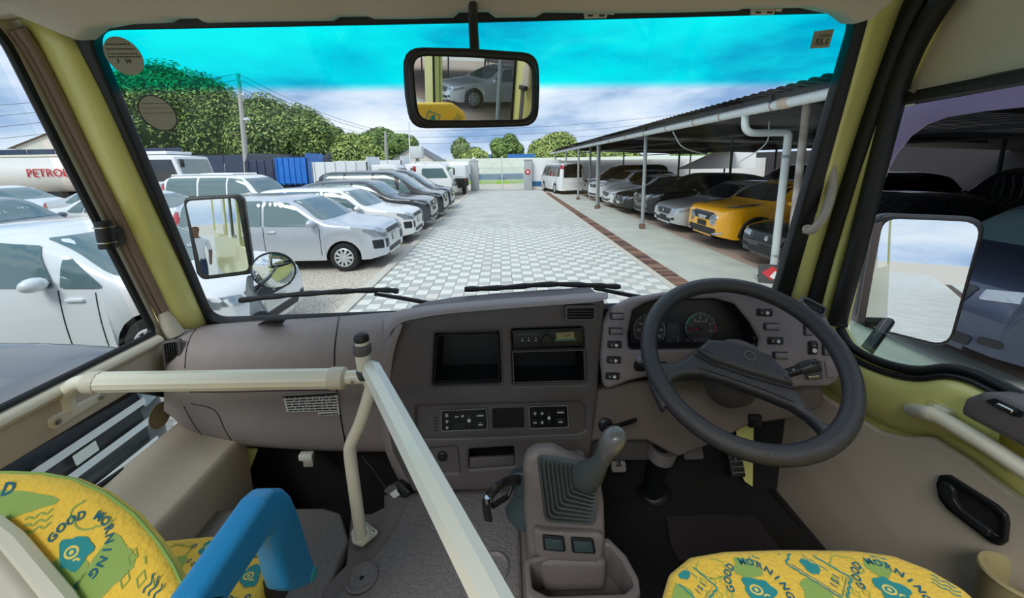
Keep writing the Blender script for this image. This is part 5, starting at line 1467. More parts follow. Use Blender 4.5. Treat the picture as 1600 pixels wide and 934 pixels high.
# ---- gabled house, sheds
def gable_house(name, x, y, w, d, wall_h, ridge_h, label, wallm, roofm, over=.4):
    t = thing(name, (x, y, 0), label, 'house')
    bm = bmesh.new()
    q = [(x - w / 2, wall_h), (x - w / 2, 0), (x + w / 2, 0), (x + w / 2, wall_h), (x, ridge_h)]
    A = [bm.verts.new((a, y, b)) for a, b in q]; B = [bm.verts.new((a, y + d, b)) for a, b in q]
    bm.faces.new(A); bm.faces.new(B[::-1])
    for k in range(5): bm.faces.new((A[k], A[(k + 1) % 5], B[(k + 1) % 5], B[k]))
    bm_obj('walls', bm, wallm, t)
    s = (ridge_h - wall_h) / (w / 2)
    for sg in (-1, 1):
        e = x + sg * (w / 2 + over)
        ez = wall_h - over * s
        bm = bmesh.new()
        P_ = [bm.verts.new(v) for v in ((x, y - .3, ridge_h + .05), (x, y + d, ridge_h + .05), (e, y + d, ez + .05), (e, y - .3, ez + .05))]
        f = bm.faces.new(P_); bmesh.ops.solidify(bm, geom=[f], thickness=.12)
        bm_obj('roof_slope', bm, roofm, t)
    return t
M_CREAMW = mat('house_cream', (224, 220, 208), .85)
gable_house('white_house', -8.1, 36, 3.6, 6, 2.5, 3.55, 'small white gabled house behind the end wall left of the gate', M_CREAMW, mat('roof_slate', (150, 156, 164), .6))
box_ = thing('water_tank', (-6.9, 33.5, 0), 'pale water tank on a stand by the small house', 'tank')
box('tank', (-7.2, 33.5, 3.0), (1.0, .9, 1.0), mat('tank_pale', (206, 212, 214), .6), box_, bevel=.05); tube('stand', [(-7.2, 33.5, 0), (-7.2, 33.5, 2.5)], .15, M_POST, box_, seg=8)
gable_house('far_house', -44, 40, 8, 8, 4.2, 5.6, 'cream house with tan roof above the navy fence', M_CREAMW, mat('roof_tan', (150, 136, 122), .8), .6)
nf = thing('navy_fence', (-34, 30, 0), 'tall navy corrugated fence behind the tanker truck', 'fence')
for k in range(30):
    zz = 3.5 if k < 22 else 2.9
    box('fence_sheet', (-46 + k * 1.02, 30 + (.06 if k % 2 else 0), zz / 2), (1.0, .05, zz), mat('navy_sheet', (58, 72, 96), .5, metal=.2, stretch=(1, 1, 9), var=.18, vscale=2), nf)
tarp2 = thing('dark_tarpaulin', (-12, 27, 0), 'dark tarpaulin draped over a frame beneath the big tree', 'tarpaulin')
loft('cloth', [[(-17.5, 27, 2.95), (-15, 27, 2.8), (-12.9, 27, 2.6), (-11.6, 27, 2.9)], [(-17.4, 26.8, 2.0), (-15, 26.8, 1.8), (-12.9, 26.8, 1.7), (-11.6, 26.8, 1.9)], [(-17.5, 26.7, .2), (-15, 26.6, .1), (-12.9, 26.6, .1), (-11.6, 26.7, .2)]], mat('tarp_navy', (52, 62, 76), .8), tarp2, thick=.02)

# ---- trees
M_LEAF = [mat('leaf_mid', (104, 138, 66), .7, var=.35, vscale=.9, rgb2=(138, 166, 88)), mat('leaf_dark', (76, 110, 56), .7, var=.35, vscale=.9, rgb2=(106, 138, 70)), mat('leaf_light', (142, 162, 80), .7, var=.3, vscale=1.2, rgb2=(176, 188, 108)), mat('leaf_olive', (140, 154, 112), .7, var=.3, vscale=1.2)]
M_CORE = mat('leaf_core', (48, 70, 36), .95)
M_BARK = mat('bark', (104, 92, 78), .95, var=.2, vscale=5)
def tree(name, px, top, wpx, Y, mi, seed, label, base=.9, dens=1.0, leaf=.135):
    """crown from a cloud of leaf blades around several lobes, on a branching trunk"""
    rn = random.Random(seed)
    c = PY(px, top, Y); x, zt = c.x, c.z
    rw = wpx / 600 * Y / 2; zb = base; rz = (zt - zb) / 2
    t = thing(name, (x, Y, 0), label, 'tree', 'trees beyond the yard')
    lobes = []
    for k in range(9):
        a = rn.uniform(0, 6.28); q = rn.uniform(.25, .62)
        lobes.append((x + rw * q * math.cos(a), Y + rw * .7 * q * math.sin(a), zb + rz + rz * rn.uniform(-.35, .42), rw * rn.uniform(.36, .5), rz * rn.uniform(.4, .58)))
    lobes.append((x, Y, zb + rz * .95, rw * .72, rz * .9)); lobes.append((x + rn.uniform(-.2, .2) * rw, Y, zt - rz * .55, rw * .45, rz * .55))
    bm = bmesh.new()
    n = int(min(24000, 3000 + 1300 * rw * rz) * dens)
    for k in range(n):
        lx, ly, lz, lr, lh = rn.choice(lobes)
        th = rn.uniform(0, 6.28); u = rn.uniform(-.75, 1); s = math.sqrt(1 - u * u); r = rn.uniform(.82, 1.06)
        p = Vector((lx + lr * r * s * math.cos(th), ly + lr * r * s * math.sin(th) * .9, lz + lh * r * u))
        nrm = (Vector((s * math.cos(th), s * math.sin(th), u + .3)) + Vector((rn.uniform(-.7, .7), rn.uniform(-.7, .7), rn.uniform(-.5, .7)))).normalized()
        a = nrm.cross(Vector((rn.uniform(-1, 1), rn.uniform(-1, 1), rn.uniform(-1, 1)))).normalized(); b = nrm.cross(a)
        L = leaf * rn.uniform(.6, 1.5) * (Y / 36)
        q = [p - a * L, p + b * L * .45, p + a * L, p - b * L * .45]
        f = bm.faces.new([bm.verts.new(v) for v in q]); f.material_index = rn.choice((0, 0, 1))
    me = bpy.data.meshes.new('foliage'); bm.to_mesh(me); bm.free()
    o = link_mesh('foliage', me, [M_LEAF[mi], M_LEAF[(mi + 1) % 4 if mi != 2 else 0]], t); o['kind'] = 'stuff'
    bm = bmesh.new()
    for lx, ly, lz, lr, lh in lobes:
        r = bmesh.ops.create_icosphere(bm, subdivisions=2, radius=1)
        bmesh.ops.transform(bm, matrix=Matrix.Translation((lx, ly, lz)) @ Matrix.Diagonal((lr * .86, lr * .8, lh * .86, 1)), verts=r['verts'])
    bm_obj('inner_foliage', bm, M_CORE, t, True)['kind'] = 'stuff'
    bm = bmesh.new(); tube_bm(bm, [(x, Y, 0), (x + .1, Y, zb + rz * .5), (x, Y, zb + rz * 1.2)], [.28, .22, .1], 8)
    for k in range(3):
        lx, ly, lz = lobes[k][:3]; tube_bm(bm, [(x, Y, zb + rz * .3), ((x + lx) / 2, (Y + ly) / 2, zb + rz * .8), (lx, ly, lz)], [.15, .1, .05], 6)
    bm_obj('trunk', bm, M_BARK, t, 'auto')
    return t
tree('broad_tree', 236, 94, 240, 40, 0, 1, 'tallest dense tree at the left, its top tinted by the windscreen band', 1.5)
tree('broad_tree', 420, 146, 180, 35, 1, 2, 'wide dense tree behind the utility pole', 1.0)
tree('broad_tree', 300, 160, 130, 50, 1, 5, 'dark green tree between the tallest tree and the wide tree', 1.0)
tree('small_tree', 548, 206, 92, 32, 2, 3, 'rounded light green tree behind the white tipper trucks', .8)
tree('broad_tree', 598, 199, 110, 48, 0, 4, 'green tree right of the light green tree, behind the second pole', .8)
tree('broad_tree', 505, 192, 80, 47, 0, 9, 'green tree between the wide tree and the light green tree', .8)
tree('wispy_tree', 722, 214, 42, 46, 3, 6, 'wispy grey green tree above the gate pillar', 1.0, .7)
tree('small_tree', 742, 230, 62, 44, 2, 7, 'low yellow green shrubby tree behind the gate', .6)
tree('small_tree', 792, 209, 56, 48, 0, 8, 'mid green tree straight behind the lattice gate', 1.0)
tree('broad_tree', 868, 206, 110, 46, 2, 10, 'pale olive rounded tree above the far end of the carport', 1.0)
tree('broad_tree', 960, 232, 130, 50, 2, 12, 'pale tree seen through the far end of the carport', .6)
tree('broad_tree', 1100, 236, 170, 52, 0, 13, 'tree far behind the carport roof edge', .6)
tree('broad_tree', 160, 170, 120, 62, 1, 15, 'dark tree at the far left behind the pillar', .6)

# ---- poles and wires
M_CPOLE = mat('pole_concrete', (176, 176, 170), .9, var=.08)
def pole(name, px, top, bot, Y, r, label, dx=0.0):
    a = PY(px + dx, bot, Y); b = PY(px, top, Y)
    t = thing(name, (a.x, Y, 0), label, 'pole', 'utility poles')
    tube('shaft', [(a.x + (a.x - b.x) * .3, Y, 0), a, b], [r * 1.3, r * 1.2, r * .8], M_CPOLE, t, seg=10)
    return t, b
t1, tp1 = pole('utility_pole', 372, 115, 258, 27, .14, 'tall grey utility pole in front of the wide tree', 13)
for z in (.4, 1.3): box('insulator', tp1 - Vector((-.12, 0, z)), (.25, .1, .1), M_WHITEP, t1, bevel=.02)
lathe('street_lamp', [(.05, 0), (.2, .1), (.2, .2), (.05, .26)], PY(386, 190, 27), (0, 0, 1), M_WHITEP, t1, 12)
t2_, tp2 = pole('utility_pole', 602, 205, 250, 38, .16, 'shorter pale utility pole beside the small white house', 2)
t3_, tp3 = pole('utility_pole', 205, 180, 258, 33, .10, 'thin pale utility pole near the left pillar', 12)
fp = thing('flag_pole', PY(641, 270, 27), 'thin white flag pole in front of the small white house', 'pole')
tube('shaft', [Vector((PY(641, 290, 27).x, 27, -.03)), PY(639, 190, 27)], .045, M_WHITEP, fp, seg=8)
def wire(a, b, sag, label):
    pts = [a.lerp(b, k / 12) - Vector((0, 0, sag * 4 * (k / 12) * (1 - k / 12))) for k in range(13)]
    o = tube('power_line', pts, .014, M_DSTEEL, None, seg=4); tag(o, label, 'wire', 'power lines')
NTH = ('uppermost', 'second highest', 'third highest', 'lowest')
for k, dz in enumerate((.0, .35, .9, 1.7)):
    wire(tp1 - Vector((0, 0, dz)), PY(-60, 168 + k * 18, 27), .3, NTH[k] + ' power line slung from the tall utility pole out to the left')
    wire(tp1 - Vector((0, 0, dz)), tp2 - Vector((0, 0, dz * .6)), .5, NTH[k] + ' power line slung between the tall pole and the shorter pole')
for k, dz in enumerate((0, .6, 1.2)):
    wire(tp2 - Vector((0, 0, dz)), Vector((30, 46, 8.5 - dz * 1.2)), .8, ('uppermost', 'middle', 'lowest')[k] + ' power line running right from the shorter pole above the gate trees')
# apartment block and shed behind the bus, seen in the driver mirror
ab = thing('apartment_block', (22, -150, 0), 'pale apartment block far behind, reflected in the driver mirror', 'building')
box('block', (22, -150, 8), (14, 10, 16), mat('block_cream', (206, 200, 190), .85), ab)
for i in range(5):
    for j in range(4): box('window', (16.5 + i * 2.7, -144.95, 4 + j * 3.4), (1.3, .2, 1.5), mat('block_glass', (90, 100, 110), .3), ab)
for k, x in enumerate((3.5, 14, 22)):
    pass
# ================================================================== VEHICLES
M_CGLASS = mat('car_glass', (92, 118, 120), .06, spec=.9, coat=.6)
M_CGLASSD = mat('car_glass_dark', (26, 30, 34), .06, spec=.9, coat=.6)
M_TYRE = mat('tyre', (30, 31, 33), .85)
M_RIM = mat('alloy_rim', (196, 199, 200), .35, metal=.2)
M_RIMD = mat('dark_rim', (40, 42, 44), .35, metal=.6)
M_LAMP = mat('headlamp', (150, 162, 170), .12, metal=.35, coat=.9)
M_TAIL = mat('tail_lamp', (176, 24, 36), .2, coat=.6)
M_BLKT = mat('car_black_trim', (26, 28, 30), .45)
M_GRILL = mat('car_grille', (44, 48, 52), .35, metal=.3)
M_PLATE = mat('number_plate', (214, 216, 206), .5)
M_UNDER = mat('underbody', (18, 18, 19), .9)
def paint(name, rgb, metal=0.0, rough=.25): return mat('paint_' + name, rgb, rough, metal=metal, coat=.9)
P_WHITE = paint('white', (236, 239, 240)); P_SILVER = paint('silver', (198, 206, 214), .35); P_BLACK = paint('black', (24, 26, 29)); P_GREY = paint('grey', (92, 100, 110), .3)
P_NAVY = paint('navy', (52, 62, 84), .3); P_YEL = paint('yellow', (255, 182, 28)); P_DGREY = paint('charcoal', (58, 62, 68), .2); P_LSILV = paint('light_silver', (206, 208, 208), .5)

def pchip(xs, ys):
    n = len(xs); d = [(ys[i + 1] - ys[i]) / (xs[i + 1] - xs[i]) for i in range(n - 1)]
    m = [d[0]] + [0 if d[i - 1] * d[i] <= 0 else 2 * d[i - 1] * d[i] / (d[i - 1] + d[i]) for i in range(1, n - 1)] + [d[-1]]
    def f(x):
        if x <= xs[0]: return ys[0]
        if x >= xs[-1]: return ys[-1]
        i = max(k for k in range(n - 1) if xs[k] <= x)
        h = xs[i + 1] - xs[i]; t = (x - xs[i]) / h
        return (2 * t ** 3 - 3 * t * t + 1) * ys[i] + (t ** 3 - 2 * t * t + t) * h * m[i] + (-2 * t ** 3 + 3 * t * t) * ys[i + 1] + (t ** 3 - t * t) * h * m[i + 1]
    return f

TYPES = {
 'wagon': dict(L=4.2, W=1.69, prof=[(0, .56), (.03, .74), (.12, .85), (.9, .99), (1.04, 1.02), (1.78, 1.46), (2.1, 1.515), (3.2, 1.52), (3.95, 1.47), (4.08, 1.3), (4.17, .95), (4.2, .55)], belt=(.90, .96), wr=.29, wf=.80, wb=3.22, zb=.24, wt=(1.04, 1.80), rw=(3.9, 4.12), tum=.17,
   wins=[(1.25, 2.28, 1.83, 2.28), (2.34, 3.20, 2.34, 3.20), (3.26, 3.92, 3.26, 3.84)]),
 'sedan': dict(L=4.65, W=1.84, prof=[(0, .5), (.04, .66), (.18, .76), (1.15, .93), (1.28, .97), (2.05, 1.37), (2.4, 1.45), (3.0, 1.45), (3.4, 1.37), (4.05, 1.10), (4.5, 1.05), (4.6, .9), (4.65, .55)], belt=(.84, .96), wr=.33, wf=.88, wb=3.65, zb=.22, wt=(1.28, 2.1), rw=(3.3, 4.0), tum=.30,
   wins=[(1.55, 2.45, 2.15, 2.45), (2.50, 3.30, 2.50, 3.20), (3.35, 3.75, 3.25, 3.38)]),
 'suv': dict(L=4.5, W=1.85, prof=[(0, .6), (.04, .86), (.15, .97), (1.0, 1.08), (1.15, 1.11), (1.9, 1.54), (2.25, 1.62), (3.3, 1.61), (4.0, 1.5), (4.3, 1.2), (4.45, 1.0), (4.5, .6)], belt=(.98, 1.06), wr=.36, wf=.88, wb=3.55, zb=.26, wt=(1.15, 1.95), rw=(4.0, 4.28), tum=.24,
   wins=[(1.42, 2.4, 1.98, 2.4), (2.46, 3.3, 2.46, 3.26), (3.35, 3.95, 3.31, 3.78)]),
 'cruiser': dict(L=4.7, W=1.86, prof=[(0, .7), (.04, .95), (.15, 1.05), (1.1, 1.14), (1.25, 1.17), (1.85, 1.72), (2.15, 1.82), (4.2, 1.83), (4.55, 1.72), (4.66, 1.1), (4.7, .6)], belt=(1.08, 1.12), wr=.38, wf=.9, wb=3.7, zb=.3, wt=(1.25, 1.88), rw=(4.45, 4.62), tum=.14,
   wins=[(1.5, 2.35, 1.92, 2.35), (2.42, 3.3, 2.42, 3.3), (3.38, 4.4, 3.38, 4.3)]),
 'minivan': dict(L=4.8, W=1.8, prof=[(0, .6), (.04, .88), (.15, 1.0), (.75, 1.10), (.85, 1.14), (1.8, 1.75), (2.2, 1.84), (4.2, 1.85), (4.6, 1.75), (4.75, 1.1), (4.8, .6)], belt=(1.0, 1.05), wr=.33, wf=.88, wb=3.75, zb=.22, wt=(.85, 1.85), rw=(4.5, 4.72), tum=.14,
   wins=[(1.15, 1.62, 1.58, 1.62), (1.68, 2.55, 1.82, 2.55), (2.62, 3.6, 2.62, 3.6), (3.68, 4.5, 3.68, 4.4)]),
 'hatch': dict(L=3.98, W=1.70, prof=[(0, .5), (.04, .7), (.15, .82), (.70, .97), (.82, 1.0), (1.8, 1.45), (2.2, 1.52), (3.0, 1.5), (3.6, 1.38), (3.85, 1.0), (3.98, .6)], belt=(.90, 1.0), wr=.31, wf=.78, wb=3.2, zb=.22, wt=(.82, 1.85), rw=(3.5, 3.82), tum=.2,
   wins=[(1.12, 1.55, 1.50, 1.55), (1.60, 2.5, 1.80, 2.5), (2.56, 3.25, 2.56, 3.18)]),
 'van': dict(L=4.7, W=1.70, prof=[(0, .7), (.05, 1.0), (.25, 1.15), (.35, 1.2), (1.0, 1.85), (1.3, 1.96), (4.4, 1.97), (4.65, 1.85), (4.7, .8)], belt=(1.1, 1.12), wr=.33, wf=.95, wb=3.55, zb=.25, wt=(.35, 1.05), rw=(4.55, 4.69), tum=.10,
   wins=[(.8, 1.75, 1.2, 1.75), (1.85, 3.1, 1.85, 3.1), (3.2, 4.5, 3.2, 4.45)]),
 'cross': dict(L=4.15, W=1.79, prof=[(0, .62), (.04, .84), (.16, .96), (.95, 1.08), (1.08, 1.11), (1.75, 1.5), (2.1, 1.57), (2.9, 1.54), (3.6, 1.42), (3.95, 1.12), (4.1, 1.0), (4.15, .62)], belt=(.98, 1.08), wr=.35, wf=.84, wb=3.35, zb=.28, wt=(1.08, 1.85), rw=(3.5, 3.92), tum=.26,
   wins=[(1.38, 2.3, 1.86, 2.3), (2.36, 3.1, 2.36, 3.0)]),
}
def car(kind, pt, loc, rotz, label, glass=None, front='plain', rim=None, detail=2, group='cars parked in the yard', name=None, scale=1.0, marks=None, rails=False):
    p = TYPES[kind]; L, W = p['L'], p['W']; glass = glass or M_CGLASS; rim = rim or M_RIM
    zt = pchip([a for a, b in p['prof']], [b for a, b in p['prof']])
    def belt(t): return p['belt'][0] + (p['belt'][1] - p['belt'][0]) * t / L
    def hw(t):
        f = max(0, 1 - t / .55); r = max(0, 1 - (L - t) / .5)
        return W / 2 * (1 - .24 * f ** 2.6 - .18 * r ** 2.6)
    Ra = p['wr'] + .055
    def zb(t):
        z = p['zb']
        for w in (p['wf'], p['wb']):
            d = abs(t - w)
            if d < Ra: z = max(z, p['wr'] + math.sqrt(Ra * Ra - d * d) * .98)
        if t < .3: z = max(z, p['zb'] + .06 * (1 - t / .3))
        return z
    ts = set([0, .015, .04, .08, .13, .2, .3, .42] + [L, L - .02, L - .05, L - .1, L - .18, L - .3, L - .42])
    for w in (p['wf'], p['wb']):
        for a in (-1, -.995, -.97, -.9, -.75, -.5, -.25, 0, .25, .5, .75, .9, .97, .995, 1): ts.add(round(w + a * Ra, 4))
    k = .5
    while k < L - .45: ts.add(round(k, 3)); k += .11
    ts = sorted(t for t in ts if 0 <= t <= L)
    bm = bmesh.new(); rings = []; NT = 9
    for t in ts:
        Z = zt(t); h = min(belt(t), Z - .03); w = hw(t); b = min(zb(t), h - .02)
        ring = [(0, p['zb'] + .02), (w - .26, p['zb'] + .02), (w - .25, b), (w * .955, b)]
        for s in (.25, .5, .75, 1.0):
            z = b + (h - b) * s; e = 1 - s
            ring.append((w * (1 - .045 * e ** 2 + .012 * math.sin(s * math.pi)), z))
        hh = Z - h; n = 2.4 + min(1, hh / .4) * 3.2
        for j in range(1, NT + 1):
            th = math.pi / 2 * j / NT
            ez = math.sin(th) ** (2 / n); ey = math.cos(th) ** (2 / n) if j < NT else 0
            z = h + hh * ez; ring.append(((w - (z - h) * p['tum']) * ey, z))
        rings.append(ring)
    nr = len(rings[0])
    V = []
    for t, r in zip(ts, rings):
        x = L / 2 - t
        V.append(([bm.verts.new((x, y, z)) for y, z in r], [bm.verts.new((x, -y, z)) if y > 1e-6 else None for y, z in r]))
    for (A, A2), (B, B2) in zip(V, V[1:]):
        for j in range(nr - 1):
            f = bm.faces.new((A[j], B[j], B[j + 1], A[j + 1])); f.material_index = 1 if j < 3 else 0
            a, b, c, d = (A2[j] or A[j]), (A2[j + 1] or A[j + 1]), (B2[j + 1] or B[j + 1]), (B2[j] or B[j])
            f = bm.faces.new((a, b, c, d)); f.material_index = 1 if j < 3 else 0
    for A, A2 in (V[0], V[-1]):
        loop = A + [v for v in reversed(A2) if v is not None]
        try: bm.faces.new(loop)
        except ValueError: pass
    bmesh.ops.recalc_face_normals(bm, faces=bm.faces[:])
    tree_ = BVHTree.FromBMesh(bm)
    root = thing(name or {'wagon': 'station_wagon', 'sedan': 'sedan_car', 'suv': 'suv_car', 'cruiser': 'off_road_car', 'minivan': 'minivan', 'hatch': 'hatchback_car', 'van': 'passenger_van', 'cross': 'crossover_car'}[kind], (0, 0, 0), label, 'van' if kind in ('van', 'minivan') else 'car', group)
    me = bpy.data.meshes.new('body'); bm.to_mesh(me); bm.free()
    def add(nm, me_, m, sm=True, parent=root):
        o = bpy.data.objects.new(nm, me_)
        for x in (m if isinstance(m, (list, tuple)) else [m]): me_.materials.append(x)
        if sm: me_.shade_smooth()
        COL.objects.link(o); o.parent = parent; return o
    add('body', me, [pt, M_UNDER]); sharp_edges(me, 42)
    def cast(axis, a, b, off):
        if axis == 'y': o, d = Vector((a, 4, b)), Vector((0, -1, 0))
        elif axis == '-y': o, d = Vector((a, -4, b)), Vector((0, 1, 0))
        elif axis == 'x': o, d = Vector((6, a, b)), Vector((-1, 0, 0))
        elif axis == '-x': o, d = Vector((-6, a, b)), Vector((1, 0, 0))
        else: o, d = Vector((a, b, 5)), Vector((0, 0, -1))
        h, n, i, s = tree_.ray_cast(o, d)
        if h is None: return None
        if n.dot(d) > 0: n = -n
        return h + n * off * .5 - d * off * .6
    def patch(nm, axis, poly, m, off=.008, r=.03, cuts=3, parent=root, sm=True):
        poly = fillet(poly, r, 3) if r else [Vector(q) for q in poly]
        b2 = bmesh.new(); vs = [b2.verts.new((q[0], q[1], 0)) for q in poly]
        b2.faces.new(vs); bmesh.ops.triangulate(b2, faces=b2.faces[:])
        for _ in range(2):
            bmesh.ops.subdivide_edges(b2, edges=[e for e in b2.edges if e.calc_length() > .12], cuts=cuts, use_grid_fill=True)
            bmesh.ops.triangulate(b2, faces=b2.faces[:])
        bad = []
        for v in b2.verts:
            q = cast(axis, v.co.x, v.co.y, off)
            if q is None: bad.append(v)
            else: v.co = q
        bmesh.ops.delete(b2, geom=bad, context='VERTS')
        bmesh.ops.recalc_face_normals(b2, faces=b2.faces[:])
        m2 = bpy.data.meshes.new(nm); b2.to_mesh(m2); b2.free()
        return add(nm, m2, m, sm, parent)
    X = lambda t: L / 2 - t
    # windscreen and rear window
    t0, t1 = p['wt']; z0, z1 = zt(t0) + .03, zt(t1) - .035
    w0, w1 = hw(t0) * .93, (hw(t1) - (z1 - belt(t1)) * p['tum']) * .84
    ws_ = patch('windscreen', 'x', [(-w0, z0), (w0, z0), (w1, z1), (-w1, z1)], glass, .008, .06)
    t0, t1 = p['rw']; z0, z1 = zt(t1) + .02, zt(t0) - .02
    w0, w1 = hw(t1) * .86, (hw(t0) - (z1 - belt(t0)) * p['tum']) * .8
    if z1 > z0 + .05: patch('rear_window', '-x', [(-w0, z0), (w0, z0), (w1, z1), (-w1, z1)], glass, .008, .06)
    for sd in ('y', '-y'):
        for (b0, b1, a0, a1) in p['wins']:
            zl = belt((b0 + b1) / 2) + .025
            def zu(t): return zt(t) - .085
            patch('side_window', sd, [(X(b0), belt(b0) + .025), (X(b1), belt(b1) + .025), (X(a1), min(zu(a1), zu((a0 + a1) / 2))), (X(a0), zu(a0))], glass, .016, .03)
        sgn = 1 if sd == 'y' else -1
        if detail > 1:
            for q in p['wins'][:2]:
                for tt in (q[1] + .03,):
                    pts = [cast(sd, X(tt), z, .002) for z in [p['zb'] + .12 + (belt(tt) - p['zb'] - .12) * k / 6 for k in range(7)]]
                    pts = [c for c in pts if c]
                    b3 = bmesh.new(); tube_bm(b3, pts, .006, 4); m3 = bpy.data.meshes.new('door_seam'); b3.to_mesh(m3); b3.free(); add('door_seam', m3, M_BLKT)
                c = cast(sd, X(q[1] - .12), belt(q[1]) - .10, .01)
                b3 = bmesh.new(); add_box(b3, c, (.18, .03, .035), .008); m3 = bpy.data.meshes.new('door_handle'); b3.to_mesh(m3); b3.free(); add('door_handle', m3, pt)
            tt = p['wf'] + Ra + .08
            pts = [c for c in [cast(sd, X(tt), z, .002) for k, z in enumerate([p['zb'] + .1 + (belt(tt) - p['zb'] - .12) * k / 6 for k in range(7)])] if c]
            b3 = bmesh.new(); tube_bm(b3, pts, .006, 4); m3 = bpy.data.meshes.new('door_seam'); b3.to_mesh(m3); b3.free(); add('door_seam', m3, M_BLKT)
        # wing mirror
        q = p['wins'][0] if kind not in ('minivan', 'hatch') else p['wins'][1]
        c = cast(sd, X(q[0] + .08), belt(q[0]) + .07, 0)
        b3 = bmesh.new(); r = bmesh.ops.create_icosphere(b3, subdivisions=2, radius=1)
        bmesh.ops.transform(b3, matrix=Matrix.Translation(c + Vector((0, sgn * .12, .02))) @ Matrix.Diagonal((.085, .115, .075, 1)), verts=r['verts'])
        tube_bm(b3, [c, c + Vector((0, sgn * .1, .0))], .025, 6)
        m3 = bpy.data.meshes.new('wing_mirror'); b3.to_mesh(m3); b3.free(); add('wing_mirror', m3, pt)
    # wheels
    for w in (p['wf'], p['wb']):
        for s in (1, -1):
            y = s * (W / 2 - .115)
            prof = [(p['wr'] * .60, -.085), (p['wr'] * .72, -.10), (p['wr'] * .93, -.095), (p['wr'], -.06), (p['wr'], .06), (p['wr'] * .93, .095), (p['wr'] * .72, .10), (p['wr'] * .60, .085)]
            ty = lathe('wheel', prof, (X(w), y, p['wr']), (0, s, 0), M_TYRE, None, 28); ty.parent = root
            b3 = bmesh.new(); R = p['wr'] * .66
            def ring_(r0, h0, r1, h1):
                n = 28
                A = [b3.verts.new((X(w) + r0 * math.cos(6.28318 * k / n), y + s * h0, p['wr'] + r0 * math.sin(6.28318 * k / n))) for k in range(n)]
                B = [b3.verts.new((X(w) + r1 * math.cos(6.28318 * k / n), y + s * h1, p['wr'] + r1 * math.sin(6.28318 * k / n))) for k in range(n)]
                for k in range(n): b3.faces.new((A[k], A[(k + 1) % n], B[(k + 1) % n], B[k]))
            ring_(R, .094, R * .9, .104); ring_(R * .9, .104, R * .86, .088); ring_(R * .3, .096, .001, .106)
            for k in range(10):
                a = 6.28318 * k / 10; d = Vector((math.cos(a), 0, math.sin(a)))
                c = Vector((X(w), y + s * .092, p['wr'])) + d * R * .57
                add_box(b3, c, (R * .62, .018, R * (.20 if k % 2 else .26)), rot=Matrix.Rotation(-a, 3, 'Y'))
            bmesh.ops.recalc_face_normals(b3, faces=b3.faces[:])
            m3 = bpy.data.meshes.new('rim'); b3.to_mesh(m3); b3.free()
            add('rim', m3, rim, False, ty)
            back = lathe('hub_back', [(R * .88, .055), (.001, .055)], (X(w), y, p['wr']), (0, s, 0), M_UNDER, None, 20, closed=False); back.parent = ty
    if front == 'juke':
        for w in (p['wf'], p['wb']):
            for s, sd in ((1, 'y'), (-1, '-y')):
                pts = [c for c in [cast(sd, X(w) + (Ra + .03) * math.cos(a), p['wr'] + (Ra + .03) * math.sin(a), .012) for a in [math.pi * k / 16 for k in range(17)]] if c]
                b3 = bmesh.new(); tube_bm(b3, pts, .035, 6); m3 = bpy.data.meshes.new('arch_trim'); b3.to_mesh(m3); b3.free(); add('arch_trim', m3, M_BLKT)
    # front end
    hz = zt(.12); zb0 = p['zb']
    if front == 'wagon':
        for s in (1, -1):
            patch('headlamp', 'x', [(s * .46, hz - .20), (s * .80, hz - .16), (s * .815, hz - .02), (s * .66, hz + .01), (s * .47, hz - .06)], M_LAMP, .010, .03)
            patch('lower_grille', 'x', [(s * .46, hz - .40), (s * .78, hz - .40), (s * .80, hz - .22), (s * .46, hz - .23)], M_GRILL, .010, .02)
            patch('headlamp_side', 'y' if s > 0 else '-y', [(X(.14), hz - .18), (X(.40), hz - .02), (X(.36), hz + .01), (X(.14), hz - .03)], M_LAMP, .008, .02)
        patch('grille', 'x', [(-.40, hz - .14), (.40, hz - .14), (.40, hz - .05), (-.40, hz - .05)], M_GRILL, .010, .02)
        patch('number_plate', 'x', [(-.17, hz - .34), (.17, hz - .34), (.17, hz - .19), (-.17, hz - .19)], M_PLATE, .014, .005)
        patch('air_intake', 'x', [(-.40, zb0 + .08), (.40, zb0 + .08), (.43, zb0 + .17), (-.43, zb0 + .17)], M_BLKT, .010, .02)
    elif front == 'bars':
        for s in (1, -1):
            patch('headlamp', 'x', [(s * .62, hz - .20), (s * .82, hz - .16), (s * .84, hz - .02), (s * .62, hz - .06)], M_LAMP, .010, .02)
        patch('grille', 'x', [(-.60, hz - .42), (.60, hz - .42), (.60, hz - .03), (-.60, hz - .03)], M_GRILL, .010, .03)
        for dz in (.05, .15, .26, .38):
            patch('grille_bar', 'x', [(-.62, hz - dz - .018), (.62, hz - dz - .018), (.62, hz - dz + .018), (-.62, hz - dz + .018)], M_LSIL, .03, .006)
        for y in (-.32, .3): patch('grille_badge', 'x', [(y - .05, hz - .23), (y + .05, hz - .23), (y + .05, hz - .18), (y - .05, hz - .18)], M_PLATE, .03, .004)
        patch('air_intake', 'x', [(-.6, zb0 + .08), (.6, zb0 + .08), (.62, zb0 + .2), (-.62, zb0 + .2)], M_BLKT, .012, .03)
    elif front == 'juke':
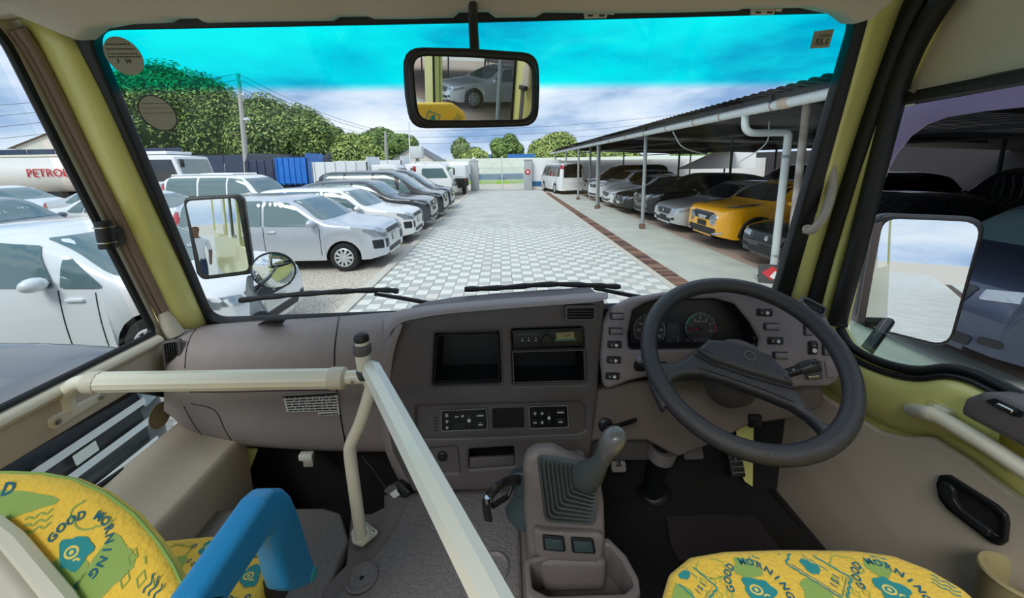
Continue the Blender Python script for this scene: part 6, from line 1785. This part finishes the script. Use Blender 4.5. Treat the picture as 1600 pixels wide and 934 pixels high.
        for s in (1, -1):
            c = cast('x', s * .52, .70, 0)
            lathe('headlamp', [(.125, -.05), (.125, .02), (.11, .035), (.09, .02), (.001, .03)], c, (.93, s * .36, 0), M_LAMP, None, 24).parent = root
            patch('side_lamp', 'z', [(X(.22), s * .48), (X(.40), s * .74), (X(.78), s * .72), (X(.70), s * .62), (X(.42), s * .56)], M_LAMP, .012, .02)
            patch('side_lamp_trim', 'z', [(X(.50), s * .60), (X(.74), s * .74), (X(.98), s * .72), (X(.86), s * .64)], M_BLKT, .013, .02)
            patch('skid_trim', 'x', [(s * .50, zb0 + .05), (s * .74, zb0 + .12), (s * .76, zb0 + .17), (s * .48, zb0 + .10)], M_LSIL, .02, .01)
        patch('grille', 'x', [(-.56, .80), (-.30, .68), (.30, .68), (.56, .80), (.40, .86), (-.40, .86)], M_GRILL, .012, .03)
        patch('grille_bar', 'x', [(-.22, .76), (.22, .76), (.14, .68), (-.14, .68)], M_LSIL, .022, .02)
        patch('number_plate', 'x', [(-.20, .52), (.20, .52), (.20, .64), (-.20, .64)], M_BLKT, .016, .005)
        patch('air_intake', 'x', [(-.62, zb0 + .06), (.62, zb0 + .06), (.60, zb0 + .22), (-.60, zb0 + .22)], M_BLKT, .011, .03)
    else:
        for s in (1, -1):
            patch('headlamp', 'x', [(s * .48, hz - .16), (s * .80, hz - .10), (s * .83, hz + .00), (s * .50, hz - .06)], M_LAMP, .010, .02)
            patch('headlamp_side', 'y' if s > 0 else '-y', [(X(.12), hz - .14), (X(.5), hz - .01), (X(.46), hz + .02), (X(.12), hz - .06)], M_LAMP, .008, .02)
            patch('fog_lamp', 'x', [(s * .55, zb0 + .14), (s * .72, zb0 + .16), (s * .72, zb0 + .23), (s * .56, zb0 + .21)], M_BLKT, .010, .02)
        patch('grille', 'x', [(-.38, hz - .22), (.38, hz - .22), (.46, hz - .05), (-.46, hz - .05)], M_GRILL, .010, .03)
        patch('number_plate', 'x', [(-.22, hz - .36), (.22, hz - .36), (.22, hz - .26), (-.22, hz - .26)], M_PLATE if front != 'dark' else M_BLKT, .014, .005)
        patch('air_intake', 'x', [(-.48, zb0 + .08), (.48, zb0 + .08), (.52, zb0 + .18), (-.52, zb0 + .18)], M_BLKT, .010, .03)
        c = cast('x', 0, hz - .13, .015)
        if c: lathe('badge', [(.05, 0), (.05, .012), (.035, .014), (.035, .008)], c, (1, 0, .15), M_LSIL, None, 16).parent = root
    zr = zt(L - .12)
    for s in (1, -1): patch('tail_lamp', '-x', [(s * .55, zr - .30), (s * .80, zr - .30), (s * .80, zr - .05), (s * .6, zr - .05)], M_TAIL, .010, .03)
    for s in (1, -1): patch('tail_lamp_side', 'y' if s > 0 else '-y', [(X(L - .10), zr - .30), (X(L - .28), zr - .28), (X(L - .26), zr - .06), (X(L - .12), zr - .06)], M_TAIL, .008, .02)
    if rails:
        for s in (1, -1):
            y = s * .62
            q = [cast('z', X(t), y, .05) for t in (2.3, 2.8, 3.3, 3.9, 4.3) if t < L - .3]
            b3 = bmesh.new(); tube_bm(b3, [q[0] - Vector((0, 0, .05))] + q + [q[-1] - Vector((0, 0, .06))], .022, 6); m3 = bpy.data.meshes.new('roof_rail'); b3.to_mesh(m3); b3.free(); add('roof_rail', m3, pt)
    for (txt, a, b, size) in marks or []:
        c = cast('x', a, b, .012); n0 = cast('x', a, b + .05, .012)
        up = (n0 - c).normalized(); nn = Vector((0, 1, 0)).cross(up).normalized()
        if nn.x < 0: nn = -nn
        P_ = Plane(c + nn * .004, nn, up)
        o = link_mesh('chalk_mark', text_mesh(txt, size, .0004), M_WHITEP, None, False, P_.mat(0)); o.parent = root
    root.location = loc; root.rotation_euler = (0, 0, rotz)
    return root
M_LSIL = mat('bright_trim', (214, 216, 218), .2, metal=.8)
R180 = math.pi
def left_row(kind, pt, xf, yc, label, **k):      # nose towards the road
    return car(kind, pt, (xf - TYPES[kind]['L'] / 2, yc, -.03), k.pop('rot', 0), label, **k)
def right_row(kind, pt, xf, yc, label, **k):
    return car(kind, pt, (xf + TYPES[kind]['L'] / 2, yc, -.005), R180 + k.pop('rot', 0), label, **k)
# left of the road, near to far
left_row('cruiser', P_DGREY, -1.95, 1.32, 'dark grey suv nosed up to the bus just below the passenger window', front='bars')
left_row('hatch', P_WHITE, -2.82, 4.6, 'white hatchback with chalk numbers on its windscreen beside the bus', marks=[('17', -.12, 1.27, .20), ('Xc', -.34, 1.17, .14), ('LXX 40', .12, 1.14, .12)])
left_row('wagon', P_SILVER, -2.38, 8.36, 'silver station wagon parked nose out beside the passenger mirror', front='wagon')
left_row('wagon', P_WHITE, -2.36, 10.75, 'white station wagon just behind the silver wagon', front='wagon')
left_row('suv', P_DGREY, -2.30, 13.0, 'dark grey compact suv next behind the white wagon', front='dark')
left_row('minivan', P_BLACK, -2.25, 15.4, 'black minivan in the left row with chrome grille', front='dark')
left_row('minivan', P_DGREY, -2.3, 17.9, 'charcoal minivan behind the black minivan', front='dark', detail=1)
# second row on the left
left_row('sedan', P_WHITE, -7.9, 11.4, 'white sedan behind the tail of the silver wagon', detail=1)
left_row('cruiser', P_WHITE, -6.75, 13.9, 'white off-road car with roof rails behind the left row', detail=1, rails=True)
left_row('wagon', P_GREY, -9.4, 8.6, 'dark grey station wagon seen above the white hatchback roof', detail=1, marks=[('19.1', .3, 1.25, .13), ('N.8 .E', -.2, 1.2, .12)])
left_row('hatch', P_WHITE, -16.5, 14.8, 'white hatchback with dark windows in front of the tanker', detail=1)
left_row('hatch', P_WHITE, -12.2, 16.6, 'white hatchback between the tanker cab and the off-road car', detail=1)
left_row('sedan', P_LSILV, -11.0, 14.2, 'pale silver sedan left of the off-road car', detail=1)
# under the carport, near to far
right_row('suv', P_NAVY, 4.35, 3.75, 'dark blue suv beside the driver door', front='dark', rim=M_RIMD)
right_row('sedan', P_BLACK, 4.98, 7.0, 'black car behind the white downpipe', front='dark', rim=M_RIMD, glass=M_CGLASSD)
right_row('cross', P_YEL, 4.92, 9.25, 'bright yellow crossover with round headlamps under the carport', front='juke', rim=M_RIMD, glass=M_CGLASSD)
right_row('sedan', P_LSILV, 4.92, 11.55, 'silver sedan next to the yellow crossover', glass=M_CGLASSD, front='dark')
right_row('suv', P_BLACK, 4.95, 13.7, 'black car with pale headlamps next to the silver sedan', front='dark', glass=M_CGLASSD)
right_row('sedan', P_BLACK, 4.75, 15.6, 'black sedan with upright chrome grille under the carport', glass=M_CGLASSD)
right_row('sedan', P_WHITE, 4.75, 17.6, 'white sedan nosed between the carport posts', glass=M_CGLASSD)
right_row('suv', P_WHITE, 4.7, 20.3, 'white suv with black grille under the carport', glass=M_CGLASSD, detail=1, rot=.12)
right_row('minivan', P_DGREY, 4.9, 22.8, 'dark minivan far along under the carport', front='dark', detail=1, glass=M_CGLASSD)
car('van', P_WHITE, (4.05, 26.6, 0), math.radians(100), 'white passenger van parked by the gate, tail towards us', detail=1, glass=M_CGLASSD)
right_row('cruiser', P_BLACK, 9.9, 8.2, 'black off-road car in the back row of the carport', front='dark', detail=1, glass=M_CGLASSD)
right_row('suv', P_BLACK, 9.9, 5.6, 'black suv in the back row behind the dark blue suv', front='dark', detail=1, glass=M_CGLASSD)
right_row('suv', P_DGREY, 9.9, 12.4, 'charcoal suv in the back row behind the silver sedan', front='dark', detail=1, glass=M_CGLASSD)
right_row('minivan', P_DGREY, 9.9, 15.4, 'charcoal minivan in the back row of the carport', front='dark', detail=1, glass=M_CGLASSD)
right_row('sedan', P_WHITE, 5.2, -12.5, 'white sedan behind the bus, seen in the driver mirror', detail=1)

# ---- trucks
def prism(name, prof, x, y0, y1, m, parent, bevel=.03):
    """side profile (x, z) extruded across the vehicle"""
    P_ = Plane((x, y0, 0), (0, -1, 0))     # u = +x
    me = plate_mesh(name, prof, None, y1 - y0, bevel, 1)
    return link_mesh(name, me, m, parent, 'auto', P_.mat(0))
def truck_wheels(t, xs, y0, y1, r=.42):
    for x in xs:
        for y, s in ((y0 + .14, -1), (y1 - .14, 1)):
            w = lathe('wheel', [(r * .5, -.1), (r * .95, -.12), (r, -.08), (r, .08), (r * .95, .12), (r * .5, .1)], (x, y, r), (0, s, 0), M_TYRE, t, 22)
            lathe('rim', [(r * .52, .06), (r * .3, .03), (.001, .08)], (x, y, r), (0, s, 0), M_RIM, w, 16, closed=False)
def cab(t, xb, xf, y0, y1, zb, zt_, m, crew=False, stripe=None):
    """truck cab facing +x"""
    n = (xf - xb)
    prism('cab', fillet([(0, zb), (n, zb), (n + .02, zb + .55), (n - .35, zt_ - .08), (n - .6, zt_), (0, zt_)], .08), xb, y0, y1, m, t, .04)
    P_ = Plane((xb, y0 - .006, 0), (0, -1, 0))
    zs_, ze = zb + .62, zt_ - .22
    if crew: plate('side_window', P_, fillet([(.25, zs_), (.75, zs_), (.75, ze), (.25, ze)], .08), .01, M_CGLASSD, t)
    plate('side_window', P_, fillet([(.95 if crew else .3, zs_), (n - .18, zs_), (n - .48, ze), (.95 if crew else .35, ze)], .06), .01, M_CGLASSD if crew else M_CGLASS, t)
    c0, c1 = Vector((xf + .02, 0, zb + .58)), Vector((xf - .33, 0, zt_ - .12))
    d = (c1 - c0); nrm = Vector((d.z, 0, -d.x)).normalized()
    W_ = Plane(Vector(((c0.x + c1.x) / 2, (y0 + y1) / 2, (c0.z + c1.z) / 2)) + nrm * .02, nrm)
    plate('windscreen', W_, rrect(0, 0, (y1 - y0) - .25, d.length * .86, .08), .01, M_CGLASS, t)
    tube('mirror_arm', [(xf - .1, y0, ze), (xf + .2, y0 - .2, ze)], .02, M_BLKT, t, seg=6); box('wing_mirror', (xf + .2, y0 - .22, ze - .2), (.08, .2, .36), M_BLKT, t, bevel=.03)
    box('bumper', (xf + .03, (y0 + y1) / 2, zb - .05), (.16, y1 - y0, .25), M_PLATE, t, bevel=.04)
    for y in (y0 + .22, y1 - .22): box('headlamp', (xf + .04, y, zb + .22), (.06, .28, .18), M_LAMP, t, bevel=.03)
    if stripe: plate('stripe', P_, [(.0, zb + .52), (n, zb + .36), (n, zb + .40), (0, zb + .57)], .006, stripe, t)
M_REDP = mat('red_letter', (196, 40, 48), .5)
tk = thing('tanker_truck', (-22, 20.5, 0), 'white tanker truck lettered PETROL in red behind the left cars', 'truck', 'trucks at the back of the yard')
bm = bmesh.new()
n = 32
rows_ = []
for x, s in ((-33.0, .55), (-32.8, .9), (-32.5, 1.0), (-20.6, 1.0), (-20.3, .9), (-20.1, .5)):
    rows_.append([(x, 20.5 + 1.15 * s * math.cos(6.2832 * k / n), 1.78 + .92 * s * math.sin(6.2832 * k / n)) for k in range(n)])
loft('tank', rows_, mat('tank_white', (226, 220, 212), .4, coat=.3), tk, nr=1, nc=1, closed_c=True, cap=True)
box('walkway', (-26.5, 20.5, 2.73), (11.2, .8, .10), M_CREAM, tk)
box('chassis', (-24, 20.5, .72), (17.5, .9, .25), M_UNDER, tk)
cab(tk, -19.4, -15.6, 19.4, 21.6, .75, 2.66, P_WHITE, True, M_REDP)
box('roof_deflector', (-17.6, 20.5, 2.78), (2.2, 1.6, .16), P_WHITE, tk, bevel=.05)
truck_wheels(tk, (-16.6, -22, -29, -30.4), 19.4, 21.6, .48)
TP = Plane((-25.4, 19.32, 1.80), (0, -1, .0))
text('lettering', 'PETROL', .56, Plane((-21.95, 19.33, 1.86), (0, -1, 0)), 0, 0, M_REDP, tk, h=.02, extrude=.01)
plate('hazard_diamond', Plane((-31.7, 19.33, 1.95), (0, -1, 0)), [(0, .22), (.22, 0), (0, -.22), (-.22, 0)], .02, M_REDP, tk, h=.02)
plate('hazard_bar', Plane((-31.7, 19.33, 1.5), (0, -1, 0)), rrect(0, 0, .5, .14, .02), .02, M_REDP, tk, h=.02)
def tipper(x0, x1, y, zb, zt_, m, label, has_cab=True, name='tipper_truck'):
    t = thing(name, ((x0 + x1) / 2, y, 0), label, 'truck', 'trucks at the back of the yard')
    w = x1 - x0
    bed = prism('bed_side', fillet([(0, zb), (w, zb), (w, zt_), (0, zt_)], .03), x0, y - 1.0, y - .94, m, t, .01)
    prism('bed_side', fillet([(0, zb), (w, zb), (w, zt_), (0, zt_)], .03), x0, y + .94, y + 1.0, m, t, .01)
    box('headboard', (x1 - .03, y, (zb + zt_) / 2 + .12), (.06, 2.0, zt_ - zb + .25), m, t); box('tailboard', (x0 + .03, y, (zb + zt_) / 2), (.06, 2.0, zt_ - zb), m, t)
    box('bed_floor', ((x0 + x1) / 2, y, zb + .03), (w, 2.0, .06), m, t)
    for k in range(6): box('side_rib', (x0 + .1 + k * (w - .2) / 5, y - 1.03, (zb + zt_) / 2), (.07, .05, zt_ - zb), m, t)
    box('chassis', ((x0 + x1) / 2 + (.5 if has_cab else 0), y, .62), (w + (1.2 if has_cab else 0), .8, .22), M_UNDER, t)
    truck_wheels(t, (x0 + .5, x1 + .9 if has_cab else x1 - .3), y - 1.0, y + 1.0, .40)
    if has_cab: cab(t, x1 + .15, x1 + 1.75, y - .95, y + .95, .62, 2.05, P_WHITE, False)
    return t
M_TIPB = mat('tipper_blue', (24, 116, 206), .4, coat=.4); M_TIPD = mat('tipper_navy', (54, 64, 92), .5); M_TIPW = mat('tipper_white', (222, 228, 230), .5)
tipper(-15.6, -13.0, 25.2, 1.2, 2.42, M_TIPD, 'navy tipper trailer left of the blue tipper', False, 'tipper_trailer')
tipper(-12.75, -10.95, 23.2, 1.0, 2.5, M_TIPB, 'bright blue tipper trailer among the parked trucks', False, 'tipper_trailer')
tipper(-9.6, -6.8, 20.9, 1.2, 2.22, M_TIPW, 'white tipper truck behind the minivans')
tipper(-10.4, -6.2, 25.3, 1.2, 2.30, M_TIPW, 'second white tipper truck close to the end wall')
lt_ = thing('flatbed_truck', (-4.0, 20.9, 0), 'white light truck with red tailboard edge facing the road', 'truck', 'trucks at the back of the yard')
cab(lt_, -4.9, -2.9, 22.2, 24.1, .62, 2.02, P_WHITE, False)
box('flat_bed', (-6.6, 23.15, .95), (3.2, 1.9, .12), M_TIPW, lt_); box('bed_gate', (-5.02, 23.15, 1.45), (.08, 1.9, .95), M_REDP, lt_); box('chassis', (-5.4, 23.15, .6), (5.0, .8, .2), M_UNDER, lt_)
truck_wheels(lt_, (-3.6, -7.2), 22.2, 24.1, .38)
rt_ = thing('dropside_truck', (-2.9, 26.8, 0), 'white dropside truck seen from behind next to the gate pillar', 'truck', 'trucks at the back of the yard')
RP = Plane((-3.05, 25.4, 0), (0, -1, 0))
box('bed', (-3.05, 26.6, 1.5), (1.35, 2.4, .85), M_TIPW, rt_, bevel=.02); plate('tail_panel', RP, rrect(0, 1.5, 1.15, .6, .03), .03, M_TIPW, rt_, h=.02); box('chassis', (-3.05, 26.8, .75), (1.2, 3.2, .55), M_UNDER, rt_)
box('cab_roof', (-3.05, 28.4 - .3, 1.5), (1.4, .9, 1.3), P_WHITE, rt_, bevel=.05)
for s in (-1, 1):
    lathe('wheel', [(.2, -.1), (.36, -.1), (.36, .1), (.2, .1)], (-3.05 + s * .5, 26.0, .36), (s, 0, 0), M_TYRE, rt_, 20); box('tail_lamp', (-3.05 + s * .55, 25.37, .95), (.22, .05, .12), M_TAIL, rt_)
lathe('spare_wheel', [(.12, 0), (.30, 0), (.32, .05), (.30, .1), (.12, .1)], (-3.1, 25.25, .72), (0, -1, 0), M_TYRE, rt_, 20)

# ================================================================== PERSON reflected in the passenger mirror
h_ = MLP.hit(308, 390); dd = (h_ - EYE).normalized(); rr = dd - 2 * dd.dot(MLP.n) * MLP.n
tt = (-7.5 - h_.y) / rr.y
px_, py_ = (h_ + rr * tt).x, -7.5
def person(x, y, label):
    J = [((0, 0, .95), .13), ((0, 0, 1.15), .125), ((0, 0, 1.36), .15), ((0, .0, 1.48), .06), ((0, .01, 1.56), .055), ((0, .02, 1.66), .095), ((0, .01, 1.74), .075),
         ((.19, 0, 1.40), .06), ((.24, -.02, 1.14), .045), ((.22, .10, .92), .036), ((.22, .14, .84), .03),
         ((-.19, 0, 1.40), .06), ((-.24, -.02, 1.14), .045), ((-.22, .08, .92), .036), ((-.22, .12, .84), .03),
         ((.10, 0, .88), .095), ((.11, .02, .50), .065), ((.11, 0, .10), .048), ((.11, .14, .05), .04),
         ((-.10, 0, .88), .095), ((-.12, .04, .50), .065), ((-.13, .02, .10), .048), ((-.13, .16, .05), .04)]
    E_ = [(0, 1), (1, 2), (2, 3), (3, 4), (4, 5), (5, 6), (2, 7), (7, 8), (8, 9), (9, 10), (2, 11), (11, 12), (12, 13), (13, 14), (0, 15), (15, 16), (16, 17), (17, 18), (0, 19), (19, 20), (20, 21), (21, 22)]
    me = bpy.data.meshes.new('person'); me.from_pydata([p for p, r in J], E_, []); me.update()
    o = bpy.data.objects.new('tmp', me); COL.objects.link(o)
    o.modifiers.new('skin', 'SKIN'); s = o.modifiers.new('sub', 'SUBSURF'); s.levels = 2
    for v, (p, r) in zip(me.skin_vertices[0].data, J): v.radius = (r, r * .85)
    me.skin_vertices[0].data[0].use_root = True
    m2 = bpy.data.meshes.new_from_object(o.evaluated_get(bpy.context.evaluated_depsgraph_get()))
    COL.objects.unlink(o); bpy.data.objects.remove(o)
    MS = [mat('shirt_white', (232, 234, 236), .85), mat('trousers_navy', (44, 56, 84), .85), mat('skin_tone', (120, 84, 64), .6), mat('hair_black', (28, 24, 22), .8), mat('shoe_black', (26, 26, 28), .5)]
    for q in MS: m2.materials.append(q)
    for pl in m2.polygons:
        z, ax_ = pl.center.z, abs(pl.center.x)
        pl.material_index = 4 if z < .10 else 2 if (ax_ > .175 and z < 1.18 and z > .6) else 1 if z < .98 else 0 if z < 1.47 else (3 if z > 1.70 or (pl.center.y < -.02 and z > 1.58) else 2)
    m2.shade_smooth(); m2.name = 'person'
    o = bpy.data.objects.new('person', m2); COL.objects.link(o); o.location = (x, y, 0)
    return tag(o, label, 'person')
person(px_, py_, 'person in white shirt and navy trousers standing behind the bus, reflected in the passenger mirror')
